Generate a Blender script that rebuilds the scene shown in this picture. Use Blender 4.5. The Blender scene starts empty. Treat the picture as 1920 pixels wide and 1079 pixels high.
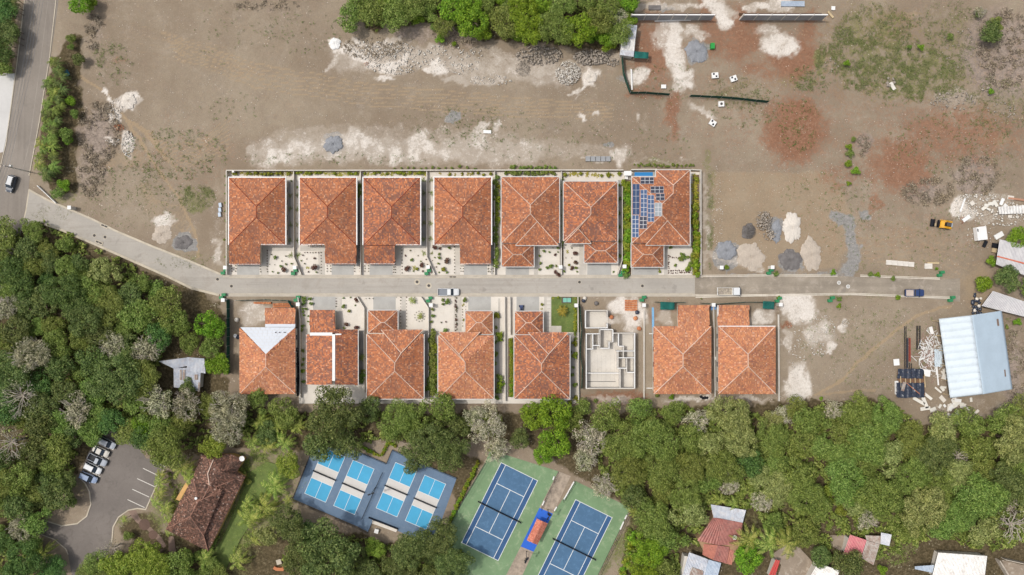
import bpy, math, random
import numpy as np
from mathutils import Vector, Matrix
random.seed(7); RNG = np.random.default_rng(11)
R = math.radians
SC = bpy.context.scene
COL = SC.collection
S = 0.142            # metres per photo pixel on the ground
H = 182.0            # camera height
CX, CY = 960.0, 539.5

# ------------------------------------------------------------------ camera, sky, sun
cam_d = bpy.data.cameras.new('camera'); cam = bpy.data.objects.new('camera', cam_d); COL.objects.link(cam)
cam.location = (0, 0, H); cam.rotation_euler = (0, 0, 0)
cam_d.sensor_width = 36; cam_d.lens = 36 * H / (1920 * S); cam_d.clip_end = 5000; cam_d.clip_start = 1
SC.camera = cam
SC.view_settings.view_transform = 'Standard'; SC.view_settings.look = 'None'
SC.view_settings.exposure = 0.03; SC.view_settings.gamma = 1; SC.view_settings.use_curve_mapping = False
SUN_EL, SUN_AZ = R(62), R(284)      # azimuth clockwise from north: the sun stands in the west, a little north
W = bpy.data.worlds.new('World'); SC.world = W; W.use_nodes = True
wn = W.node_tree.nodes; wl = W.node_tree.links; bg = wn['Background']
sky = wn.new('ShaderNodeTexSky'); sky.sky_type = 'NISHITA'; sky.sun_disc = False
sky.sun_elevation = SUN_EL; sky.sun_rotation = SUN_AZ; sky.dust_density = 4.0; sky.air_density = 1.0; sky.ozone_density = 1.0
hs = wn.new('ShaderNodeHueSaturation'); hs.inputs['Saturation'].default_value = 0.45
wl.new(sky.outputs[0], hs.inputs['Color']); wl.new(hs.outputs[0], bg.inputs[0]); bg.inputs[1].default_value = 0.15
sd = bpy.data.lights.new('sun', 'SUN'); sd.energy = 2.1; sd.angle = R(1.5); sd.color = (1.0, 0.95, 0.88)
sun = bpy.data.objects.new('sun', sd); COL.objects.link(sun)
sdir = Vector((math.sin(SUN_AZ) * math.cos(SUN_EL), math.cos(SUN_AZ) * math.cos(SUN_EL), math.sin(SUN_EL)))
sun.rotation_euler = sdir.to_track_quat('Z', 'Y').to_euler(); sun.location = sdir * 300

# ------------------------------------------------------------------ helpers
def P(px, py, z=0.0):
    k = S * (H - z) / H
    return Vector(((px - CX) * k, (CY - py) * k, z))
def lin(c): return tuple(((v / 255) / 12.92 if v / 255 <= .04045 else ((v / 255 + .055) / 1.055) ** 2.4) for v in c)
ORG = {}
def tag(o, label=None, cat=None, group=None, kind=None):
    if label: o['label'] = label
    if cat: o['category'] = cat
    if group: o['group'] = group
    if kind: o['kind'] = kind
    return o
def thing(name, label, cat, loc=(0, 0, 0), rz=0, group=None):
    o = bpy.data.objects.new(name, None); COL.objects.link(o); o.location = loc; o.rotation_euler = (0, 0, rz)
    o.empty_display_size = .5; ORG[o.name] = Vector(loc)
    return tag(o, label, cat, group)
class MB:
    def __init__(s): s.v = []; s.f = []
    def add(s, vs, fs):
        n = len(s.v); s.v += [tuple(v) for v in vs]; s.f += [tuple(i + n for i in f) for f in fs]; return s
    def prism(s, pts, z0, z1):
        n = len(pts); a = sum(pts[i][0] * pts[(i + 1) % n][1] - pts[(i + 1) % n][0] * pts[i][1] for i in range(n))
        if a < 0: pts = pts[::-1]
        vs = [(p[0], p[1], z0) for p in pts] + [(p[0], p[1], z1) for p in pts]
        fs = [tuple(range(n - 1, -1, -1)), tuple(range(n, 2 * n))] + [(i, (i + 1) % n, n + (i + 1) % n, n + i) for i in range(n)]
        return s.add(vs, fs)
    def box(s, c, d, rz=0, M=None):
        hx, hy, hz = d[0] / 2, d[1] / 2, d[2] / 2; vs = []
        cr, sr = math.cos(rz), math.sin(rz)
        for z in (-hz, hz):
            for x, y in ((-hx, -hy), (hx, -hy), (hx, hy), (-hx, hy)):
                vs.append((c[0] + x * cr - y * sr, c[1] + x * sr + y * cr, c[2] + z))
        if M: vs = [M @ Vector(v) for v in vs]
        return s.add(vs, [(3, 2, 1, 0), (4, 5, 6, 7), (0, 1, 5, 4), (1, 2, 6, 5), (2, 3, 7, 6), (3, 0, 4, 7)])
    def tube(s, pts, rs, n=6, cap=True):
        pts = [Vector(p) for p in pts]
        if not hasattr(rs, '__len__'): rs = [rs] * len(pts)
        vs = []; fs = []
        for i, p in enumerate(pts):
            t = (pts[min(i + 1, len(pts) - 1)] - pts[max(i - 1, 0)]).normalized()
            u = t.cross(Vector((0, 0, 1)));  u = u.normalized() if u.length > .01 else Vector((1, 0, 0))
            w = u.cross(t)
            for k in range(n):
                a = 2 * math.pi * k / n; vs.append(p + (u * math.cos(a) + w * math.sin(a)) * rs[i])
        for i in range(len(pts) - 1):
            for k in range(n):
                fs.append((i * n + k, i * n + (k + 1) % n, (i + 1) * n + (k + 1) % n, (i + 1) * n + k))
        if cap: fs += [tuple(range(n))[::-1], tuple(range((len(pts) - 1) * n, len(pts) * n))]
        return s.add(vs, fs)
    def loft(s, secs):
        n = len(secs[0]); vs = [v for sec in secs for v in sec]; fs = []
        for i in range(len(secs) - 1):
            for k in range(n): fs.append((i * n + k, i * n + (k + 1) % n, (i + 1) * n + (k + 1) % n, (i + 1) * n + k))
        fs += [tuple(range(n))[::-1], tuple(range((len(secs) - 1) * n, len(secs) * n))]
        return s.add(vs, fs)
    def cyl(s, c, r, h, n=16, r2=None):
        return s.tube([c, (c[0], c[1], c[2] + h)], [r, r if r2 is None else r2], n)
    def ribbon(s, pts, w, z0, z1, closed=False, off=0.0):
        L, Rr = offset(pts, w, closed, off); n = len(pts)
        vs = []
        for i in range(n): vs += [(L[i][0], L[i][1], z0), (Rr[i][0], Rr[i][1], z0), (Rr[i][0], Rr[i][1], z1), (L[i][0], L[i][1], z1)]
        fs = []
        m = n if closed else n - 1
        for i in range(m):
            a = 4 * i; b = 4 * ((i + 1) % n)
            for k in range(4): fs.append((a + k, a + (k + 1) % 4, b + (k + 1) % 4, b + k))
        if not closed: fs += [(0, 1, 2, 3), (4 * (n - 1) + 3, 4 * (n - 1) + 2, 4 * (n - 1) + 1, 4 * (n - 1))]
        return s.add(vs, fs)
    def build(s, name, mat, parent=None, smooth=False, origin=None):
        me = bpy.data.meshes.new(name)
        V = np.array(s.v, dtype=np.float64)
        if parent is not None: o0 = ORG[parent.name]
        elif origin is not None: o0 = Vector(origin)
        else:
            mn, mx = V.min(0), V.max(0); o0 = Vector(((mn[0] + mx[0]) / 2, (mn[1] + mx[1]) / 2, mn[2]))
        V = V - np.array(o0)
        me.from_pydata(V.tolist(), [], s.f); me.update()
        if mat: me.materials.append(mat)
        o = bpy.data.objects.new(name, me); COL.objects.link(o); ORG[o.name] = Vector(o0)
        if parent is not None: o.parent = parent
        else: o.location = o0
        import bmesh
        bm = bmesh.new(); bm.from_mesh(me); bmesh.ops.recalc_face_normals(bm, faces=bm.faces); bm.to_mesh(me); bm.free()
        if smooth: me.polygons.foreach_set('use_smooth', [True] * len(me.polygons))
        return o
def offset(pts, w, closed=False, off=0.0):
    pts = [Vector((p[0], p[1])) for p in pts]; n = len(pts); L = []; Rr = []
    for i in range(n):
        if closed: a = pts[i - 1]; b = pts[(i + 1) % n]
        else: a = pts[i - 1] if i else None; b = pts[i + 1] if i < n - 1 else None
        d1 = (pts[i] - a).normalized() if a is not None else None
        d2 = (b - pts[i]).normalized() if b is not None else None
        if d1 is None: d1 = d2
        if d2 is None: d2 = d1
        n1 = Vector((-d1.y, d1.x)); n2 = Vector((-d2.y, d2.x)); m = (n1 + n2)
        m = m.normalized() if m.length > .01 else n1
        k = min(1 / max(m.dot(n1), .35), 2.5)
        L.append(pts[i] + m * (w / 2 + off) * k); Rr.append(pts[i] - m * (w / 2 - off) * k)
    return L, Rr
def npmesh(name, V, F, mat, smooth=False):
    me = bpy.data.meshes.new(name); V = np.asarray(V, np.float32); F = np.asarray(F, np.int32); k = F.shape[1]
    me.vertices.add(len(V)); me.vertices.foreach_set('co', V.ravel())
    me.loops.add(F.size); me.loops.foreach_set('vertex_index', F.ravel())
    me.polygons.add(len(F)); me.polygons.foreach_set('loop_start', np.arange(len(F), dtype=np.int32) * k)
    me.update(calc_edges=True)
    if mat: me.materials.append(mat)
    if smooth: me.polygons.foreach_set('use_smooth', [True] * len(F))
    return me
def npobj(name, V, F, mat, parent=None, origin=None):
    o0 = ORG[parent.name] if parent is not None else Vector(origin or (0, 0, 0))
    me = npmesh(name, np.asarray(V) - np.array(o0), F, mat); o = bpy.data.objects.new(name, me); COL.objects.link(o)
    ORG[o.name] = Vector(o0)
    if parent is not None: o.parent = parent
    else: o.location = o0
    return o
def dup(o, parent=None):
    c = o.copy(); COL.objects.link(c); c.parent = parent
    for ch in list(o.children): dup(ch, c)
    return c
# value noise on arrays
_T = np.random.default_rng(3).random((256, 256))
def vnoise(x, y):
    xi = np.floor(x).astype(int); yi = np.floor(y).astype(int); fx = x - xi; fy = y - yi
    fx = fx * fx * (3 - 2 * fx); fy = fy * fy * (3 - 2 * fy)
    g = lambda a, b: _T[a % 256, b % 256]
    return (g(xi, yi) * (1 - fx) + g(xi + 1, yi) * fx) * (1 - fy) + (g(xi, yi + 1) * (1 - fx) + g(xi + 1, yi + 1) * fx) * fy
def fbm(x, y, o=4):
    r = 0; a = .5; t = 0
    for k in range(o): r = r + a * vnoise(x * 2 ** k + 17 * k, y * 2 ** k + 31 * k); t += a; a *= .55
    return r / t
def inpoly(x, y, poly):
    x = np.asarray(x, float); y = np.asarray(y, float); c = np.zeros(x.shape, bool); n = len(poly)
    for i in range(n):
        x1, y1 = poly[i]; x2, y2 = poly[i - 1]
        if y1 == y2: continue
        c ^= ((y1 > y) != (y2 > y)) & (x < (x2 - x1) * (y - y1) / (y2 - y1) + x1)
    return c
def segdist(x, y, pts, closed=False):
    d = np.full(x.shape, 1e9); n = len(pts)
    for i in range(n if closed else n - 1):
        x1, y1 = pts[i]; x2, y2 = pts[(i + 1) % n]; dx, dy = x2 - x1, y2 - y1
        t = np.clip(((x - x1) * dx + (y - y1) * dy) / max(dx * dx + dy * dy, 1e-9), 0, 1)
        d = np.minimum(d, np.hypot(x - x1 - t * dx, y - y1 - t * dy))
    return d

# ------------------------------------------------------------------ materials
class NT:
    def __init__(s, name):
        s.m = bpy.data.materials.new(name); s.m.use_nodes = True; s.t = s.m.node_tree; s.n = s.t.nodes; s.l = s.t.links
        s.b = s.n['Principled BSDF']; s.tc = s.n.new('ShaderNodeTexCoord')
    def new(s, ty, **k):
        n = s.n.new(ty)
        for a, v in k.items(): setattr(n, a, v)
        return n
    def set(s, inp, v):
        if isinstance(v, bpy.types.NodeSocket): s.l.new(v, inp)
        elif isinstance(v, tuple) and len(v) == 3: inp.default_value = (*v, 1)
        else: inp.default_value = v
    def noise(s, scale, detail=4, rough=.6, coord='Object', dist=0):
        n = s.new('ShaderNodeTexNoise'); n.inputs['Scale'].default_value = scale; n.inputs['Detail'].default_value = detail
        n.inputs['Roughness'].default_value = rough; n.inputs['Distortion'].default_value = dist
        s.l.new(s.tc.outputs[coord] if isinstance(coord, str) else coord, n.inputs['Vector']); return n.outputs[0]
    def math(s, op, a, b=0.0, c=None, clamp=False):
        n = s.new('ShaderNodeMath', operation=op, use_clamp=clamp); s.set(n.inputs[0], a); s.set(n.inputs[1], b)
        if c is not None: s.set(n.inputs[2], c)
        return n.outputs[0]
    def mix(s, f, a, b, mode='MIX'):
        n = s.new('ShaderNodeMix', data_type='RGBA', blend_type=mode); s.set(n.inputs[0], f); s.set(n.inputs[6], a); s.set(n.inputs[7], b)
        return n.outputs[2]
    def step(s, v, lo, hi):
        n = s.new('ShaderNodeMapRange', interpolation_type='SMOOTHSTEP'); s.set(n.inputs[0], v)
        n.inputs[1].default_value = lo; n.inputs[2].default_value = hi; return n.outputs[0]
    def ramp(s, v, stops):
        n = s.new('ShaderNodeValToRGB'); s.l.new(v, n.inputs[0]); e = n.color_ramp.elements
        while len(e) < len(stops): e.new(.5)
        for k, (p, c) in enumerate(stops): e[k].position = p; e[k].color = (*lin(c), 1)
        return n.outputs[0]
    def bump(s, v, st, dist=.05):
        n = s.new('ShaderNodeBump'); n.inputs['Strength'].default_value = st; n.inputs['Distance'].default_value = dist
        s.l.new(v, n.inputs['Height']); s.l.new(n.outputs[0], s.b.inputs['Normal'])
    def done(s, col, rough=.85, spec=.3, metal=0):
        s.set(s.b.inputs['Base Color'], col); s.set(s.b.inputs['Roughness'], rough)
        s.b.inputs['Specular IOR Level'].default_value = spec; s.b.inputs['Metallic'].default_value = metal
        return s.m
def scl(c, k): return tuple(min(v * k, .95) for v in c)
def M(name, rgb, rough=.85, var=.18, big=.15, fine=3.0, bump=.2, spec=.25, metal=0, dirt=None, coord='Object', streak=None):
    """flat painted / mineral surface with blotches, grain and optional dirt patches"""
    t = NT(name); c = lin(rgb)
    a = t.noise(big, 5, .65, coord); b = t.noise(fine, 3, .7, coord)
    col = t.mix(t.step(a, .3, .7), scl(c, 1 - var), scl(c, 1 + var))
    col = t.mix(t.math('MULTIPLY', t.step(b, .3, .75), .45), col, t.mix(1.0, col, (1 - var * 1.6,) * 3, 'MULTIPLY'))
    if dirt:
        d = t.noise(big * 4, 6, .75, coord, .6); col = t.mix(t.math('MULTIPLY', t.step(d, .5, .68), dirt[1]), col, lin(dirt[0]))
    if streak:
        mp = t.new('ShaderNodeMapping'); mp.inputs['Scale'].default_value = streak; t.l.new(t.tc.outputs['Object'], mp.inputs[0]); sn = t.noise(1.0, 4, .6, mp.outputs[0])
        col = t.mix(t.math('MULTIPLY', t.step(sn, .5, .66), .5), col, t.mix(1.0, col, (.8, .79, .78), 'MULTIPLY')); col = t.mix(t.math('MULTIPLY', t.step(sn, .45, .32), .4), col, t.mix(1.0, col, (1.14, 1.12, 1.08), 'MULTIPLY'))
        bl = t.noise(.35, 2, .5, 'Object', 0); col = t.mix(t.math('MULTIPLY', t.step(bl, .66, .72), .35), col, lin((118, 112, 106)))
    if bump: t.bump(b, bump, .03)
    return t.done(col, rough, spec, metal)
def leafmat(name, cols, trans=.24, spread=.22):
    """cols: dark, mid, light sRGB; each leaf and each tree differs a little"""
    t = NT(name); g = t.new('ShaderNodeNewGeometry'); oi = t.new('ShaderNodeObjectInfo')
    col = t.ramp(g.outputs['Random Per Island'], [(0.0, cols[0]), (.5, cols[1]), (1.0, cols[2])])
    n = t.noise(.35, 3, .6); col = t.mix(t.math('MULTIPLY', t.step(n, .35, .7), .5), col, t.mix(1.0, col, (1.25, 1.15, .9), 'MULTIPLY'))
    h = t.new('ShaderNodeHueSaturation'); t.l.new(col, h.inputs['Color'])
    t.l.new(t.math('MULTIPLY_ADD', oi.outputs['Random'], spread, 1 - spread / 2), h.inputs['Value'])
    t.l.new(t.math('MULTIPLY_ADD', oi.outputs['Random'], .04, .48), h.inputs['Hue'])
    t.done(h.outputs[0], .6, .25)
    tr = t.new('ShaderNodeBsdfTranslucent'); t.l.new(h.outputs[0], tr.inputs[0]); mx = t.new('ShaderNodeMixShader'); mx.inputs[0].default_value = trans
    out = t.n['Material Output']; t.l.new(t.b.outputs[0], mx.inputs[1]); t.l.new(tr.outputs[0], mx.inputs[2]); t.l.new(mx.outputs[0], out.inputs[0])
    return t.m
def tilemat(name, stops, patch=(118, 92, 86), amt=.5):
    t = NT(name); g = t.new('ShaderNodeNewGeometry'); oi = t.new('ShaderNodeObjectInfo')
    col = t.ramp(g.outputs['Random Per Island'], stops)
    n = t.noise(.35, 5, .75, 'Object', .5)
    r2 = t.math('FRACT', t.math('MULTIPLY', g.outputs['Random Per Island'], 57.0))
    f = t.step(t.math('ADD', n, t.math('MULTIPLY', r2, .3)), .6, .72)
    col = t.mix(t.math('MULTIPLY', f, amt), col, lin(patch))
    n2 = t.noise(.12, 3, .5, 'Object'); col = t.mix(t.step(n2, .35, .7), t.mix(1.0, col, (.9, .88, .86), 'MULTIPLY'), col)
    f2 = t.noise(9, 3, .7); col = t.mix(t.math('MULTIPLY', f2, .3), col, t.mix(1.0, col, (.6, .6, .6), 'MULTIPLY'))
    return t.done(col, .9, .1)
def corrmat(name, c1, c2, rust=None, pitch=6.0, amt=.5):
    t = NT(name); n = t.noise(.5, 5, .7, 'Object', .4); n2 = t.noise(3, 4, .7)
    col = t.mix(t.step(n, .35, .65), lin(c1), lin(c2)); col = t.mix(t.math('MULTIPLY', n2, .3), col, t.mix(1.0, col, (.75, .75, .75), 'MULTIPLY'))
    if rust:
        d = t.noise(.9, 6, .8, 'Object', 1.0); col = t.mix(t.math('MULTIPLY', t.step(d, .5, .6), amt), col, lin(rust))
    return t.done(col, .5, .4, .1)

m_tile = [tilemat('terracotta_tiles', [(0, (134, 104, 96)), (.09, (172, 112, 82)), (.45, (189, 122, 86)), (.85, (200, 135, 97)), (.96, (210, 154, 118)), (1, (222, 178, 148))]),
          tilemat('terracotta_tiles_light', [(0, (154, 112, 98)), (.06, (188, 124, 98)), (.45, (204, 139, 100)), (.85, (212, 151, 110)), (.96, (218, 164, 132)), (1, (226, 186, 158))], amt=.35),
          tilemat('terracotta_tiles_mixed', [(0, (130, 102, 98)), (.08, (170, 110, 88)), (.45, (191, 121, 84)), (.85, (202, 134, 94)), (.96, (212, 152, 118)), (1, (220, 174, 144))], amt=.7),
          tilemat('old_brown_tiles', [(0, (86, 68, 60)), (.2, (112, 84, 72)), (.5, (132, 98, 84)), (.8, (148, 112, 96)), (.95, (166, 130, 114)), (1, (190, 168, 154))], (70, 62, 58), .6)]
m_roofbase = M('roof_underlay', (120, 62, 44)); m_roofbase_b = M('roof_underlay_brown', (70, 48, 42))
m_ridge_d = M('ridge_red', (132, 62, 44)); m_ridge_w = M('ridge_mortar', (205, 180, 162), var=.25, fine=6)
m_white = M('white_paint', (222, 221, 218), .6, .06); m_cream = M('cream_render', (206, 196, 178), var=.08, dirt=((150, 140, 125), .3))
m_gutter = M('gutter_grey', (190, 188, 184), .5, .1)
m_conc = M('street_concrete', (163, 157, 148), var=.09, big=.06, fine=2.2, bump=.3, dirt=((140, 131, 120), .4), streak=(.03, .9, 1))
m_conc2 = M('kerb_concrete', (186, 176, 158), var=.14, big=.4, dirt=((150, 138, 118), .6))
m_road = M('old_road', (134, 126, 117), var=.10, big=.08, fine=2.5, bump=.3, dirt=((118, 110, 101), .4), streak=(.9, .05, 1))
m_lot = M('parking_asphalt', (116, 109, 103), var=.12, big=.1, fine=2.5, bump=.3, dirt=((86, 80, 75), .4))
m_gravelroad = M('gravel_road', (144, 134, 120), var=.16, big=.12, fine=2.5, bump=.5, dirt=((168, 158, 146), .6), streak=(.03, .9, 1))
m_bed = M('white_gravel', (208, 201, 190), var=.06, big=.3, fine=5, bump=.3, dirt=((188, 178, 163), .5))
m_drive = M('driveway', (168, 166, 161), var=.09, big=.4, fine=6, bump=.3, dirt=((150, 148, 142), .5))
m_path = M('path_slab', (186, 180, 170), var=.10, big=.5, dirt=((160, 150, 138), .4))
m_pathg = M('path_grey', (158, 155, 150), var=.12, big=.5, dirt=((130, 126, 120), .4))
m_wall = M('garden_wall', (176, 166, 152), var=.15, big=.5, dirt=((130, 115, 100), .5))
m_dirt = M('yard_dirt', (146, 132, 116), var=.15, big=.2, fine=2, dirt=((178, 168, 154), .7))
m_slab = M('raw_concrete', (200, 194, 184), var=.08, big=.25, dirt=((172, 164, 152), .5))
m_cwall = M('block_wall', (200, 196, 190), var=.08, big=.8, dirt=((165, 160, 152), .5))
m_pcwall = M('precast_wall', (148, 149, 150), var=.12, big=.6)
m_grassm = M('lawn', (96, 112, 58), var=.2, big=.4, fine=7, bump=.6, dirt=((120, 118, 72), .5))
m_glass = NT('car_glass').done(lin((38, 48, 58)), .12, .6); m_tyre = M('tyre_rubber', (38, 38, 38)); m_black = M('black_plastic', (32, 34, 40), .5)
m_metal = M('bare_metal', (150, 152, 154), .4, metal=.6); m_wood = M('timber', (190, 170, 135), var=.2); m_lamp = M('lamp_lens', (215, 215, 205), .2, spec=.6); m_red = M('red_lens', (150, 30, 25), .3)
m_teal = M('green_shade_net', (28, 92, 84), .8, .25, .8); m_teald = M('green_fence_net', (30, 72, 60), .85, .25, .8)
m_green = M('green_plastic', (52, 128, 84), .6, .1); m_water = NT('pool_water').done(lin((46, 128, 190)), .08, .5)
m_trunk = M('bark', (118, 104, 90), var=.25, fine=5); m_pale = M('pale_bark', (176, 166, 154), var=.18, fine=5); m_iron = M('cast_iron', (80, 76, 74))
m_stone = M('stone_grey', (156, 146, 134), var=.22, big=1.2); m_stonew = M('stone_white', (206, 200, 190), var=.12, big=1.2); m_stoned = M('stone_dark', (116, 110, 104), var=.2, big=1.2)

L = {'olive': leafmat('leaf_olive', [(82, 98, 42), (116, 134, 60), (158, 168, 94)]),
     'pale': leafmat('leaf_pale_olive', [(98, 110, 58), (136, 146, 84), (174, 178, 116)]),
     'green': leafmat('leaf_green', [(78, 98, 42), (110, 134, 60), (150, 166, 90)]),
     'bright': leafmat('leaf_bright', [(74, 106, 22), (112, 146, 36), (150, 176, 58)]),
     'dark': leafmat('leaf_dark', [(62, 78, 38), (94, 112, 58), (134, 144, 86)]),
     'deep': leafmat('leaf_deep', [(54, 80, 38), (82, 114, 54), (120, 146, 80)]),
     'yellow': leafmat('leaf_yellow', [(90, 112, 34), (126, 146, 50), (166, 176, 82)]),
     'grey': leafmat('leaf_grey', [(112, 116, 84), (158, 158, 128), (196, 192, 166)], .15),
     'white': leafmat('leaf_white_blossom', [(112, 118, 84), (176, 172, 146), (220, 212, 192)], .15),
     'dry': leafmat('leaf_dry', [(98, 88, 76), (134, 122, 106), (168, 156, 138)], .1),
     'weed': leafmat('leaf_weed', [(84, 96, 54), (108, 118, 70), (136, 140, 92)], .1),
     'palm': leafmat('leaf_palm', [(84, 106, 38), (128, 146, 62), (182, 184, 104)]),
     'palmy': leafmat('leaf_palm_yellow', [(110, 112, 36), (160, 152, 52), (190, 176, 80)]),
     'purple': leafmat('leaf_purple', [(58, 36, 32), (96, 64, 54), (130, 96, 80)], .1),
     'succ': leafmat('leaf_succulent', [(52, 56, 34), (84, 84, 52), (120, 114, 76)], .1),
     'hedge': leafmat('leaf_hedge', [(88, 104, 22), (128, 136, 40), (166, 164, 66)])}

# ------------------------------------------------------------------ ground sheet with soils painted as weights
GX = np.arange(-40, 1960.1, 3.2); GY = np.arange(-40, 1120.1, 3.2)
gx, gy = np.meshgrid(GX, GY)
wx = gx + (fbm(gx / 22, gy / 22, 4) - .5) * 30 + (fbm(gx / 6 + 50, gy / 6, 2) - .5) * 9
wy = gy + (fbm(gx / 22 + 90, gy / 22 + 40, 4) - .5) * 30 + (fbm(gx / 6 + 9, gy / 6 + 70, 2) - .5) * 9
CH = {k: np.zeros(gx.shape) for k in 'WGRVTBSD'}
def el(ch, cx, cy, rx, ry, st=1., rot=0, soft=.5):
    if max(rx, ry) > 44 and ch in 'VRBT': soft = .8 if st < 1.2 else .5; rx *= 1.08; ry *= 1.08
    c, s = math.cos(R(rot)), math.sin(R(rot)); dx, dy = wx - cx, wy - cy
    d = np.hypot((dx * c + dy * s) / rx, (-dx * s + dy * c) / ry)
    CH[ch] = np.maximum(CH[ch], st * np.clip((1.25 - d) / soft, 0, 1))
def pl(ch, pts, w, st=1., warp=1.):
    x = gx + (wx - gx) * warp; y = gy + (wy - gy) * warp
    CH[ch] = np.maximum(CH[ch], st * np.clip((1.2 - segdist(x, y, pts) / (w / 2)) / .6, 0, 1))
def pg(ch, pts, st=1., soft=14, warp=1.):
    x = gx + (wx - gx) * warp; y = gy + (wy - gy) * warp
    d = segdist(x, y, pts, True); d = np.where(inpoly(x, y, pts), d, -d)
    CH[ch] = np.maximum(CH[ch], st * np.clip(.5 + d / soft, 0, 1))
# white chalky dust
for a in [(238, 190, 20, 15), (216, 215, 10, 18, .9), (240, 268, 12, 24, .9), (206, 262, 14, 6, .8), (628, 82, 14, 12), (720, 150, 18, 6, .9), (824, 126, 14, 18), (806, 134, 10, 6, .8),
          (1108, 146, 13, 15), (1092, 168, 22, 5, .9, -35), (520, 290, 24, 18, .95), (560, 282, 40, 14, .7), (668, 262, 28, 20, .7), (700, 285, 40, 18, .5), (740, 292, 14, 14, .8),
          (788, 272, 30, 24, .75), (842, 288, 26, 14, .6), (905, 245, 9, 18, .8, 25), (895, 262, 18, 18, .6), (930, 235, 8, 10, .6), (1160, 292, 14, 18, .7), (1120, 300, 30, 5, .6),
          (1462, 85, 34, 22, .95), (1440, 55, 25, 10, .5), (1196, 142, 20, 15, .8), (1250, 60, 25, 30, .6), (1300, 60, 20, 14, .6), (1278, 165, 16, 14, .6), (1500, 580, 34, 30, 1), (1475, 562, 25, 12, .8),
          (1535, 632, 26, 18, .6), (1547, 618, 10, 18, .7), (1494, 720, 22, 38, 1), (1560, 650, 10, 10, .7), (1585, 610, 9, 10, .8), (1478, 640, 10, 20, .5), (1800, 390, 12, 24, .9), (1818, 402, 12, 14, .9),
          (306, 416, 18, 12, .9), (408, 470, 9, 24, .6), (1095, 222, 8, 5, .7), (1115, 213, 7, 5, .7), (1198, 222, 7, 7, .7), (1320, 210, 30, 6, .6, 25), (470, 285, 10, 10, .4), (1270, 720, 40, 8, .4),
          (1165, 573, 30, 15, 1), (1188, 590, 24, 34, .9), (1140, 600, 20, 10, .6), (1425, 595, 26, 18, .75), (480, 590, 34, 18, .6), (1245, 595, 20, 12, .5), (1150, 748, 40, 8, .5), (1330, 700, 6, 60, .4), (1300, 748, 50, 6, .7), (1410, 748, 40, 5, .5), (1005, 150, 20, 8, .4), (860, 150, 30, 8, .5), (910, 152, 20, 7, .5), (935, 150, 14, 7, .5)]: el('W', *a)
pl('W', [(650, 92), (690, 118), (730, 128), (760, 105)], 26, .9); pl('W', [(655, 70), (700, 84), (750, 72)], 12, .6); pl('W', [(610, 130), (640, 100)], 10, .5); pl('W', [(1092, 165), (1062, 178)], 4, .8)
pl('W', [(196, 172), (214, 190)], 9, 1); pl('W', [(495, 290), (600, 278), (720, 278), (860, 284), (1000, 288)], 56, .42); pl('W', [(520, 255), (700, 245), (960, 262)], 30, .25); pl('W', [(1010, 280), (1170, 285)], 34, .25); pl('W', [(640, 110), (760, 100), (900, 130), (1050, 140)], 50, .35); pl('W', [(1265, 50), (1262, 110), (1292, 155)], 30, .95); pl('W', [(1340, 0), (1360, 40)], 34, .9)
pl('W', [(1175, 12), (1340, 12)], 14, .5); pl('W', [(1400, 15), (1480, 12)], 18, .7); pl('W', [(1322, 330), (1325, 500)], 9, .35); pl('W', [(1190, 302), (1310, 302)], 6, .25)
pl('W', [(1320, 470), (1425, 505)], 12, .4)
# grey gravel
for a in [(625, 270, 20, 18, .85), (850, 222, 16, 12, .7), (1306, 97, 22, 22, 1), (1362, 480, 22, 26, .9), (1482, 488, 22, 22, .9), (1456, 432, 14, 24, .9), (346, 455, 20, 16, .9), (1140, 265, 12, 9, .7),
          (1160, 150, 12, 10, .5), (1625, 405, 12, 10, .6), (1575, 412, 14, 8, .5), (1250, 15, 16, 6, .8), (1450, 92, 10, 12, .6), (700, 200, 60, 18, .3), (1035, 240, 25, 25, .3), (1160, 300, 10, 10, .3)]: el('G', *a)
pl('G', [(1575, 405), (1596, 425), (1600, 480), (1588, 530)], 38, .62); pg('T', [(1330, 322), (1560, 320), (1600, 400), (1575, 505), (1420, 510), (1335, 500)], .55, 8, .4); pl('G', [(1310, 518), (1440, 514), (1600, 514)], 8, .5)
# red laterite
for a in [(1490, 245, 64, 60, 1.0), (1500, 225, 46, 38, 1.1), (1230, 90, 55, 75, .7), (1262, 215, 14, 50, .7), (1390, 65, 45, 60, .7), (1490, 110, 60, 45, .8), (1340, 60, 40, 60, .6), (1520, 60, 20, 50, .6), (1790, 250, 150, 62, .55), (1560, 160, 380, 190, .22), (1700, 420, 260, 80, .15), (350, 300, 130, 80, .15), (1690, 310, 70, 60, .72), (1580, 330, 60, 30, .4), (1660, 60, 70, 50, .35), (1640, 380, 12, 24, .6),
          (1210, 175, 40, 12, .5), (1440, 130, 60, 22, .55), (1320, 20, 10, 30, .6), (222, 239, 9, 6, .9), (224, 108, 10, 10, .35), (1840, 280, 60, 40, .4), (1160, 745, 60, 14, .8), (1240, 590, 30, 30, .3), (1478, 614, 8, 8, .8)]: el('R', *a)
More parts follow.
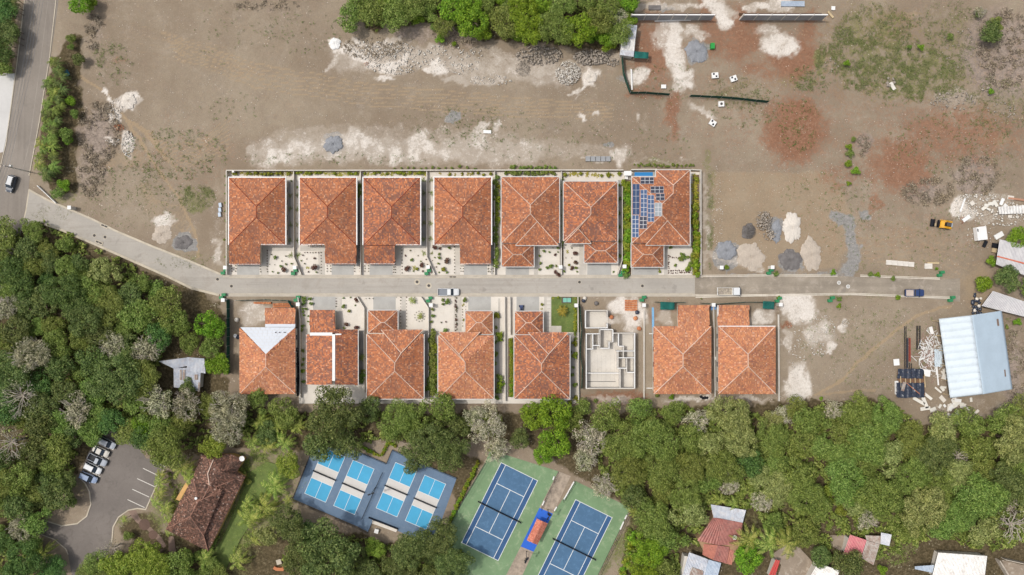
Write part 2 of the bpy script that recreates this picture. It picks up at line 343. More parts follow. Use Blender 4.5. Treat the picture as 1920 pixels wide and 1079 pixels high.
# green weeds and lawns
for a in [(1640, 90, 90, 90, .6), (1730, 130, 100, 60, .62), (1600, 120, 40, 50, .5), (1770, 60, 60, 50, .4), (1690, 172, 60, 14, .6), (1880, 190, 50, 40, .35), (1390, 175, 55, 28, .3), (370, 372, 34, 24, .6), (1860, 60, 24, 34, .5), (1540, 120, 12, 30, .7),
          (1330, 400, 7, 90, .5), (1332, 320, 8, 40, .5), (290, 350, 40, 20, .15), (1230, 308, 60, 4, .6), (350, 480, 50, 16, .3), (1240, 300, 30, 5, .4), (115, 365, 24, 20, .6), (1600, 560, 40, 12, .1), (1640, 650, 60, 30, .2),
          (490, 870, 70, 30, .75), (480, 940, 50, 90, .85), (430, 1000, 60, 90, .8), (330, 960, 60, 60, .7), (545, 950, 40, 60, .4), (155, 915, 18, 18, .35), (230, 975, 20, 14, .5), (1680, 1010, 40, 50, .6), (1450, 960, 60, 50, .5), (60, 180, 30, 20, .2), (1500, 150, 60, 20, .3)]: el('V', *a)
pl('V', [(470, 880), (420, 1010), (385, 1079)], 30, .9); pl('V', [(1180, 990), (1130, 1079)], 26, .7)
# tan wheel tracks and footpaths
pl('T', [(300, 60), (480, 130), (700, 165), (950, 190), (1150, 205)], 60, .22); [pl('T', [(300 + 6 * k, 60 + 9 * k), (480, 120 + 9 * k), (700, 158 + 8 * k), (950, 182 + 7 * k), (1150, 196 + 6 * k)], 3.2, .75, .25) for k in range(6)]; [pl('T', [(200 + 12 * k, 30 + 20 * k), (420, 90 + 14 * k), (560, 200 + 6 * k)], 3, .5, .25) for k in range(4)]; [pl('T', [(1420 + 9 * k, 330), (1440 + 12 * k, 420), (1590 + 6 * k, 470)], 3, .6, .3) for k in range(5)]; [pl('T', [(1600, 450 + 9 * k), (1720, 430 + 11 * k), (1830, 470 + 14 * k)], 3, .6, .3) for k in range(6)]; pl('T', [(330, 0), (480, 60), (560, 110)], 20, .3)
for k in range(9): pl('T', [(238 + 6 * k, 222 + 3 * k), (275 + 4 * k, 258 + 5 * k), (330, 272 + 6 * k), (385 - 2 * k, 258 + 6 * k), (430, 215 + 9 * k)], 2.6, .8, .2)
for k in range(7): pl('T', [(262 + 5 * k, 345 + 6 * k), (290 + 9 * k, 400 - 2 * k), (340 + 4 * k, 440)], 2.6, .6, .3)
pl('T', [(148, 143), (200, 175), (238, 225), (285, 300), (335, 370), (368, 440), (370, 480)], 7, .9, .3); pl('T', [(165, 330), (220, 300), (262, 300)], 30, .5); pl('T', [(270, 350), (300, 420), (340, 410)], 30, .4)
pl('T', [(1525, 742), (1580, 712), (1640, 652), (1720, 592), (1780, 575)], 7, .9, .3); pl('T', [(1525, 742), (1600, 732), (1640, 732)], 6, .7, .3); pl('T', [(1560, 600), (1620, 660)], 6, .4, .4)
el('T', 1440, 380, 110, 60, .35); el('T', 1700, 460, 130, 60, .4); el('T', 1840, 540, 40, 60, .6); el('T', 1620, 480, 30, 60, .3); el('T', 1870, 265, 50, 14, .6); el('T', 1700, 30, 20, 12, .6)
# dry brush, stony rubble, dark leaf litter
for a in [(185, 250, 40, 60, .75), (172, 320, 30, 40, .6), (178, 60, 20, 30, .5), (865, 60, 50, 24, .9), (780, 65, 60, 16, .6), (1870, 100, 80, 100, .9), (1890, 160, 40, 40, .6), (1735, 360, 50, 26, .8), (1830, 330, 40, 40, .8), (1620, 275, 14, 30, .7), (1900, 700, 30, 90, .7), (130, 20, 30, 40, .3), (520, 20, 60, 16, .4)]: el('B', *a)
for a in [(740, 110, 110, 36, .8), (900, 115, 80, 34, .7), (1010, 115, 50, 30, .8), (1130, 105, 40, 16, .8), (1080, 125, 30, 22, .9), (980, 130, 20, 14, .9), (1860, 80, 40, 60, .5), (1790, 185, 50, 20, .7), (1345, 420, 10, 80, .4), (1540, 620, 40, 60, .6), (1560, 680, 30, 50, .4), (1850, 390, 60, 30, .9), (1860, 350, 50, 12, .5), (1820, 770, 80, 24, .6), (1720, 650, 30, 50, .4), (1570, 395, 60, 14, .4), (1680, 395, 80, 20, .4), (410, 430, 16, 80, .5),
          (1190, 590, 30, 40, .5), (440, 600, 12, 80, .3), (1390, 748, 90, 8, .5), (1470, 640, 12, 100, .5), (360, 470, 20, 8, .4), (1900, 400, 50, 40, .6), (1630, 500, 30, 8, .4)]: el('S', *a)
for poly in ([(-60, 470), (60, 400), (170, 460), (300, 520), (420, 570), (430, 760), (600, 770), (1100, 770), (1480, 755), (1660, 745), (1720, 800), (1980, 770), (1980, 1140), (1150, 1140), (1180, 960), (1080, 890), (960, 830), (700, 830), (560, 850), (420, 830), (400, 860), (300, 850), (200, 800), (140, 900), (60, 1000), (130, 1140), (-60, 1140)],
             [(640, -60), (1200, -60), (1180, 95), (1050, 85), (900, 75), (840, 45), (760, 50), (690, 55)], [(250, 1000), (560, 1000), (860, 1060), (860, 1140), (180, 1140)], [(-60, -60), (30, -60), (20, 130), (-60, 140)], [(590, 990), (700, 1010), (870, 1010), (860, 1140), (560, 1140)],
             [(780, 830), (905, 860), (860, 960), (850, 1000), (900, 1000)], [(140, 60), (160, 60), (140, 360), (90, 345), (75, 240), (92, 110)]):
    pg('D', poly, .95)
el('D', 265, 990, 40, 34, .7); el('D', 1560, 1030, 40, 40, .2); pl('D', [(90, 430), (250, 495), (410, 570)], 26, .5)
# relief only where nothing is laid on the ground
built = [(-60, -60, 120, 1140), (40, 380, 440, 570), (410, 315, 1330, 770), (1300, 500, 1800, 570), (60, 800, 320, 1140), (540, 830, 1190, 1140)]
flat = np.ones(gx.shape)
for x0, y0, x1, y1 in built:
    d = np.maximum(np.maximum(x0 - gx, gx - x1), np.maximum(y0 - gy, gy - y1)); flat = np.minimum(flat, np.clip(d / 25, 0, 1))
gz = -flat * (.03 + .38 * fbm(gx / 60, gy / 60, 4) + .16 * CH['S'] * fbm(gx / 5, gy / 5, 2)) + .0
gz += flat * .12 * CH['W'] * fbm(gx / 9, gy / 9, 2)
V = np.stack([(gx - CX) * S, (CY - gy) * S, gz], -1).reshape(-1, 3)
ny, nx = gx.shape; ii = np.arange(ny * nx).reshape(ny, nx)
F = np.stack([ii[1:, :-1], ii[1:, 1:], ii[:-1, 1:], ii[:-1, :-1]], -1).reshape(-1, 4)

t = NT('vacant_soil')
def att(n):
    a = t.new('ShaderNodeAttribute'); a.attribute_name = n; return a.outputs['Fac']
n_big = t.noise(.035, 5, .6); n_med = t.noise(.3, 6, .7, 'Object', .3); n_fine = t.noise(1.6, 5, .75); n_gr = t.noise(5.0, 3, .8)
col = t.mix(t.step(n_big, .35, .65), lin((131, 117, 100)), lin((146, 133, 115)))
col = t.mix(t.math('MULTIPLY', t.step(n_med, .45, .7), .5), col, lin((134, 123, 110)))
n_m2 = t.noise(.16, 9, .82, 'Object', .25); col = t.mix(t.math('MULTIPLY', t.step(n_m2, .5, .68), .4), col, lin((166, 155, 140))); col = t.mix(t.math('MULTIPLY', t.step(n_m2, .5, .36), .4), col, lin((128, 112, 96)))
def lay(ch, c1, c2, k=.75, lo=.42, hi=.62, mx=1.0):
    global col
    v = t.math('ADD', att('w' + ch), t.math('MULTIPLY', t.math('SUBTRACT', t.math('ADD', t.math('MULTIPLY', n_med, .45), t.math('MULTIPLY', n_fine, .55)), .5), k * 2))
    c = t.mix(t.step(n_fine, .35, .7), lin(c1), lin(c2))
    col = t.mix(t.math('MULTIPLY', t.step(v, lo, hi), mx), col, c)
lay('T', (160, 140, 112), (150, 132, 108), .6, .2, .85, .8)
lay('B', (128, 116, 106), (160, 146, 134), .8, .35, .7)
lay('R', (124, 88, 68), (144, 108, 86), 1.5, .05, .8, .95)
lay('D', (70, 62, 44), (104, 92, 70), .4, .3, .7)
lay('V', (94, 102, 58), (124, 122, 80), 2.2, .25, .95, .85)
lay('G', (126, 124, 121), (148, 145, 141), .5, .3, .6)
lay('S', (182, 172, 158), (126, 112, 98), 1.1, .58, .66, .75)
lay('W', (190, 181, 170), (168, 157, 144), .6, .0, .6, .75)
lay('W', (220, 214, 206), (190, 181, 170), 2.4, .5, .95, .95)
# pebbles and grit: small light and dark specks
n_hf = t.noise(2.6, 2, .9); col = t.mix(t.math('MULTIPLY', t.step(n_hf, .56, .7), .4), col, t.mix(1.0, col, (.72, .71, .7), 'MULTIPLY')); col = t.mix(t.math('MULTIPLY', t.step(n_hf, .42, .3), .35), col, t.mix(1.0, col, (1.22, 1.2, 1.18), 'MULTIPLY'))
vo = t.new('ShaderNodeTexVoronoi'); vo.inputs['Scale'].default_value = 1.1; t.l.new(t.tc.outputs['Object'], vo.inputs['Vector'])
sp = t.math('MULTIPLY', t.math('LESS_THAN', vo.outputs['Distance'], .14), t.step(n_med, .5, .6)); col = t.mix(t.math('MULTIPLY', sp, .7), col, lin((196, 186, 172)))
col = t.mix(t.math('MULTIPLY', t.step(n_gr, .35, .8), .45), col, t.mix(1.0, col, (.62, .62, .6), 'MULTIPLY'))
col = t.mix(t.math('MULTIPLY', t.step(n_fine, .3, .8), .3), col, t.mix(1.0, col, (1.25, 1.22, 1.2), 'MULTIPLY'))
t.bump(t.math('ADD', n_gr, t.math('MULTIPLY', n_fine, 1.5)), .6, .08)
m_soil = t.done(col, .95, .1)
me = npmesh('ground', V, F, m_soil, True)
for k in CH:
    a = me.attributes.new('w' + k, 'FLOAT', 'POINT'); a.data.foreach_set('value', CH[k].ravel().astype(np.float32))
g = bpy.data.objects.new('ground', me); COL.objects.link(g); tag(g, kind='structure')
# land beyond the picture, out to the horizon
x0, x1, y0, y1 = (-40 - CX) * S, (GX[-1] - CX) * S, (CY - GY[-1]) * S, (CY + 40) * S
t2 = NT('far_land'); na = t2.noise(.02, 6, .65, 'Object', .5); nb = t2.noise(.25, 5, .7)
c2 = t2.mix(t2.step(na, .42, .56), lin((78, 84, 48)), lin((136, 122, 104))); c2 = t2.mix(t2.math('MULTIPLY', nb, .6), c2, t2.mix(1.0, c2, (.6, .6, .55), 'MULTIPLY'))
m_far = t2.done(c2, .95, .1)
mb = MB(); B = 3000
mb.add([(x0, y0, -.3), (x1, y0, -.3), (x1, y1, -.3), (x0, y1, -.3), (-B, -B, -.6), (B, -B, -.6), (B, B, -.6), (-B, B, -.6)], [(4, 5, 1, 0), (5, 6, 2, 1), (6, 7, 3, 2), (7, 4, 0, 3)])
tag(mb.build('terrain', m_far, origin=(0, 0, 0)), kind='structure')

def struct(name, mat, polys, z=.03, parent=None, z0=-.5, kind='structure'):
    mb = MB()
    for p in polys: mb.prism([P(*q)[:2] for q in p], z0, z)
    o = mb.build(name, mat, parent)
    if parent is None: tag(o, kind=kind)
    return o
def rect(x0, y0, x1, y1): return [(x0, y0), (x1, y0), (x1, y1), (x0, y1)]
def Z1(x, y, ox, oy, s): return (ox + x / s, oy + y / s)
# main road on the left
struct('road', m_road, [[(50, -40), (112, -40), (110, 0), (95, 108), (86, 163), (75, 233), (56, 330), (54, 357), (40, 433), (8, 570), (-70, 570), (-40, 420), (-5, 330), (10, 270), (30, 125)]], .02)
struct('concrete_apron', M('apron', (190, 188, 184), var=.06), [[(-60, 140), (28, 138), (20, 200), (8, 285), (-60, 300)]], .024)
mb = MB()
for pts in ([(110, -40), (93.5, 108), (84.5, 163), (73.5, 233), (55, 330)], [(51.5, -40), (31.5, 125), (11.5, 270), (-3, 330)]):
    mb.ribbon([P(*p) for p in pts], .22, -.2, .13)
tag(mb.build('kerb', m_conc2), kind='structure')
mb = MB()
for k, off in enumerate((12, 18, 45)): mb.ribbon([P(px + off, py) for px, py in ((50, -38), (30, 125), (10, 270), (-4, 325))], .05, .02, .024)
tag(mb.build('road_seam', M('seam_light', (168, 160, 150))), kind='structure')
tag(MB().ribbon([P(54.5, 357.6), P(49, 395), P(40, 433)], .35, -.2, .045).build('drain_channel', m_conc2), kind='structure')
# residential street
north = [(54.5, 357.6), (90, 377), (110, 385.5), (172.7, 412.6), (217.7, 435), (282.8, 462.7), (350, 489), (418, 518), (436, 521)]
south = [(82.6, 419), (110, 427.4), (175, 455), (240, 483.7), (312.8, 516), (360, 539), (413, 552)]
struct('street', m_conc, [north + [(1303, 520.5), (1303, 552), (413, 552.2)] + south[::-1][1:] + [(60, 418), (44, 432)]], .03)
struct('gravel_street', m_gravelroad, [[(1303.3, 520.5), (1440, 519.5), (1580, 518), (1612, 520), (1762, 525), (1800, 522), (1800, 566), (1700, 557), (1440, 551), (1303.3, 552)]], .026)
nk = [(418, 518.7), (436, 519.2), (700, 519.2), (1000, 519.2), (1318, 519)]
def kerbrun(pts, w=.55, z=.13, mat=m_conc2, name='kerb'):
    tag(MB().ribbon([P(*p) for p in pts], w, -.2, z).build(name, mat), kind='structure')
kerbrun([(54, 356), (90, 375.5), (110, 384), (172.7, 411), (217.7, 433.4), (282.8, 461), (350, 487.4), (418, 516.4)], .5)
kerbrun([(84, 421), (110, 429.2), (175, 457), (240, 485.7), (312.8, 518), (360, 541), (411, 553.6)], .6)
struct('pavement', M('pavement', (178, 169, 155), var=.1, big=.5, dirt=((160, 148, 130), .5)), [rect(418, 515.8, 1318, 520.8), rect(413, 551.8, 1303, 556.6), rect(1303.3, 551.8, 1440, 556.3)], .10)
kerbrun([(430, 521.3), (1300, 521.3)], .18, .11); kerbrun([(432, 551.4), (1300, 551.4)], .18, .11)
m_kw = M('kerb_white', (206, 198, 184), var=.12, dirt=((160, 148, 130), .5))
for pts in ([(1318.5, 517.5), (1440, 516.5), (1570, 517)], [(1612.5, 517), (1660, 519), (1762, 522.5)], [(1304, 556.8), (1440, 553.5), (1600, 551.5), (1700, 555.5), (1782, 558.5)]):
    kerbrun([(x, y - 1.1) for x, y in pts], .16, .14, m_kw); kerbrun([(x, y + 1.3) for x, y in pts], .22, .12, m_kw)
# car park and villa garden
lot = [(225, 806), (249.6, 822), (274, 860), (287, 861), (310, 874), (273.5, 955.5), (258, 954.5), (240.5, 957.7), (222.4, 970.7), (213, 988), (210.5, 1017), (196.5, 1048), (191, 1100), (140, 1110), (126.7, 1032.7), (103, 1012), (62, 996.5), (50, 975), (64.6, 970.7), (90, 978), (116, 986), (145, 983.6), (163, 968), (170.7, 945), (169, 924), (160, 906), (148.7, 895.7), (165.5, 849), (191, 813)]
struct('car_park', m_lot, [lot], .02)
kerbrun([(148.7, 895.7), (160, 906), (168, 922), (170.7, 945), (163, 968), (145, 982), (116, 986), (90, 978), (60, 968)], .3); kerbrun([(310, 874), (292, 914), (273.5, 955.5), (258, 953.5), (240.5, 957), (222.4, 970), (212.5, 988), (210, 1017)], .3)
kerbrun([(52, 993), (103, 1012), (124, 1030), (128, 1040)], .2)
m_line = M('line_paint', (214, 210, 200), .7, .06)
mb = MB()
for a, b in ([(1110, 245), (1195, 290)], [(1037, 303), (1148, 357)], [(995, 378), (1125, 438)], [(960, 455), (1082, 512)], [(925, 530), (1048, 588)], [(828, 92), (850, 103)], [(780, 150), (822, 170)], [(735, 205), (790, 237)], [(690, 260), (757, 300)], [(648, 322), (728, 365)]):
    mb.ribbon([P(*Z1(*a, 0, 800, 3.867)), P(*Z1(*b, 0, 800, 3.867))], .15, .018, .026)
tag(mb.build('bay_line', m_line), kind='structure')
struct('garden_path', M('brick_path', (128, 108, 96), var=.15), [[(240, 957), (254, 956), (262, 972), (284, 990), (303, 1008), (312, 1024), (306, 1028), (292, 1010), (276, 994), (256, 980), (246, 968)], [(316, 1006), (326, 1006), (330, 1036), (320, 1045), (316, 1030)]], .02)
tag(MB().cyl(P(271, 984, 0), 1.5, .03, 20).cyl(P(287, 1003, 0), 1.2, .03, 20).build('path_circle', M('circle_paving', (100, 80, 70))), kind='structure')
# garden sheets of the finished plots
TOPL = [428, 552.8, 677.5, 801.2, 927.5, 1052.3, 1170, 1312.5]
struct('gravel_bed', m_bed, [rect(429, 323, 1311.5, 515.7), rect(560.5, 556.7, 1087, 757)], .03)
_yard = ([rect(431, 556.7, 560, 757), rect(1087.5, 556.7, 1208, 760), rect(1208.3, 556.7, 1340, 760), rect(1340.3, 556.7, 1462, 760)])
dr = [(444.5, 486.7, 490), (622, 663.5, 490), (693, 736.3, 490), (870, 913.5, 490), (948, 992, 493), (1101, 1146, 488), (1184.5, 1234.5, 495)]
struct('driveway', m_drive, [rect(a, y, b, 515.9) for a, b, y in dr] + [rect(587, 556.6, 630, 586), rect(700, 556.6, 742, 590), rect(878, 556.6, 920.5, 590), rect(968.5, 556.6, 1011, 590)], .038)
struct('garden_walk', m_path, [rect(488.6, 462, 503.4, 515.8), rect(503.6, 462, 552, 471), rect(597, 471.3, 609.4, 515.8), rect(563, 461, 609.4, 471), rect(741, 461, 752.5, 498), rect(853, 461, 862.6, 515.8), rect(815, 461, 852.8, 464),
                                  rect(1001, 461, 1009, 515.8), rect(1086, 458, 1100, 515.8), rect(1245, 461, 1252, 515.8), rect(630.3, 556.6, 641, 620), rect(752.8, 556.6, 761, 618), rect(851, 556.6, 865.5, 622), rect(1020, 556.6, 1033, 623), rect(736.5, 498.3, 752, 515.8),
                                  rect(1033.3, 612, 1052, 623), rect(934, 560, 938, 745), rect(567, 560, 577, 735)], .036)
struct('side_path', m_pathg, [rect(536, 338, 545, 460), rect(669, 338, 674, 500), rect(789, 338, 799, 462), rect(921, 338, 925.5, 515), rect(1158.5, 338, 1164, 500), rect(1293.5, 330, 1297, 460), rect(672, 620, 681, 722), rect(796, 620, 803, 745), rect(927, 640, 935.5, 745), rect(1069, 640, 1078, 752), rect(1049.5, 338, 1052, 500), rect(492, 323.3, 530, 332)], .042)
# planted strip by house seven, grass behind the wall
struct('planting_bed', M('bed_soil', (110, 94, 74), var=.2), [rect(1166, 338, 1183.5, 515), rect(1298, 328, 1311, 512), rect(926.5, 330, 931, 500), rect(1051, 332, 1056, 500), rect(952.5, 635, 962, 745)], .045)
lawn = struct('lawn', m_grassm, [[(1033.5, 557), (1087, 557), (1087, 623.5), (1052.5, 623.5), (1052.5, 611.5), (1033.5, 611.5)]], .05)

# ------------------------------------------------------------------ courts
def Zc(x, y): return (800 + x / 3.8675, 800 + y / 3.8675)
def Zp(x, y): return (500 + x / 3.8675, 800 + y / 3.8675)
m_cg = M('court_green', (112, 138, 102), .7, .10, .12, 3, .1, dirt=((142, 156, 124), .8)); m_cb = M("court_blue", (72, 104, 134), .7, .08, .2, 3, .1, dirt=((88, 122, 152), .7)); m_cl = M('court_line', (214, 216, 214), .7, .05)
m_cbd = M('court_blue_dark', (54, 86, 124), .7, .08, .2, 3, .1)
m_ps = M('pickle_slate', (96, 116, 138), .7, .08, .2, 3, .1, dirt=((112, 126, 142), .6)); m_pb = M('pickle_blue', (72, 156, 194), .7, .05, .3); m_pw = M('kitchen_white', (196, 193, 188), .7, .05, .3, dirt=((176, 172, 166), .5))
def court_frame(o, u, v):
    o = Vector(P(*o)[:2]); u = Vector((u[0], -u[1])).normalized(); v = Vector((v[0], -v[1])).normalized()
    return lambda a, b: tuple(o + u * a + v * b)
def tennis(corner, label):
    q = court_frame(corner, (265, 131), (-287, 580)); Wd, Ln = 10.85, 23.75; t_ = .07
    c = thing('tennis_court', label, 'tennis court', (*q(Wd / 2, Ln / 2), .03), 0, 'tennis courts')
    def rc(a0, b0, a1, b1): return [q(a0, b0), q(a1, b0), q(a1, b1), q(a0, b1)]
    MB().prism(rc(0, 0, Wd, Ln), 0, .036).build('playing_surface', m_cb, c)
    s = 1.37
    MB().prism(rc(0, 0, s, Ln), .036, .040).prism(rc(Wd - s, 0, Wd, Ln), .036, .040).build('tramlines', m_cbd, c)
    for a0, b0, a1, b1 in ((-t_, -t_, Wd + t_, t_), (-t_, Ln - t_, Wd + t_, Ln + t_), (-t_, t_, t_, Ln - t_), (Wd - t_, t_, Wd + t_, Ln - t_), (s - t_, t_, s + t_, Ln - t_), (Wd - s - t_, t_, Wd - s + t_, Ln - t_), (s + t_, 5.4, Wd - s - t_, 5.56), (s + t_, Ln - 5.56, Wd - s - t_, Ln - 5.4), (Wd / 2 - t_, 5.56, Wd / 2 + t_, Ln - 5.56)):
        MB().prism(rc(a0, b0, a1, b1), .038, .046).build('line', m_cl, c)
    return q, Wd, Ln
def net(q, Wd, Ln, over, h, label, grp):
    a = q(-over, Ln / 2); b = q(Wd + over, Ln / 2)
    n = thing('court_net', label, 'net', (*q(Wd / 2, Ln / 2), .04), 0, grp)
    MB().ribbon([a, b], .03, .06, h).build('mesh', m_black, n); MB().ribbon([a, b], .10, h, h + .05).build('tape', M('tape_' + grp, (70, 74, 78)), n)
    for p in (a, b): MB().cyl((p[0], p[1], 0), .06, h + .12, 8).build('post', m_black, n)
tag(MB().prism([P(*p)[:2] for p in [(462, 890), (500, 866), (548, 880), (538, 905), (505, 930), (452, 1010), (420, 1075), (378, 1090), (388, 1045), (415, 1015), (462, 905)]], -.2, .012).build('lawn', m_grassm), kind='structure')
struct('court_apron', m_cg, [[Zc(460, 170), Zc(955, 325), Zc(830, 592), Zc(682, 872), Zc(560, 1110), Zc(180, 1110), Zc(150, 760), Zc(200, 640), Zc(430, 250)], [Zc(1078, 395), Zc(1478, 590), Zc(1402, 745), Zc(1225, 1110), Zc(680, 1110), Zc(775, 908), Zc(915, 632)]], .02)
struct('court_mat', M('mat_blue', (48, 98, 190), .8, .08), [[Zc(818, 590), Zc(915, 632), Zc(775, 908), Zc(682, 870)]], .03)
struct('pebble_strip', M('pebbles', (158, 144, 128), var=.25, big=1, fine=4, bump=.6), [[Zc(955, 325), Zc(1045, 360), Zc(915, 632), Zc(818, 590)], [Zc(682, 871), Zc(774, 909), Zc(680, 1110), Zc(560, 1110)]], .026)
q1 = tennis(Zc(540, 262), 'blue tennis court in the green surround, left of the roofed bench hut'); q2 = tennis(Zc(1080, 530), 'blue tennis court in the green surround, right of the roofed bench hut')
net(*q1, .95, 1.0, 'dark net across the left one of the two tennis courts', 'tennis nets'); net(*q2, .95, 1.0, 'dark net across the right one of the two tennis courts', 'tennis nets')
struct('pickleball_apron', m_ps, [[Zp(345, 140), Zp(192, 525), Zp(665, 728), Zp(735, 765), Zp(775, 675), Zp(940, 752), Zp(1200, 870), Zp(1378, 375), Zp(1130, 270), Zp(912, 168), Zp(870, 268), Zp(660, 178)]], .02)
pn = ['leftmost', 'second from the left', 'third from the left', 'rightmost']
for i, o in enumerate(((417, 154), (627, 243), (935, 260), (1146, 352))):
    q = court_frame(Zp(*o), (151, 65), (-142, 331)); Wd, Ln, t_ = 6.1, 13.2, .05
    def rc(a0, b0, a1, b1): return [q(a0, b0), q(a1, b0), q(a1, b1), q(a0, b1)]
    c = thing('pickleball_court', pn[i] + ' of the four light blue pickleball courts on slate paving', 'pickleball court', (*q(3, 6.6), .03), 0, 'pickleball courts')
    for a in (0, Ln - 4.55): MB().prism(rc(0, a, Wd, a + 4.55), 0, .036).build('service_box', m_pb, c)
    MB().prism(rc(0, 4.55, Wd, Ln - 4.55), 0, .036).build('kitchen', m_pw, c)
    for a0, b0, a1, b1 in ((-t_, -t_, Wd + t_, t_), (-t_, Ln - t_, Wd + t_, Ln + t_), (-t_, t_, t_, Ln - t_), (Wd - t_, t_, Wd + t_, Ln - t_), (t_, 4.5, Wd - t_, 4.6), (t_, Ln - 4.6, Wd - t_, Ln - 4.5), (Wd / 2 - t_, t_, Wd / 2 + t_, 4.5), (Wd / 2 - t_, Ln - 4.5, Wd / 2 + t_, Ln - t_)):
        MB().prism(rc(a0, b0, a1, b1), .036, .042).build('line', m_cl, c)
    net(q, Wd, Ln, .25, .9, 'dark net across the ' + pn[i] + ' of the pickleball courts', 'pickleball nets')
def fence(name, label, pts, h, mat, step=3.0, postmat=None, group=None, lean=0, rails=True, cat='fence', thick=.04):
    pts = [Vector(P(*p)[:2]) for p in pts]; f = thing(name, label, cat, (*pts[0], 0), 0, group)
    for i in range(len(pts) - 1):
        a, b = pts[i], pts[i + 1]; d = b - a; Ln = d.length; n = max(1, round(Ln / step)); u = d / Ln
        for k in range(n):
            p0 = a + d * (k / n) + u * .04; p1 = a + d * ((k + 1) / n) - u * .04; j = random.uniform(-.06, .06) * (thick < .05)
            MB().ribbon([p0, p1 + Vector((-u.y, u.x)) * j], thick, 0.02, h + random.uniform(-.06, .06)).build('panel', mat, f)
            MB().box((*(a + d * (k / n)), h / 2 + .06), (.08, .08, h + .12)).build('post', postmat or m_metal, f)
    MB().box((*pts[-1], h / 2 + .06), (.08, .08, h + .12)).build('post', postmat or m_metal, f)
    return f
# open chain link court fences: posts, rails, thin wires
def wirefence(label, pts, h, mat=m_black, step=3):
    pts = [Vector(P(*p)[:2]) for p in pts]; f = thing('wire_fence', label, 'fence', (*pts[0], 0), 0)
    for i in range(len(pts) - 1):
        a, b = pts[i], pts[i + 1]; d = b - a; n = max(1, round(d.length / step))
        for k in range(n + 1): MB().cyl((*(a + d * k / n), 0), .045, h, 6).build('post', mat, f)
        for z in (.1, h / 2, h): MB().ribbon([a, b], .06, z, z + .05).build('rail', mat, f)
        w = MB()
        for k in range(int(d.length / .45)):
            p = a + d * (k * .45 / d.length); w.box((p.x, p.y, h / 2), (.015, .015, h))
        tag(w.build('wire_mesh', mat, f), kind='stuff')
wirefence('dark low wire fence around the lower left edge of the pickleball courts', [Zp(345, 140), Zp(190, 527), Zp(665, 730), Zp(735, 768), Zp(775, 678)], 1.1)
wirefence('dark wire fence between pickleball courts and stepped planting bed above', [Zp(660, 178), Zp(870, 268), Zp(912, 168), Zp(1130, 268), Zp(1378, 373)], 1.1)
wirefence('dark divider fence between second and third pickleball courts', [Zp(840, 335), Zp(692, 668)], 1.1)
wirefence('tall wire fence along the left side of the left tennis court', [Zc(430, 255), Zc(200, 640), Zc(150, 760)], 3)
wirefence('tall wire fence along right edge of the right tennis court', [Zc(1478, 592), Zc(1402, 747), Zc(1240, 1079)], 3)
wirefence('wire fence on right edge of the left tennis court, beside pebbles', [Zc(955, 327), Zc(832, 588)], 2.6); wirefence('wire fence on the left edge of the right tennis court', [Zc(1075, 396), Zc(990, 530)], 2.6)

# ------------------------------------------------------------------ roofs and houses
def plane_of(poly):
    n = Vector((0, 0, 0)); c = Vector((0, 0, 0))
    for i in range(len(poly)):
        a, b = poly[i], poly[(i + 1) % len(poly)]; n += a.cross(b); c += a
    n.normalize()
    if n.z < 0: n = -n
    return c / len(poly), n
def on_plane(px, py, pln, lift=0.0):
    """the point of a plane seen at that place of the photograph"""
    c, n = pln; o = Vector((0, 0, H)); d = P(px, py, 0) - o
    tt = (c + n * lift - o).dot(n) / d.dot(n); return o + d * tt
def tiles(poly, w=.31, l=.40, lift=.02, seed=0):
    c, n = plane_of(poly); dn = Vector((n.x, n.y, 0))
    if dn.length < 1e-4: dn = Vector((0, -1, 0))
    dn = (dn - n * dn.dot(n)).normalized(); u = dn.cross(n).normalized()     # dn points down the slope
    q = np.array([[(p - c).dot(u), (p - c).dot(dn)] for p in poly]); o = Vector(c)
    a = np.arange(q[:, 0].min(), q[:, 0].max(), w); b = np.arange(q[:, 1].max() - l, q[:, 1].min() - l, -l)
    A, Bv = np.meshgrid(a, b); A = A.ravel(); Bv = Bv.ravel(); r = np.random.default_rng(seed)
    keep = inpoly(A + w / 2, Bv + l * .5, q.tolist()); A = A[keep]; Bv = Bv[keep]; n_ = len(A)
    if not n_: return np.zeros((0, 3)), np.zeros((0, 4), int)
    jz = r.uniform(0, .02, n_); ja = r.uniform(-.02, .02, n_); jb = r.uniform(-.02, .02, n_)
    U = np.array(u); D = np.array(dn); N = np.array(n); C = np.array(o)
    vs = []
    for (fa, fh) in ((0, 0), (.27, .045), (.73, .045), (1, 0)):
        for (fb, base) in ((0, .005), (1.06, .045)):
            vs.append(C + np.outer(A + ja + fa * w, U) + np.outer(Bv + jb + fb * l, D) + np.outer(lift + base + fh + jz, N))
    Vv = np.stack(vs, 1).reshape(-1, 3); k = np.arange(n_)[:, None] * 8
    F = np.concatenate([k + np.array([[0, 1, 3, 2]]), k + np.array([[2, 3, 5, 4]]), k + np.array([[4, 5, 7, 6]]), k + np.array([[1, 7, 5, 3]])])
    return Vv, F
def cap(pts, r=.13, mat=None, parent=None, name='ridge_cap'):
    mb = MB()
    for a, b in zip(pts[:-1], pts[1:]):
        mb.tube([a + Vector((0, 0, .07)), b + Vector((0, 0, .07))], r, 6)
    return mb.build(name, mat, parent)
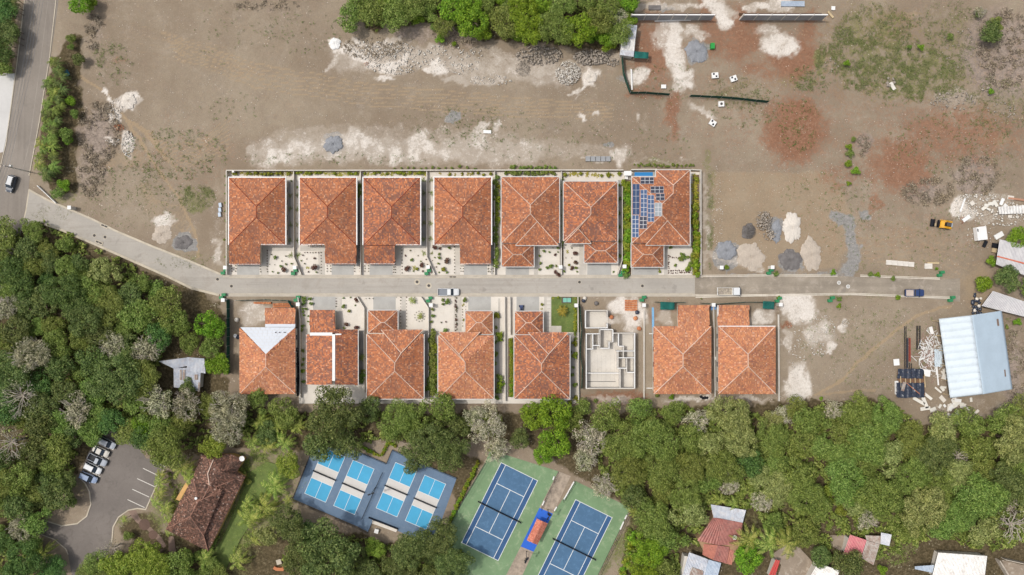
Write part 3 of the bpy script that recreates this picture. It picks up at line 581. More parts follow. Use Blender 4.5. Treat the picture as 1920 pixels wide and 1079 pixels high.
def roof(parent, planes, mat, base, caps=(), capmat=None, seed=0, w=.31, l=.40, r=.13, tile=True):
    """planes: lists of (px, py, z) as the photograph shows them"""
    pl3 = []
    for p in planes:
        p = [P(*q) for q in p]; c_, n_ = plane_of(p)
        if max(abs((v_ - c_).dot(n_)) for v_ in p) > .04: pl3 += [[p[0], p[k], p[k + 1]] for k in range(1, len(p) - 1)]
        else: pl3.append(p)
    mb = MB()
    for p in pl3: mb.add([v for v in p] + [v - Vector((0, 0, .14)) for v in p], [tuple(range(len(p))), tuple(range(2 * len(p) - 1, len(p) - 1, -1))] + [(i, (i + 1) % len(p), len(p) + (i + 1) % len(p), len(p) + i) for i in range(len(p))])
    ro = mb.build('roof', base, parent)
    if tile:
        Vs = []; Fs = []; n = 0
        for i, p in enumerate(pl3):
            v, f = tiles(p, w, l, seed=seed * 10 + i); Vs.append(v); Fs.append(f + n); n += len(v)
        o = npobj('roof_tiles', np.concatenate(Vs), np.concatenate(Fs), mat, ro); tag(o, kind='stuff')
    for c in caps: cap([P(*q) for q in c], r, capmat or m_ridge_w, ro)
    return ro, [plane_of(p) for p in pl3]
EZ, RZ = 3.8, 5.1
def edge(parent, pts, z, w=.26, closed=True, mat=m_white, name='fascia', h=.2, off=.14):
    if w < .26: w = .2; off = math.copysign(.12, off)
    p = [P(x, y, z) for x, y in pts]
    a = sum(p[i].x * p[(i + 1) % len(p)].y - p[(i + 1) % len(p)].x * p[i].y for i in range(len(p)))
    return MB().ribbon(p, w, z - h, z + .12, closed, off if a < 0 else -off).build(name, mat, parent)
def walls(parent, x0, y0, x1, y1, z, mat=m_cream, inset=.45, z0=0):
    a = P(x0, y0, z); b = P(x1, y1, z)
    x0, x1 = a.x + inset, b.x - inset; y1_, y0_ = a.y - inset, b.y + inset
    w = MB().prism([(x0, y0_), (x1, y0_), (x1, y1_), (x0, y1_)], z0, z - .12).build('wall', mat, parent)
    return w, (x0, y0_, x1, y1_)
m_win = NT('window_glass').done(lin((46, 56, 64)), .1, .6); m_door = M('door_wood', (110, 78, 52)); m_gdoor = M('garage_door', (196, 192, 184), .5, .05)
def openings(parent, bb, south=True):
    x0, y0, x1, y1 = bb
    for k in (.18, .42, .66, .86):
        for sx, xx in ((-1, x0), (1, x1)):
            yy = y0 + (y1 - y0) * k
            f = MB().box((xx + sx * .03, yy, 1.7), (.12, 1.5, 1.3)).build('window', m_white, parent); MB().box((xx + sx * .08, yy, 1.7), (.06, 1.3, 1.1)).build('pane', m_win, f)
    yy = y1 if south else y0; sg = 1 if south else -1
    for k in (.2, .5, .8):
        xx = x0 + (x1 - x0) * k
        f = MB().box((xx, yy + sg * .03, 1.4), (2.2, .12, 2.2)).build('window', m_white, parent); MB().box((xx, yy + sg * .08, 1.4), (2.0, .06, 2.0)).build('pane', m_win, f)
def garage_front(parent, bb, south=True):
    x0, y0, x1, y1 = bb; yy = y0 if south else y1; sg = -1 if south else 1
    g = MB().box(((x0 + x1) / 2, yy + sg * .05, 1.1), (min(5, x1 - x0 - 1), .14, 2.2)).build('garage_door', m_gdoor, parent)
TN = ['first', 'second', 'third', 'fourth', 'fifth', 'sixth', 'seventh', 'eighth']
def house(label, loc, group='tiled houses along the street'):
    return thing('tiled_house', label, 'house', P(*loc, 0), 0, group)
# four plain hip roofs, upper row
T4 = [(429.8, 333.8, 535.2, 459.7, 480.7, 387.8, 407.8, 429.8, 487.8, 496.6, 0, 'westernmost upper row house, hip roof with garage wing on its left'),
      (562.3, 333.8, 668, 459.7, 613.9, 387.8, 407.9, 609.7, 668, 495.7, 0, 'second upper row house from the left, garage wing on its right'),
      (681.6, 333.8, 787.9, 460.1, 734.3, 387.8, 408.3, 682.7, 740, 495.7, 2, 'third upper row house from the left, greyish speckled roof'),
      (814.5, 333.4, 920.8, 459.7, 867.5, 389, 406.3, 863, 920.2, 495.7, 0, 'fourth upper row house from the left, garage wing on its right')]
for i, (x0, y0, x1, y1, rx, ra, rb, g0, g1, gy, mt, lab) in enumerate(T4):
    h = house(lab, ((x0 + x1) / 2, (y0 + y1) / 2)); e = EZ
    _, bb = walls(h, x0, y0, x1, y1, e); openings(h, bb)
    _, gb = walls(h, g0, y1 - 6, g1, gy, 2.5, inset=.4); garage_front(h, gb)
    ps = [[(x0, y0, e), (x1, y0, e), (rx, ra, RZ)], [(x0, y1, e), (x0, y0, e), (rx, ra, RZ), (rx, rb, RZ)], [(x1, y0, e), (x1, y1, e), (rx, rb, RZ), (rx, ra, RZ)], [(x1, y1, e), (x0, y1, e), (rx, rb, RZ)]]
    ed = .07 if i in (0, 2) else -.0
    ps.append([(g0, y1 + .6, e - ed * 2 - .03), (g1, y1 + .6, e - ed * 2 - .03), (g1, gy, 2.5), (g0, gy, 2.5)])
    caps = [[(x0, y0, e), (rx, ra, RZ), (rx, rb, RZ), (x1, y1, e)], [(x1, y0, e), (rx, ra, RZ)], [(rx, rb, RZ), (x0, y1, e)]]
    roof(h, ps, m_tile[mt], m_roofbase, caps, m_ridge_d, i, r=.10)
    edge(h, [(x0, y1), (x0, y0), (x1, y0), (x1, y1)], e, closed=False)
    if abs(g0 - x0) < 4: edge(h, [(x1, y1), (g1 + 2, y1)], e, closed=False)
    else: edge(h, [(g0 - 2, y1), (x0, y1)], e, closed=False)
    edge(h, [(g0, gy), (g1, gy)], 2.5, .22, closed=False, off=-.1)
# stepped hip roofs: a raised triangle over one slope, hipped garage
def stepped(lab, x0, y0, x1, y1, yl, rx, ra, rb, kink, tri, g, gr, mt, front, seed, notch, top=None):
    """front: +1 garage at the bottom (south), -1 at the top; yl: eave of the notch side; notch: x where the eave steps"""
    h = house(lab, ((x0 + x1) / 2, (y0 + y1) / 2)); e = EZ
    _, bb = walls(h, x0, y0 + (4 if front < 0 else 0), x1, y1 - (4 if front > 0 else 0), e); openings(h, bb, front > 0)
    _, gb = walls(h, *g, 2.9, inset=.4); garage_front(h, gb, front > 0)
    f0, f1 = (y1, y0) if front > 0 else (y0, y1)          # f0 front eave, f1 back eave
    rf, rk = (rb, ra) if front > 0 else (ra, rb)
    fe = yl                                              # eave line of the base front slope
    ps = [[(x0, f1, e), (x1, f1, e), (rx, rk, RZ)], [(x0, fe, e), (x0, f1, e), (rx, rk, RZ), (rx, rf, RZ)], [(x1, f1, e), (x1, fe, e), (rx, rf, RZ), (rx, rk, RZ)], [(x1, fe, e), (x0, fe, e), (rx, rf, RZ)]]
    caps = [[(x0, fe, e), (rx, rf, RZ), (rx, rk, RZ), (x1, f1, e)], [(x0, f1, e), (rx, rk, RZ)]]
    ro, pn_ = roof(h, ps, m_tile[mt], m_roofbase, caps, m_ridge_w, seed, r=.10)
    # raised slope over the front, its own triangle
    zt = RZ - .4; tr = [(kink[0], kink[1], zt + .25), (tri[0], f0, e + .18), (tri[1], f0, e + .18)]
    roof(h, [tr], m_tile[mt], m_roofbase, [[tr[0], tr[1]], [tr[0], tr[2]], [(rx, rf, RZ), tr[0]]], m_ridge_w, seed + 50, r=.10)
    edge(h, [(tri[0], f0), (tri[1], f0)], e + .15, closed=False, mat=m_gutter, off=.04, w=.14)
    edge(h, [(x0, fe), (x0, f1), (x1, f1), (x1, fe)], e, closed=False, mat=m_gutter, w=.14)
    gx0, gy0, gx1, gy1 = g; z = 2.9; (r0, r1, ry) = gr; rz = z + 1.15
    ps = [[(gx0, gy0, z), (gx1, gy0, z), (r1, ry, rz), (r0, ry, rz)], [(gx1, gy1, z), (gx0, gy1, z), (r0, ry, rz), (r1, ry, rz)], [(gx0, gy1, z), (gx0, gy0, z), (r0, ry, rz)], [(gx1, gy0, z), (gx1, gy1, z), (r1, ry, rz)]]
    caps = [[(gx0, gy0, z), (r0, ry, rz), (r1, ry, rz), (gx1, gy1, z)], [(gx0, gy1, z), (r0, ry, rz)], [(gx1, gy0, z), (r1, ry, rz)]]
    roof(h, ps, m_tile[mt], m_roofbase, caps, m_ridge_w, seed + 80, r=.10)
    edge(h, [(gx0, gy0), (gx1, gy0), (gx1, gy1), (gx0, gy1)], z, .14, mat=m_gutter)
    return h, pn_
stepped('fifth house from the left in the upper row, stepped hip roof with pale ridges', 940.5, 332.7, 1048.5, 460.1, 456.3, 994.5, 384.5, 401.2, (1007.4, 415.6), (966.7, 1047), (941.1, 457.5, 1000.7, 500.1), (962.3, 978.3, 477.9), 0, 1, 5, 966)
stepped('sixth house from the left in the upper row, smaller, garage wing on its right', 1056.8, 341.1, 1157.5, 456.3, 452.3, 1107.9, 389, 402.3, (1084.1, 429), (1058, 1108.4), (1095.7, 453.5, 1157.5, 493), (1117.5, 1135, 470.6), 2, 1, 6, 1108)
stepped('third lower row house from the left, stepped roof, hipped garage wing', 688.2, 618.5, 794.5, 747.9, 626.7, 740.1, 681.2, 696.3, (752.3, 662.3), (714.5, 793.4), (690.5, 582.7, 745.6, 624.5), (714.5, 721.2, 605.2), 0, -1, 7, 714)
stepped('fourth house from the left in the lower row, garage wing on its right', 821.9, 623, 925.7, 747.9, 629.4, 872.4, 680.1, 696.3, (860.8, 664.5), (822.5, 900.2), (872.8, 584, 924, 626.7), (893.5, 902.4, 605.2), 1, -1, 8, 900)
stepped('fifth house from the left in the lower row, dark speckled roof, beside the green lawn', 964.5, 623.4, 1067.9, 747.9, 629, 1015.6, 682.3, 696.8, (1028.5, 664.5), (990, 1066), (965.6, 584.5, 1017.9, 627), (986.7, 995.6, 605.6), 2, -1, 9, 990)
# plain hips at the right end of the lower row
for i, (x0, y0, x1, y1, rx, ra, rb, g, mt, lab) in enumerate([(1225.6, 612.3, 1333.4, 739, 1280.7, 664.5, 687.4, (1271.2, 572.9, 1330.1), 1, 'light orange roofed house right of the unfinished walls, lower row'),
        (1346.8, 611.7, 1454, 739, 1402.6, 664.5, 687.4, (1345.7, 572.9, 1404.6), 1, 'easternmost house of the lower row, light orange roof, garage wing on its left')]):
    h = house(lab, ((x0 + x1) / 2, (y0 + y1) / 2)); e = EZ
    _, bb = walls(h, x0, y0, x1, y1, e, m_slab); openings(h, bb, False); _, gb = walls(h, g[0], g[1], g[2], y0 + 6, 2.6, m_slab, inset=.4)
    ps = [[(x0, y0, e), (x1, y0, e), (rx, ra, RZ)], [(x0, y1, e), (x0, y0, e), (rx, ra, RZ), (rx, rb, RZ)], [(x1, y0, e), (x1, y1, e), (rx, rb, RZ), (rx, ra, RZ)], [(x1, y1, e), (x0, y1, e), (rx, rb, RZ)], [(g[0], g[1], 2.5), (g[2], g[1], 2.5), (g[2], y0 - .4, e - .06), (g[0], y0 - .4, e - .06)]]
    caps = [[(x0, y0, e), (rx, ra, RZ), (rx, rb, RZ), (x1, y1, e)], [(x1, y0, e), (rx, ra, RZ)], [(rx, rb, RZ), (x0, y1, e)]]
    roof(h, ps, m_tile[mt], m_roofbase, caps, m_ridge_w, 20 + i, r=.11)
    if i: edge(h, [(x0, y0 - .6), (x1, y0 - .6)], e + .05, closed=False, mat=m_white, w=.2); edge(h, [(g[0] - .5, y0), (g[0] - .5, g[1])], 3, closed=False, mat=m_white, w=.25)
# seventh house, upper row, with the solar panels
h7 = house('easternmost house of the upper row, terracotta roof carrying many solar panels', (1239, 400)); e = EZ
_, bb = walls(h7, 1185, 332, 1293, 456, e); openings(h7, bb); walls(h7, 1230, 319.6, 1293, 340, e - .05); _, gb = walls(h7, 1184, 455, 1243.9, 500.8, 2.9, inset=.4); garage_front(h7, gb)
sl = .030; zr = e + sl * 54
ps = [[(1185, 332.2, e), (1230, 332.2, e), (1262, 363, e + sl * 31), (1241.2, 383, zr)], [(1185, 456, e), (1185, 332.2, e), (1241.2, 383, zr), (1241.2, 403, zr)], [(1293, 319.6, e), (1293, 459.7, e), (1241.2, 403, zr), (1241.2, 383, zr), (1262, 363, e + sl * 31), (1262.3, 347.5, e + sl * 31)],
      [(1293, 456, e), (1185, 456, e), (1241.2, 403, zr)], [(1230, 319.6, e), (1293, 319.6, e), (1262.3, 347.5, e + sl * 31)], [(1230, 332.2, e), (1230, 319.6, e), (1262.3, 347.5, e + sl * 31), (1262, 363, e + sl * 31)]]
caps = [[(1185, 332.2, e), (1241.2, 383, zr), (1241.2, 403, zr), (1185, 456, e)], [(1241.2, 403, zr), (1251, 414, zr - .4)], [(1241.2, 383, zr), (1262, 363, e + sl * 31), (1262.3, 347.5, e + sl * 31), (1293, 319.6, e)], [(1262.3, 347.5, e + sl * 31), (1230, 319.6, e)]]
ro7, pl7 = roof(h7, ps, m_tile[0], m_roofbase, caps, m_ridge_w, 30, r=.10)
tr = [(1251.6, 414.5, zr - .15), (1210.5, 459.7, e + .18), (1292, 459.7, e + .18)]
roof(h7, [tr], m_tile[0], m_roofbase, [[tr[0], tr[1]], [tr[0], tr[2]]], m_ridge_w, 31, r=.10)
edge(h7, [(1230, 332.2), (1230, 319.6), (1293, 319.6), (1293, 459.7), (1210.5, 459.7)], e + .02, .14, False, m_gutter); edge(h7, [(1185, 456), (1185, 332.2), (1229, 332.2)], e, .14, False, m_gutter)
gx0, gy0, gx1, gy1, z, r0, r1, ry = 1184, 457, 1243.9, 500.8, 2.9, 1205.6, 1223.4, 477.9; rz = z + 1.15
roof(h7, [[(gx0, gy0, z), (gx1, gy0, z), (r1, ry, rz), (r0, ry, rz)], [(gx1, gy1, z), (gx0, gy1, z), (r0, ry, rz), (r1, ry, rz)], [(gx0, gy1, z), (gx0, gy0, z), (r0, ry, rz)], [(gx1, gy0, z), (gx1, gy1, z), (r1, ry, rz)]], m_tile[0], m_roofbase,
     [[(gx0, gy0, z), (r0, ry, rz), (r1, ry, rz), (gx1, gy1, z)], [(gx0, gy1, z), (r0, ry, rz)], [(gx1, gy0, z), (r1, ry, rz)]], m_ridge_w, 32, r=.10)
edge(h7, [(gx0, gy0), (gx1, gy0), (gx1, gy1), (gx0, gy1)], z, .14, mat=m_gutter)
m_cell = [NT('solar_blue').done(lin((68, 88, 120)), .6, .12), NT('solar_dark').done(lin((64, 66, 78)), .6, .12), NT('solar_grey').done(lin((140, 146, 150)), .6, .12), NT('solar_deep').done(lin((54, 70, 100)), .6, .12)]
m_frame = M('panel_frame', (206, 208, 212), .4, .05)
def panel(zx0, zy0, zx1, zy1, pln, ci):
    f = lambda x, y, lft: on_plane(1130 + x / 4.497, 300 + y / 4.497, pln, lft)
    q = [(zx0, zy0), (zx1, zy0), (zx1, zy1), (zx0, zy1)]
    lo = [f(*p, .17) for p in q]; hi = [f(*p, .22) for p in q]
    fr = MB().add(lo + hi, [(0, 1, 2, 3), (4, 5, 6, 7), (0, 1, 5, 4), (1, 2, 6, 5), (2, 3, 7, 6), (3, 0, 4, 7)]).build('solar_panel', m_frame, h7)
    i = 1.6 if ci != 3 else .9; q2 = [(zx0 + i, zy0 + i), (zx1 - i, zy0 + i), (zx1 - i, zy1 - i), (zx0 + i, zy1 - i)]; my = (zy0 + zy1) / 2
    lo = [f(*p, .2) for p in q2]; hi = [f(*p, .228) for p in q2]
    MB().add(lo + hi, [(0, 1, 2, 3), (4, 5, 6, 7), (0, 1, 5, 4), (1, 2, 6, 5), (2, 3, 7, 6), (3, 0, 4, 7)]).build('cell_sheet', m_cell[ci], fr)
WPL, NPL = pl7[1], pl7[0]
for x0, y0, cw, chh, nx_, ny_, ci, pln in [(251, 203, 30, 52, 2, 5, 3, WPL), (248, 466, 28.5, 37.6, 2, 5, 0, WPL), (319, 252, 28, 37.5, 2, 6, 0, WPL), (310, 479, 32, 34, 2, 3, 1, WPL), (379, 297, 27.5, 37.5, 2, 4, 0, WPL), (379, 449, 28, 37, 2, 2, 0, WPL),
                                           (438, 362, 30, 38, 2, 3, 2, WPL), (319, 146, 37.5, 28.5, 3, 2, 1, NPL), (404, 223, 37, 29, 3, 2, 1, NPL), (448, 285, 37, 28.5, 2, 2, 1, NPL)]:
    for a in range(nx_):
        for b in range(ny_): panel(x0 + a * cw + .4, y0 + b * chh + .4, x0 + (a + 1) * cw - .4, y0 + (b + 1) * chh - .4, pln, ci)
# pool of the seventh house
p = thing('swimming_pool', 'narrow blue swimming pool at the top left corner behind the solar-panelled house', 'pool', P(1207, 327, 0))
MB().prism([P(1187.5, 322.6)[:2], P(1228.5, 322.6)[:2], P(1228.5, 331.5)[:2], P(1187.5, 331.5)[:2]], .0, .06).build('deck', m_pathg, p)
MB().prism([P(1189.5, 323.4)[:2], P(1224, 323.4)[:2], P(1224, 331)[:2], P(1189.5, 331)[:2]], .03, .08).build('water', m_water, p)
# the house with the bare white slope, lower row far left
h = house('westernmost house of the lower row, one slope still bare white sheets', (500, 680)); x0, y0, x1, y1, rx, ra, rb = 449.4, 614.1, 553.9, 739, 498.5, 664.5, 688.3
_, bb = walls(h, x0, y0, x1, y1, e, m_slab); openings(h, bb, False); walls(h, 497.2, 577.8, 553.4, 618, 2.6, m_slab, inset=.4)
ps = [[(x0, y1, e), (x0, y0, e), (rx, ra, RZ), (rx, rb, RZ)], [(x1, y0, e), (x1, y1, e), (rx, rb, RZ), (rx, ra, RZ)], [(x1, y1, e), (x0, y1, e), (rx, rb, RZ)], [(497.2, 577.8, 2.6), (553.4, 577.8, 2.6), (553.4, 607.6, 3.5), (497.2, 607.6, 3.5)]]
roof(h, ps, m_tile[1], m_roofbase, [[(rx, ra, RZ), (rx, rb, RZ), (x1, y1, e)], [(rx, rb, RZ), (x0, y1, e)]], m_ridge_w, 40, r=.09)
m_sheet = M('white_roof_sheet', (192, 197, 204), .45, .04)
sh = [P(x0 + 1, y0, e), P(x1, y0, e), P(rx, ra, RZ)]; pln = plane_of(sh)
rs = MB().add(sh + [v - Vector((0, 0, .1)) for v in sh], [(0, 1, 2), (3, 4, 5), (0, 1, 4, 3), (1, 2, 5, 4), (2, 0, 3, 5)]).build('bare_slope', m_gutter, h)
for k in range(9):                      # sheet rows, each a piece
    ya, yb = y0 + k * 5.6, min(y0 + (k + 1) * 5.6 - .4, ra); fa = (ya - y0) / (ra - y0); fb = (yb - y0) / (ra - y0)
    if fb <= fa: continue
    q = [(x0 + 1 + (rx - x0 - 1) * fa, ya), (x1 + (rx - x1) * fa, ya), (x1 + (rx - x1) * fb, yb), (x0 + 1 + (rx - x0 - 1) * fb, yb)]
    ncol = max(1, int((q[1][0] - q[0][0]) / 9))
    for j in range(ncol):
        f0_, f1_ = j / ncol + .004, (j + 1) / ncol - .004
        L4 = [(q[0][0] + (q[1][0] - q[0][0]) * f0_, ya), (q[0][0] + (q[1][0] - q[0][0]) * f1_, ya), (q[3][0] + (q[2][0] - q[3][0]) * f1_, yb), (q[3][0] + (q[2][0] - q[3][0]) * f0_, yb)]
        lo = [on_plane(*p_, pln, .02) for p_ in L4]; hi = [on_plane(*p_, pln, .05 + .01 * random.random()) for p_ in L4]
        MB().add(lo + hi, [(0, 1, 2, 3), (4, 5, 6, 7), (0, 1, 5, 4), (1, 2, 6, 5), (2, 3, 7, 6), (3, 0, 4, 7)]).build('sheet', m_sheet, rs)
MB().prism([P(497.2, 608, 3.6)[:2], P(553.4, 608, 3.6)[:2], P(553.4, 613.5, 3.6)[:2], P(497.2, 613.5, 3.6)[:2]], 3.3, 3.62).build('gutter_strip', m_sheet, h)
mb = MB()
for k in range(14):
    f_ = random.random(); c = on_plane(rx + 2 + (x1 - rx) * .75 * f_, ra - (ra - y0) * .75 * f_ + random.uniform(-2, 2), pln, .2)
    mb.box(c, (.5, .3, .15), random.random() * 3)
tag(mb.build('loose_tile', m_tile[0], h), kind='stuff')
for vx, vy in ((517.5, 623.5), (524.5, 623.5)): MB().cyl(on_plane(vx, vy, pln), .12, .5, 8).build('vent_pipe', m_black, h)
MB().box(on_plane(534, 623.5, pln, .1), (.6, .2, .15)).build('roof_vent', m_black, h)
# the two-leaf house with the white gutter cross
h = house('lower row house with a white T-shaped gutter between its roof halves', (622, 665)); z = 3.6
walls(h, 574, 627.5, 623, 721.2, z, m_cream); _, bb = walls(h, 628.4, 618.5, 671, 721.7, z, m_cream); walls(h, 581, 581.8, 628, 623, 2.9, m_cream, inset=.4)
MB().box((*P(600, 721, 3)[:2], 1.4), (4, .14, 2.2)).build('window', m_win, h)
roof(h, [[(574.1, 627.2, 3.6), (623, 627.2, 4.9), (623, 721.2, 4.9), (574.1, 721.2, 3.6)]], m_tile[2], m_roofbase, [], None, 50)
roof(h, [[(628.4, 618.5, 4.9), (671, 618.5, 3.6), (671, 721.7, 3.6), (628.4, 721.7, 4.9)]], m_tile[2], m_roofbase, [], None, 51)
roof(h, [[(581.2, 581.8, 2.7), (627.9, 581.8, 2.7), (627.9, 623.4, 3.5), (581.2, 623.4, 3.5)]], m_tile[2], m_roofbase, [], None, 52)
MB().prism([P(623, 627, 5)[:2], P(628.3, 627, 5)[:2], P(628.3, 714.7, 5)[:2], P(623, 714.7, 5)[:2]], 4.7, 5.06).build('white_gutter', m_white, h)
MB().prism([P(581, 624, 5)[:2], P(622.8, 624, 5)[:2], P(622.8, 629.6, 5)[:2], P(581, 629.6, 5)[:2]], 4.6, 5.0).build('white_gutter', m_white, h)
MB().prism([P(628.6, 626, 5)[:2], P(640, 626, 5)[:2], P(640, 628.4, 5)[:2], P(628.6, 628.4, 5)[:2]], 4.75, 5.1).build('white_gutter', m_white, h)
MB().prism([P(629, 621.5, 4)[:2], P(640, 621.5, 4)[:2], P(640, 625.6, 4)[:2], P(629, 625.6, 4)[:2]], 3.6, 3.9).build('canopy', m_white, h)
edge(h, [(574, 721.2), (574, 627.2)], 3.6, closed=False, mat=m_gutter, w=.14); edge(h, [(671, 618.5), (671, 721.7)], 3.6, closed=False, mat=m_gutter, w=.14, off=-.08)
# unfinished house: slab and block walls without a roof
u = thing('unfinished_house', 'roofless house shell of pale block walls on a concrete slab, lower row', 'building shell', P(1145, 675, 0))
Zu = lambda x, y: (900 + x / 4.497, 530 + y / 4.497)
for r_ in (rect(*Zu(884, 232), *Zu(1082, 388)), rect(*Zu(890, 428), *Zu(1310, 898)), rect(*Zu(1008, 392), *Zu(1124, 427))): MB().prism([P(*q)[:2] for q in r_], 0, .12).build('floor_slab', m_slab, u)
HW = 2.5
WL = [((887, 236), (1074, 236)), ((890, 240), (890, 383)), ((887, 383), (1076, 383)), ((1072, 240), (1072, 290)), ((1072, 345), (1072, 380)), ((897, 430), (897, 895)), ((901, 893), (1303, 893)), ((1304, 425), (1304, 889)), ((901, 433), (1006, 433)), ((1011, 395), (1011, 556)), ((1015, 397), (1120, 397)), ((1120, 401), (1120, 500)),
      ((1075, 501), (1116, 501)), ((1088, 505), (1088, 553)), ((1015, 555), (1092, 555)), ((1124, 428), (1300, 428)), ((1168, 432), (1168, 535)), ((1172, 537), (1212, 537)), ((1210, 541), (1210, 632)), ((951, 437), (951, 558)), ((901, 561), (955, 561)), ((1001, 440), (1001, 526)), ((955, 531), (1007, 531)), ((1150, 578), (1300, 578)), ((1164, 582), (1164, 720)),
      ((1168, 635), (1300, 635)), ((1160, 723), (1234, 723)), ((1237, 639), (1237, 757)), ((1241, 758), (1300, 758)), ((901, 768), (1180, 768)), ((1182, 730), (1182, 889))]
for k, (a, b) in enumerate(WL):
    hh = HW + .004 * (k % 7) - (.9 if k in (29,) else 0)
    pa, pb = P(*Zu(*a), HW)[:2], P(*Zu(*b), HW)[:2]; wmb = MB().ribbon([pa, pb], .17, .1, hh)
    MB().ribbon([pa, pb], .2, hh, hh + .12).build('ring_beam', m_white if k % 3 else m_slab, wmb.build('wall', m_cwall, u))
MB().box((*P(*Zu(1024, 835)), .3)[:3], (7.5, .12, .3)).build('floor_step', m_black, u)
for k in range(7): MB().box((*P(1120 + k * 8, 690, 0)[:2], .122), (.03, 7, .012)).build('slab_joint', m_pathg, u)
# villa with old brown tiles by the car park
Zv = lambda x, y, z=0.: (x / 3.867, 800 + y / 3.867, z)
v = thing('brown_villa', 'large villa with weathered dark brown tile roof beside the car park', 'house', P(385, 945, 0))
m_vw = M('villa_wall', (196, 160, 104), var=.1)
outl = [P(*Zv(x, y, 3.4))[:2] for x, y in ((1470, 225), (1660, 215), (1752, 245), (1705, 335), (1762, 368), (1508, 888), (1222, 740), (1405, 385))]
MB().prism(outl, 0, 3.05).build('wall', m_vw, v)
e = 3.2; T = 6.2
low = [[Zv(1450, 793, 4.1), Zv(1590, 455, 4.1), Zv(1780, 362, e), Zv(1510, 905, e)], [Zv(1400, 372, e), Zv(1460, 205, e), Zv(1548, 240, 4.9), Zv(1520, 425, 5.2)], [Zv(1460, 205, e), Zv(1670, 200, e), Zv(1548, 240, 4.9)], [Zv(1610, 330, 5.0), Zv(1670, 200, e), Zv(1765, 238, e), Zv(1718, 330, e), Zv(1780, 362, e), Zv(1590, 460, 4.2), Zv(1520, 425, 5.2), Zv(1548, 240, 4.9), Zv(1670, 200, e)]]
up = [[Zv(1205, 745, e), Zv(1400, 372, e + .5), Zv(1440, 540, T), Zv(1380, 652, T)], [Zv(1400, 372, e + .5), Zv(1612, 465, 4.9), Zv(1440, 540, T)], [Zv(1612, 465, 4.9), Zv(1478, 793, 4.9), Zv(1380, 652, T), Zv(1440, 540, T)], [Zv(1478, 793, 4.9), Zv(1510, 905, e), Zv(1205, 745, e), Zv(1380, 652, T)]]
roof(v, low, m_tile[3], m_roofbase_b, [[Zv(1548, 240, 5.1), Zv(1507, 340, 5.2), Zv(1520, 425, 5.3)]], m_ridge_w, 60, r=.14)
roof(v, up, m_tile[3], m_roofbase_b, [[Zv(1520, 432, 5.9), Zv(1468, 530, 6.2)], [Zv(1205, 745, e), Zv(1380, 652, T), Zv(1440, 540, T), Zv(1612, 465, 4.9)], [Zv(1400, 372, e + .5), Zv(1440, 540, T)], [Zv(1380, 652, T), Zv(1478, 793, 4.9), Zv(1510, 905, e)]], M('ridge_brown', (150, 112, 96), var=.3), 61, r=.12)
roof(v, [[Zv(1560, 420, 4.95), Zv(1580, 425, 4.9), Zv(1575, 430, 4.9)]], m_tile[3], m_roofbase_b, [[Zv(1560, 440, 5.2), Zv(1700, 385, 4)], [Zv(1765, 238, e), Zv(1615, 300, 4.4), Zv(1575, 385, 4.9)]], M('ridge_brown_b', (150, 112, 96), var=.3), 62, r=.1, tile=False)
MB().cyl(P(*Zv(1423, 520, T)), .35, .3, 12).build('vent_cap', m_white, v)
MB().prism([P(*Zv(x, y, 1))[:2] for x, y in ((1360, 400), (1385, 412), (1318, 530), (1288, 520))], 2.0, 2.1).build('awning', M('awning_tan', (196, 156, 100)), v)
def dish(px, py, z, label, r=.55, pole=True):
    d = thing('satellite_dish', label, 'satellite dish', P(px, py, z))
    c = P(px, py, z); MB().cyl(c, .04, .6, 6).build('mast', m_metal, d)
    mb = MB(); n = 14; rings = [(0, 0), (r * .5, .05), (r, .18)]; vs = [(c.x, c.y, c.z + .6)]; fs = []
    for rr, hh in rings[1:]:
        for k in range(n):
            a = 2 * math.pi * k / n; vs.append((c.x + rr * math.cos(a), c.y + rr * math.sin(a), c.z + .6 + hh))
    fs += [(0, 1 + k, 1 + (k + 1) % n) for k in range(n)] + [(1 + k, 1 + n + k, 1 + n + (k + 1) % n, 1 + (k + 1) % n) for k in range(n)]
    MB().add(vs, fs).build('bowl', m_white, d); MB().tube([(c.x, c.y, c.z + .6), (c.x + .1, c.y, c.z + 1.05)], .03, 5).build('feed_arm', m_metal, d)
dish(*Zv(1762, 228)[:2], 3, 'round white satellite dish at the top right corner of the brown villa', .7)
# corrugated roofs
def ctin(poly3, pitch=.35, amp=.05, rot=None):
    """corrugated sheet along the first edge of the quad poly3 (4 points)"""
    a, b, c, d = poly3; n = max(2, int((b - a).length / pitch) * 2); vs = []; fs = []
    nr = ((b - a).cross(d - a)).normalized(); nr = nr if nr.z > 0 else -nr
    for i in range(n + 1):
        f = i / n; o = nr * (amp if i % 2 else -amp); vs += [a.lerp(b, f) + o, d.lerp(c, f) + o]
    fs = [(2 * i, 2 * i + 2, 2 * i + 3, 2 * i + 1) for i in range(n)]
    m = len(vs); vs = vs + [v_ - Vector((0, 0, .05)) for v_ in vs]
    fs += [tuple(m + i for i in f)[::-1] for f in list(fs)]
    return MB().add(vs, fs)
def tinhouse(name, label, cat, wallpoly, zw, wallmat, sheets, mats, group=None):
    c = P(*wallpoly[0], 0); h = thing(name, label, cat, c, 0, group)
    if wallmat: MB().prism([P(*q, zw)[:2] for q in wallpoly], 0, zw).build('wall', wallmat, h)
    for i, sh_ in enumerate(sheets):
        ctin([P(*q) for q in sh_[:4]], *(sh_[4:] or ())).build('roof_sheet', mats[i % len(mats)], h)
    return h
tin_g = corrmat('tin_grey', (170, 176, 186), (196, 198, 202), (150, 120, 100), amt=.25); tin_w = corrmat('tin_white', (218, 216, 212), (200, 198, 194), (170, 160, 148), amt=.4); tin_b = corrmat('tin_bluegrey', (150, 164, 180), (172, 182, 194))
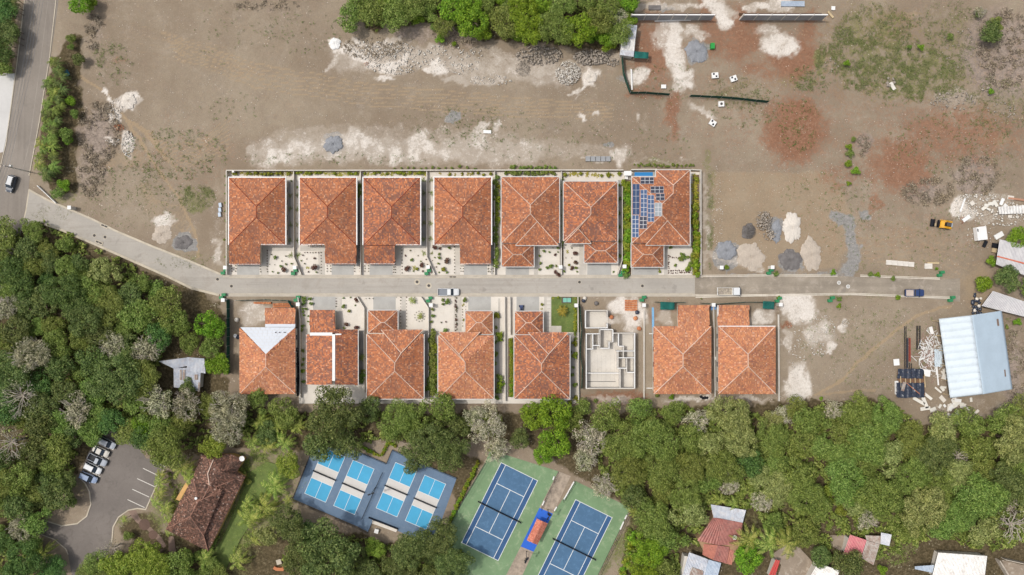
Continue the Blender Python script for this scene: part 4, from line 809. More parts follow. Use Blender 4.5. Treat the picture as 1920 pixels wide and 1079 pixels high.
tin_r = corrmat('tin_red', (142, 84, 76), (160, 104, 94), (112, 76, 70), amt=.7); tin_p = corrmat('tin_pink', (186, 104, 110), (196, 124, 126), (150, 120, 104), amt=.45); tin_o = corrmat('tin_orange', (172, 108, 92), (182, 118, 100), (120, 84, 74), amt=.4); tin_l = corrmat('tin_lilac', (168, 166, 168), (182, 180, 180)); tin_rust = corrmat('tin_rusty', (168, 160, 152), (140, 124, 112), (130, 92, 76), amt=.6)
q = lambda x, y: (x / 3.996, 530 + y / 3.996)
tinhouse('tin_shed', 'old shed with stained grey tin roof half buried in the left forest', 'shed', [q(1310, 640), q(1500, 660), q(1490, 790), q(1310, 770)], 2.4, m_slab,
         [[(*q(1300, 640), 3.0), (*q(1505, 640), 3.0), (*q(1495, 815), 2.5), (*q(1302, 785), 2.5)], [(*q(1185, 590), 2.8), (*q(1420, 560), 3.1), (*q(1540, 600), 3.1), (*q(1300, 645), 3.0)][0:4], [(*q(1400, 560), 3.2), (*q(1530, 570), 3.2), (*q(1540, 682), 3.15), (*q(1400, 660), 3.15)],
          [(*q(1345, 655), 3.12), (*q(1362, 655), 3.12), (*q(1362, 730), 2.9), (*q(1345, 730), 2.9)], [(*q(1370, 655), 3.12), (*q(1387, 655), 3.12), (*q(1387, 732), 2.9), (*q(1370, 732), 2.9)], [(*q(1455, 690), 3.06), (*q(1482, 690), 3.06), (*q(1482, 730), 2.9), (*q(1455, 730), 2.9)], [(*q(1484, 750), 2.9), (*q(1500, 750), 2.9), (*q(1495, 818), 2.75), (*q(1480, 818), 2.75)]],
         [tin_g, tin_g, tin_g, tin_rust, tin_rust, tin_rust, tin_rust])
q = lambda x, y: (1200 + x / 4.928, 860 + y / 4.928)
tinhouse('red_tin_house', 'cottage with faded red tin roof and grey sheet top, below the forest', 'house', [q(690, 470), q(960, 500), q(930, 800), q(860, 960), q(600, 880), q(530, 740), q(650, 650)], 2.5, M('ochre_wall', (160, 130, 100)),
         [[(*q(680, 545), 2.9), (*q(770, 560), 3.3), (*q(720, 800), 3.3), (*q(530, 760), 2.7)], [(*q(770, 562), 3.3), (*q(950, 595), 2.8), (*q(915, 800), 2.8), (*q(720, 800), 3.3)], [(*q(590, 790), 2.7), (*q(720, 802), 3.25), (*q(680, 940), 3.2), (*q(578, 890), 2.6)], [(*q(720, 802), 3.25), (*q(830, 820), 2.9), (*q(800, 970), 2.8), (*q(680, 940), 3.2)],
          [(*q(655, 425), 2.5), (*q(982, 478), 2.5), (*q(950, 597), 2.75), (*q(680, 548), 2.95)], [(*q(808, 838), 2.8), (*q(872, 850), 2.5), (*q(850, 985), 2.5), (*q(780, 968), 2.75)]], [tin_r, tin_r, tin_o, tin_r, tin_g, tin_o])
dish(*q(866, 720), 3, 'round white satellite dish on the faded red tin roof', .6)
tinhouse('tin_shed', 'shed with blue-grey tin roof at bottom edge below the red cottage', 'shed', [q(410, 900), q(740, 960), q(690, 1100), q(380, 1100)], 2.4, m_slab,
         [[(*q(455, 868), 2.9), (*q(630, 932), 3.1), (*q(590, 1150), 3.1), (*q(385, 1110), 2.6)], [(*q(636, 935), 3.15), (*q(752, 968), 2.8), (*q(715, 1110), 2.8), (*q(592, 1085), 3.1)], [(*q(480, 1005), 3.12), (*q(588, 1040), 3.2), (*q(575, 1120), 3.2), (*q(455, 1085), 3.0)]], [tin_g, tin_b, tin_rust])
tinhouse('red_lean_to', 'narrow bright red tin lean-to by the dirt yard', 'lean-to', [q(1250, 940), q(1290, 950), q(1250, 1100), q(1200, 1090)], 2.2, m_slab, [[(*q(1255, 935), 2.5), (*q(1297, 945), 2.3), (*q(1245, 1110), 2.3), (*q(1185, 1090), 2.5)]], [corrmat('tin_bright_red', (186, 64, 60), (176, 76, 68))])
q = lambda x, y: (1540 + x / 3.868, 800 + y / 3.868)
tinhouse('pink_tin_house', 'small house with pink tin roof and rusty grey annex in the trees', 'house', [q(200, 810), q(400, 860), q(370, 980), q(180, 920)], 2.4, m_slab,
         [[(*q(210, 785), 2.9), (*q(330, 825), 3.0), (*q(290, 950), 2.8), (*q(160, 925), 2.6)], [(*q(330, 828), 3.05), (*q(425, 855), 2.8), (*q(380, 1008), 2.6), (*q(292, 955), 2.85)], [(*q(320, 790), 2.7), (*q(432, 795), 2.6), (*q(430, 855), 2.85), (*q(330, 825), 2.95)], [(*q(435, 770), 2.6), (*q(512, 785), 2.5), (*q(495, 868), 2.5), (*q(430, 852), 2.7)]], [tin_p, tin_rust, tin_rust, tin_g])
tinhouse('white_tin_hall', 'building with dirty white ribbed tin roof at bottom edge right of centre', 'building', [q(870, 930), q(1190, 945), q(1160, 1100), q(830, 1100)], 3, m_slab,
         [[(*q(850, 915), 3.3), (*q(1205, 940), 3.3), (*q(1180, 1150), 3.6), (*q(800, 1110), 3.6)], [(*q(680, 1015), 2.6), (*q(822, 1005), 2.6), (*q(808, 1062), 2.6), (*q(680, 1035), 2.6)]], [tin_w, tin_b])
tinhouse('white_tin_shed', 'white tin roof corner at bottom edge beside the dirt yard', 'shed', [(1532, 1060), (1570, 1072), (1560, 1100), (1510, 1100)], 2.4, m_slab, [[(1534, 1057, 2.7), (1575, 1070, 2.7), (1560, 1110, 2.8), (1505, 1105, 2.8)]], [tin_w])
mb = MB(); mb.ribbon([P(1866, 1047), P(1892, 1090)], .35, 0, 1.8); mb.ribbon([P(1876, 1045), P(1925, 1056)], .2, 0, 1.8)
tag(mb.build('yard_wall', m_wall), 'pale low yard wall in the bottom right corner', 'wall')
struct('dirt_yard', m_dirt, [[(1448, 1040), (1475, 1020), (1498, 1026), (1520, 1050), (1530, 1068), (1520, 1110), (1450, 1110), (1465, 1060)], [(1560, 1004), (1585, 1004), (1578, 1035), (1556, 1022)], [(1878, 1050), (1940, 1065), (1940, 1110), (1900, 1110)]], -.02 + .04)
# roofs on the right edge
tinhouse('lilac_tin_roof', 'open shelter with lilac-grey tin roof and orange ridge, right edge', 'shelter', [(1872, 455), (1930, 470), (1930, 510), (1870, 492)], 2.3, None, [[(1875, 449, 3.0), (1940, 465, 3.0), (1935, 497, 3.2), (1870, 480, 3.2)], [(1870, 482, 3.2), (1935, 500, 3.2), (1930, 520, 2.9), (1868, 496, 2.9)]], [tin_l])
tag(MB().ribbon([P(1870, 481, 3.25), P(1937, 498.5, 3.25)], .35, 3.2, 3.3).build('ridge_strip', corrmat('strip_orange', (206, 110, 84), (200, 120, 94)), bpy.data.objects['lilac_tin_roof']))
tinhouse('lilac_tin_roof', 'long shelter with lilac-grey tin roof beside the black bags, right edge', 'shelter', [(1850, 560), (1930, 585), (1930, 595), (1850, 570)], 2.3, None, [[(1862, 546, 3.0), (1940, 572, 3.0), (1935, 598, 2.6), (1841, 574, 2.6)]], [tin_l])
for sh_, ps_ in (('lilac_tin_roof', [(1874, 454), (1872, 490), (1930, 512)]), ('lilac_tin_roof.001', [(1848, 570), (1863, 552), (1930, 590)])):
    for p_ in ps_: MB().box((*P(*p_)[:2], 1.35), (.12, .12, 2.7)).build('post', m_wood, bpy.data.objects[sh_])
# tarpaulin hall
hall = thing('tarpaulin_hall', 'big white tarpaulin covered hall with ribbed left half on the right', 'tent', P(1830, 665, 0))
def tarp(c4, n, m, amp, mat, name, zf, seed):
    r = np.random.default_rng(seed); vs = []; fs = []
    for i in range(n + 1):
        for j in range(m + 1):
            a = Vector(c4[0]).lerp(Vector(c4[1]), j / m); b = Vector(c4[3]).lerp(Vector(c4[2]), j / m); p_ = a.lerp(b, i / n)
            px, py, z = p_; z += zf(i / n, j / m) + r.uniform(-1, 1) * amp; vs.append(P(px, py, z))
    for i in range(n):
        for j in range(m): k = i * (m + 1) + j; fs.append((k, k + 1, k + m + 2, k + m + 1))
    o = MB().add(vs, fs).build(name, mat, hall, True); so = o.modifiers.new('thick', 'SOLIDIFY'); so.thickness = .04; return o
m_tarp = M('tarp_white', (196, 206, 212), .5, .05, .3, 1.5, .4, dirt=((176, 184, 188), .5)); m_tarpb = M('tarp_blue', (170, 186, 198), .5, .05, .3, 1.5, .2, dirt=((160, 174, 184), .5))
rib = lambda f, g: .30 * abs(math.sin(math.pi * f * 11)) ** .6
tarp([(1760.3, 598, 3.2), (1821.6, 591.3, 5.6), (1843.4, 739.7, 5.6), (1781.6, 747.2, 3.2)], 66, 10, .035, m_tarp, 'ribbed_sheet', rib, 1)
tarp([(1821.6, 591.3, 5.6), (1878.4, 583, 3.2), (1898.7, 730.2, 3.2), (1843.4, 739.7, 5.6)], 60, 14, .02, m_tarpb, 'smooth_sheet', lambda f, g: .2 * (g > .7) * abs(math.sin(f * 23)) * (1 - g) + .04, 2)
for f_ in np.linspace(0.02, .98, 6):
    for (xa, ya), (xb, yb), zz in (((1762.3, 600), (1783.6, 745), 3.1), ((1876, 586), (1896, 729), 3.1), ((1822, 593), (1843, 738), 5.4)):
        MB().box((*P(xa + (xb - xa) * f_, ya + (yb - ya) * f_, zz)[:2], zz / 2), (.18, .18, zz)).build('post', m_wood, hall)
for a, b, z0_, z1_ in (((1762, 600), (1783, 745), 3.05, 3.05), ((1877, 585), (1897, 729), 3.05, 3.05), ((1822, 593), (1843, 738), 5.35, 5.35)):
    MB().tube([P(*a, z0_), P(*b, z1_)], .08, 6).build('beam', m_wood, hall)
for (tx, ty, w_, l_) in ((1871, 605, .5, 1.8), (1884.5, 700, .3, 1.8)):
    MB().box(P(tx, ty, 3.75), (w_, l_, .12), .12).build('tear', M('tear_brown', (110, 92, 80)), hall)

# ------------------------------------------------------------------ garden walls
m_cap = M('wall_coping', (178, 170, 158), var=.1, big=.8, dirt=((130, 118, 104), .6))
def gwall(label, pts, h=1.6, w=.2, mat=None, name='garden_wall', cap_=True):
    pp = [P(*p)[:2] for p in pts]; o = thing(name, label, 'wall', (*pp[0], 0))
    MB().ribbon(pp, w, 0, h).build('wall_body', mat or m_wall, o)
    if cap_: MB().ribbon(pp, w + .04, h, h + .05).build('coping', m_cap if mat is None else m_slab, o)
    return o
gwall('long pale back wall behind the first six upper houses', [(428.4, 321.6), (1167, 320.8)], 1.5, .2, m_slab)
gwall('pale back wall behind pool and solar-panelled house', [(1182, 320.2), (1229.5, 319.6)], 1.5, .2, m_slab)
gwall('white side wall left of the westernmost upper house', [(428.6, 322.3), (428.6, 515.6)], 1.5, .18, m_slab)
gwall('white side wall right of the solar-panelled house', [(1294, 319.6), (1312, 320.6), (1312.2, 516)], 1.2, .16, m_slab)
nm = ['first and second', 'second and third', 'third and fourth', 'fourth and fifth', 'fifth and sixth']
for i, (x, dx) in enumerate([(552.8, 14), (677.5, 0), (801.2, 15), (927.5, 0), (1052, 0)]):
    pts = [(x, 323), (x, 482), (x + dx, 515.5)] if dx else [(x, 323), (x, 515.5)]
    gwall('low brownish wall between %s upper houses' % nm[i], pts, 1.1, .22, m_wall)
gwall('low wall beside lush bed left of the solar-panelled house', [(1165.5, 340), (1165.5, 488), (1157, 515.5)], 1.1, .18, m_wall)
gwall('low wall right of the white-sloped lower house', [(561, 558), (565, 600), (565, 745)], 1.1, .2, m_wall)
gwall('angled low wall between second and third lower houses', [(671, 557), (684, 578), (684.5, 735)], 1.1, .22, m_wall)
gwall('angled low wall between third and fourth lower houses', [(790, 557), (804, 578), (804.5, 745)], 1.1, .22, m_wall)
gwall('left one of the close pair of walls between fourth and fifth lower houses', [(946.5, 557), (947.3, 752)], 1.1, .2, m_wall); gwall('right one of the close pair of walls between fourth and fifth lower houses', [(956.5, 557), (957, 628)], 1.1, .15, m_wall)
gwall('low wall right of the green lawn, along the green netting', [(1083, 557), (1084, 755)], 1.1, .18, m_wall)
gwall('footing wall between unfinished shell and next house', [(1207, 583), (1207, 750)], .5, .3, m_slab, cap_=False); gwall('footing wall at far right of the lower row', [(1458.5, 590), (1459.5, 752)], .6, .3, m_slab, cap_=False)
gwall('footing wall between the two rightmost lower houses', [(1337, 572), (1340, 745)], .6, .25, m_slab, cap_=False)
# precast retaining walls at the building yard
for lab, x0, x1, y in (('left one of the two tall grey precast retaining walls', 1180, 1334, 38), ('right one of the two tall grey precast retaining walls', 1386, 1541, 38)):
    o = thing('retaining_wall', lab + ' at the top edge', 'retaining wall', P((x0 + x1) / 2, y), 0, 'precast retaining walls'); n = 6
    for k in range(n):
        a = P(x0 + (x1 - x0) * k / n + .4, y)[:2]; b = P(x0 + (x1 - x0) * (k + 1) / n - .4, y)[:2]
        for z0_, z1_ in ((0, 1.13), (1.16, 2.3), (2.33, 3.45)): MB().ribbon([a, b], .14 - .01 * z0_, z0_, z1_).build('wall_panel', m_pcwall, o)
        MB().box((a[0], a[1] + .08, 1.8), (.25, .35, 3.6)).build('post', m_slab, o)
        MB().ribbon([a, b], .3, 3.45, 3.6).build('coping', m_white, o)
struct('trench', M('trench_soil', (84, 62, 48)), [rect(1180, 25, 1334, 29.5), rect(1386, 25, 1541, 29)], .03)
# fences
fence('net_fence', 'dark green net fence on the left side of the building yard', [(1165, 110), (1168, 140), (1180, 176)], 2.0, m_teald, 2.2)
fence('net_fence', 'short dark green net fence at bottom of the building yard', [(1180.5, 176.5), (1210, 176.5), (1254, 179.5)], 2.0, m_teald, 2.6)
fence('net_fence', 'long dark green net fence running right from the yard entrance', [(1292, 182), (1370, 186), (1438, 193.5)], 2.0, m_teald, 2.8)
fence('net_fence', 'sagging green net fence left of the white-sloped lower house', [(430.5, 562), (431, 700)], 2.0, m_teald, 2.5); fence('net_fence', 'sagging green net fence in front of the white-sloped lower house', [(447, 563.5), (500, 562), (543, 564), (552, 578)], 1.9, m_teal, 2.2)
fence('net_fence', 'wavy green net fence left of the unfinished house', [(1086.5, 574), (1090, 620), (1087, 660), (1091, 690), (1090, 728)], 2.0, m_teald, 2.2)
fence('net_fence', 'black plastic fence right of the white-sloped lower house', [(554.5, 600), (558, 640), (562, 700), (560, 742)], 1.6, m_black, 2.4)
fence('net_fence', 'green net fence in front of the light orange roofed house', [(1226, 566.5), (1283, 567)], 1.7, m_teal, 2.5); fence('net_fence', 'green net fence in front of the easternmost lower house', [(1312, 568.5), (1345, 570), (1395, 566.5), (1452, 567)], 1.7, m_teal, 2.5)
def awning(label, pts, z, mat, name='shade_awning', sag=.15):
    c = P(*pts[0], 0); o = thing(name, label, 'awning', c); pp = [P(*p, z) for p in pts]; n = 6; vs = []; fs = []
    for i in range(n + 1):
        for j in range(n + 1):
            a = pp[0].lerp(pp[1], j / n).lerp(pp[3].lerp(pp[2], j / n), i / n); a.z -= sag * math.sin(math.pi * i / n) * math.sin(math.pi * j / n) - random.uniform(0, .03); vs.append(a)
    for i in range(n):
        for j in range(n): k = i * (n + 1) + j; fs.append((k, k + 1, k + n + 2, k + n + 1))
    m = MB().add(vs, fs).build('cloth', mat, o, True); so = m.modifiers.new('t', 'SOLIDIFY'); so.thickness = .03
    for p in pp: MB().box((p.x, p.y, z / 2), (.08, .08, z)).build('post', m_wood, o)
    return o
awning('teal cloth awning in front of the light orange roofed house', [(1238, 566.5), (1265, 567), (1265, 581), (1238, 581)], 2.1, m_teal)
awning('rounded teal cloth awning at the top right of the lower row', [(1431, 565), (1452, 566), (1451, 580), (1430, 579)], 2.1, m_teal, sag=.4)
awning('teal awning attached to the yard shed', [(1189, 96.5), (1216.5, 98.5), (1215.5, 110.5), (1189, 109)], 2.2, m_teal)
tinhouse('site_shed', 'white and grey tin roofed site shed beside the northern bushes', 'shed', [(1166, 52), (1192, 53), (1186, 105), (1164, 102)], 2.4, m_slab,
         [[(1168.5, 45, 2.9), (1195, 48, 2.9), (1191.5, 74, 2.8), (1166, 72, 2.8)], [(1166, 72, 2.84), (1191.5, 74, 2.84), (1189.5, 96, 2.75), (1164, 94, 2.75)], [(1164, 94, 2.7), (1189.5, 96, 2.7), (1188, 107, 2.6), (1162, 103, 2.6)]], [tin_g, tin_w, tin_g])
# ------------------------------------------------------------------ utilities
def boxpost(px, py, label, h=2.6, w=.85, mat=None, name='meter_pillar', group=None):
    o = thing(name, label, 'utility box', P(px, py), 0, group)
    c = P(px, py, h); MB().box((c.x, c.y, h / 2), (w * .85, w * .85, h)).build('body', m_slab, o); MB().prism([(c.x - w / 2, c.y - w / 2), (c.x + w / 2, c.y - w / 2), (c.x + w / 2, c.y + w / 2), (c.x - w / 2, c.y + w / 2)], h, h + .12).build('cap_slab', mat or m_white, o)
    MB().box((c.x, c.y - w * .44, 1.3), (.5, .06, .7)).build('meter_door', m_pcwall, o)
G = 'white topped meter pillars'
for (px, py, lab) in [(422, 502, 'left of the westernmost upper house'), (552.5, 502, 'in front of the wall between first and second upper houses'), (802.5, 501, 'between third and fourth upper front gardens'), (1051, 501, 'between fifth and sixth upper front gardens'), (1171, 500, 'left of the solar-panelled house front'),
                      (1353, 502, 'on the vacant lot by the grey gravel heap'), (1448.5, 501.5, 'by the kerb near the dark gravel heap'), (558.5, 571, 'between first and second lower house fronts'), (808, 572.5, 'between third and fourth lower front gardens'), (1080.5, 573, 'at the right of the green lawn'),
                      (1207.5, 572.5, 'between the unfinished shell and next house'), (1464, 571.5, 'right of the rounded teal awning'), (418, 563, 'left of the white-sloped lower house, bluish'), (130, 389.5, 'on the bend of the street near the main road'), (1338, 572, 'between the two teal fenced fronts'), (437, 322, 'on the back wall corner, tiny')]:
    boxpost(px, py, 'white topped meter pillar ' + lab, 2.2 if px != 437 else 1.8, .95 if px not in (437,) else .5, group=G)
def binbox(px, py, label, rz=0.1):
    o = thing('green_bin', label, 'bin box', P(px, py), 0, 'green lidded boxes by the pavement'); c = P(px, py)
    MB().box((c.x - .4, c.y - .35, .45), (.95, .7, .9), rz).build('body', m_green, o); MB().box((c.x - .4, c.y - .35, .93), (1.05, .8, .07), rz).build('lid', m_green, o)
    MB().box((c.x + .25, c.y + .45, .45), (.95, .65, .9), rz).build('body', m_green, o); MB().box((c.x + .25, c.y + .45, .93), (1.05, .75, .07), rz).build('lid', m_green, o)
for (px, py, lab) in [(423, 510, 'at the left end of the upper row'), (554, 511, 'between first and second upper front gardens'), (803, 511, 'between third and fourth upper front gardens'), (1165, 514, 'at the foot of the lush bed by the street'), (559, 560.5, 'between first and second lower house fronts'), (806, 562, 'between third and fourth lower front gardens'), (1205, 560.5, 'above the unfinished house yard'),
                      (1458, 562.5, 'above the rounded teal awning'), (1557, 561.5, 'by the kerb on the vacant southern lot'), (1782, 561, 'at the right end of the southern kerb'), (1762, 514, 'at the right end of the northern kerb strip'), (1442.5, 510, 'by the dark gravel heap kerb'), (420, 556, 'left of the lower row on the kerb')]:
    binbox(px, py, 'pair of green lidded boxes ' + lab)
def manhole(px, py, label, disc=0, ring=None):
    o = thing('manhole', label, 'manhole', P(px, py, .03)); c = P(px, py)
    if disc: MB().cyl((c.x, c.y, .03), disc, .006, 28).build('concrete_collar', m_conc2, o)
    MB().cyl((c.x, c.y, .03), .5, .012, 20).build('rim', ring or m_conc2, o); MB().cyl((c.x, c.y, .03), .38, .018, 20).build('lid', m_iron if not ring else m_drive, o)
for a in [(177, 442, 'left one of two manholes on the sloping street'), (197, 445, 'right one of two manholes on the sloping street'), (408, 524, 'upper manhole at the start of the straight street'), (434, 537, 'lower manhole at the start of the straight street'), (782, 529, 'manhole in a pale concrete disc, left one of two', .8), (804, 536, 'manhole in a pale concrete disc, right one above the pickup', .8),
          (1086.5, 529.5, 'manhole in the street above the lawn'), (1204.4, 536.5, 'manhole in the street above the unfinished house'), (1573, 530.5, 'pale ringed manhole on the gravel street, left one', 0, m_white), (1590, 537.5, 'pale ringed manhole on the gravel street, right one', 0, m_white)]: manhole(*a)
for px, py, lab in ((196, 424, 'kerb storm drain on the upper side of the sloping street'), (186, 455, 'kerb storm drain on the lower side of the sloping street'), (849, 519.7, 'black kerb drain in front of the fourth upper house')):
    o = thing('storm_drain', lab, 'drain', P(px, py)); c = P(px, py); rz = R(-22) if px < 300 else 0
    MB().box((c.x, c.y, .0), (2.2 if px < 300 else 1.7, .9 if px < 300 else .4, .28), rz).build('inlet', m_conc2, o)
    for s in (-.45, .45): MB().box((c.x + s * math.cos(rz), c.y + s * math.sin(rz), .15), (.75, .4 if px < 300 else .3, .05), rz).build('grate', m_iron, o)
# septic tank covers
for px, py, rz, two, lab in [(1340, 142.6, 5, 1, 'uppermost left'), (1374.6, 148.4, 20, 1, 'right'), (1351.6, 196, 3, 0, 'round-holed'), (1335.4, 231.5, -33, 1, 'lowest')]:
    o = thing('concrete_cover', '%s of the white concrete tank covers near the long green fence' % lab, 'tank cover', P(px, py), 0, 'white concrete tank covers'); c = P(px, py)
    MB().box((c.x, c.y, .25), (1.7, 1.45, .6) if two else (1.5, 1.4, .6), R(rz)).build('slab', m_white, o)
    for sx, sy in (((-.35, .35), (.3, -.3)) if two else ((0, 0),)):
        x_, y_ = c.x + sx * math.cos(R(rz)) - sy * math.sin(R(rz)), c.y + sx * math.sin(R(rz)) + sy * math.cos(R(rz))
        if two: MB().box((x_, y_, .56), (.45, .5, .03), R(rz)).build('hatch', m_black, o)
        else: MB().cyl((x_, y_, .55), .35, .05, 16).build('hatch', m_iron, o)
# ------------------------------------------------------------------ vehicles
def wheel(t, x, y, r=.36):
    w = MB().tube([(x, y - .12, r), (x, y + .12, r)], r, 16).build('wheel', m_tyre, t); MB().tube([(x, y - .13, r), (x, y + .13, r)], r * .55, 12).build('rim', m_metal, w)
def vehicle(name, label, cat, px, py, ang, paint, kind='suv', Ln=4.7, Wd=1.85, roofmat=None, group=None, bedmat=None):
    t = thing(name, label, cat, (0, 0, 0), 0, group); a = Ln / 2; w = Wd / 2
    def sec(x, hw, z0, z1, ch=.13): return [(x, -hw, z0), (x, -hw, z1 - ch), (x, -hw + ch, z1), (x, hw - ch, z1), (x, hw, z1 - ch), (x, hw, z0)]
    roofmat = roofmat or paint
    if kind == 'pickup':
        MB().loft([sec(-a * .1, w, .4, 1.12), sec(a * .45, w, .4, 1.1), sec(a * .8, w * .96, .4, 1.02), sec(a * .95, w * .86, .42, .92), sec(a, w * .7, .45, .8)]).build('body', paint, t)
        MB().box((-a * .55, 0, .62), (a * .9, Wd * .98, .2)).build('bed_floor', bedmat or m_black, t)
        for s in (-1, 1): MB().box((-a * .55, s * (w - .06), .85), (a * .9, .1, .5)).build('bed_side', paint, t)
        MB().box((-a * .99, 0, .85), (.08, Wd * .96, .5)).build('tailgate', paint, t)
        cab = [(-a * .1, .84, .80), (-a * .06, .84, .78), (a * .28, .84, .78), (a * .52, .88, .8)]; top = [(-a * .08, 1.72), (-a * .04, 1.75), (a * .24, 1.74), (a * .48, 1.15)]; x0r, x1r = -a * .09, a * .24; zr = 1.76
    else:
        MB().loft([sec(-a, w * .82, .45, .95), sec(-a * .95, w * .94, .4, 1.05), sec(-a * .6, w, .35, 1.08), sec(a * .3, w, .35, 1.06), sec(a * .75, w * .96, .35, .98), sec(a * .93, w * .84, .4, .86), sec(a, w * .66, .45, .74)]).build('body', paint, t)
        if kind == 'suv': top = [(-a * .93, 1.2), (-a * .84, 1.66), (a * .16, 1.68), (a * .5, 1.08)]; x0r, x1r = -a * .82, a * .16
        else: top = [(-a * .7, 1.1), (-a * .42, 1.42), (a * .12, 1.44), (a * .48, 1.06)]; x0r, x1r = -a * .42, a * .12
        zr = top[1][1] + .02
    hw = [w * .9, w * .84, w * .84, w * .9]
    MB().loft([[(x, -w * .93, 1.0), (x, -hw[i], z), (x, hw[i], z), (x, w * .93, 1.0)] for i, (x, z) in enumerate(top)]).build('greenhouse', m_glass, t)
    MB().box(((x0r + x1r) / 2, 0, zr), (x1r - x0r, Wd * .80, .06)).build('roof_panel', roofmat, t)
    for s in (-1, 1):
        MB().box((a * .43, s * (w + .08), 1.08), (.18, .18, .16)).build('mirror', paint, t)
        MB().box((a * .93, s * w * .62, .78), (.16, .34, .14)).build('headlight', m_lamp, t); MB().box((-a * .97, s * w * .72, .85), (.1, .22, .24)).build('taillight', m_red, t)
        for x in (-a * .62, a * .62): wheel(t, x, s * (w - .1))
    if kind == 'suv':
        for s in (-1, 1): MB().box(((x0r + x1r) / 2, s * Wd * .36, zr + .07), ((x1r - x0r) * .85, .05, .05)).build('roof_rail', m_black, t)
    MB().box((a * .985, 0, .5), (.14, Wd * .8, .2)).build('bumper', m_black, t); MB().box((-a * .995, 0, .5), (.12, Wd * .85, .2)).build('bumper', m_black, t)
    c = P(px, py, .8); t.location = (c.x, c.y, .03); t.rotation_euler = (0, 0, R(ang)); return t
def paint(n, c, r=.28): return NT(n).done(lin(c), r, .6)
p_wh = paint('car_white', (206, 208, 208)); p_si = paint('car_silver', (158, 164, 172)); p_gr = paint('car_grey', (112, 118, 126)); p_bl = paint('car_blue', (44, 62, 104)); p_sb = paint('car_steelblue', (134, 150, 176)); p_dk = paint('car_dark', (72, 78, 88)); p_be = paint('car_beige', (190, 186, 176))
zz = lambda x, y: (x / 3.867, 800 + y / 3.867)
vehicle('parked_car', 'dark silver car driving on the main road at the left edge', 'car', 20.5, 345, 253, p_dk, 'suv', 4.6, 1.9, p_gr)
PC = 'cars parked in the car park'
vehicle('parked_car', 'silver van-like car, topmost of five parked cars, under the tree', 'car', *zz(778, 120), -27, p_si, 'suv', 4.6, 1.9, paint('roof_silver', (178, 182, 188)), PC)
vehicle('parked_car', 'cream white car, second from the top of the five parked cars', 'car', *zz(732, 180), -25, p_be, 'sedan', 4.5, 1.8, p_be, PC)
vehicle('parked_car', 'silver pickup with black bed, middle of five parked cars', 'pickup', *zz(708, 242), -26, p_si, 'pickup', 5.2, 1.85, p_si, PC)
vehicle('parked_car', 'white station wagon, fourth from the top of five parked cars', 'car', *zz(675, 302), -27, p_wh, 'suv', 4.7, 1.85, p_wh, PC)
vehicle('parked_car', 'steel blue car, lowest of the five parked cars', 'car', *zz(642, 370), -24, p_sb, 'suv', 4.8, 1.85, p_sb, PC)
vehicle('pickup_truck', 'white pickup with grey covered bed in the middle of the street', 'pickup', 841, 548, 0, p_wh, 'pickup', 5.6, 1.95, p_wh, None, p_gr)
vehicle('pickup_truck', 'dark blue pickup with pale load bed at the right end of the street', 'pickup', 1715, 549.5, 0, p_bl, 'pickup', 5.0, 1.9, p_bl, None, M('bed_load', (196, 182, 172)))
# tipper truck
t = thing('tipper_truck', 'small white tipper truck with rubble in its open bed, on the gravel street', 'truck')
MB().box((-1.1, 0, .95), (4.0, 2.0, .12)).build('bed_floor', m_conc2, t)
for s in (-1, 1): MB().box((-1.1, s * .97, 1.2), (4.0, .07, .5)).build('bed_side', m_white, t)
MB().box((-3.07, 0, 1.2), (.07, 1.95, .5)).build('tailgate', m_white, t); MB().box((.87, 0, 1.25), (.07, 1.95, .6)).build('headboard', m_white, t)
mb = MB()
for k in range(60): mb.box((random.uniform(-2.9, .7), random.uniform(-.8, .8), 1.05 + random.random() * .1), (random.uniform(.1, .5), random.uniform(.1, .35), .15), random.random() * 3)
tag(mb.build('rubble_load', m_stone, t), kind='stuff')
MB().loft([[(x, -hw, .5), (x, -hw, z - .2), (x, -hw + .15, z), (x, hw - .15, z), (x, hw, z - .2), (x, hw, .5)] for x, hw, z in ((1.0, 1.0, 2.1), (1.1, 1.02, 2.2), (2.5, 1.02, 2.2), (2.7, .98, 1.9), (2.85, .95, 1.2))]).build('cab', p_wh, t)
MB().box((2.74, 0, 1.62), (.12, 1.7, .5)).build('windscreen', m_glass, t); MB().box((-.6, 0, .6), (4.6, .8, .2)).build('chassis', m_black, t); MB().box((2.9, 0, .55), (.12, 1.9, .25)).build('bumper', m_black, t)
for s in (-1, 1):
    MB().box((2.6, s * 1.15, 1.5), (.12, .22, .35)).build('mirror', m_black, t)
    for x in (-2.0, 1.9): wheel(t, x, s * .88, .42)
c = P(1366.5, 546.7, 1); t.location = (c.x, c.y, .03)
# skid steer loader
t = thing('skid_steer_loader', 'yellow and black skid steer loader with front attachment on the dirt lot', 'loader'); m_yel = M('machine_yellow', (214, 156, 36), .4, .1)
MB().loft([[(x, -.8, .45), (x, -.8, z), (x, .8, z), (x, .8, .45)] for x, z in ((-1.5, 1.1), (-1.3, 1.35), (0.2, 1.3), (1.2, .9), (1.4, .7))]).build('body', m_yel, t)
MB().box((-.15, 0, 1.6), (1.3, 1.0, .9)).build('cab', m_black, t); MB().box((-.15, 0, 2.08), (1.15, .95, .06)).build('cab_roof', m_iron, t); MB().box((-1.25, 0, 1.4), (.4, 1.0, .12)).build('engine_cover', M('engine_cover', (170, 180, 190), .4), t)
for s in (-1, 1):
    MB().tube([(-1.4, s * .95, 1.25), (.6, s * .95, 1.45), (1.6, s * .95, .7)], .11, 6).build('lift_arm', m_yel, t)
    for x in (-.75, .65): wheel(t, x, s * .95, .4)
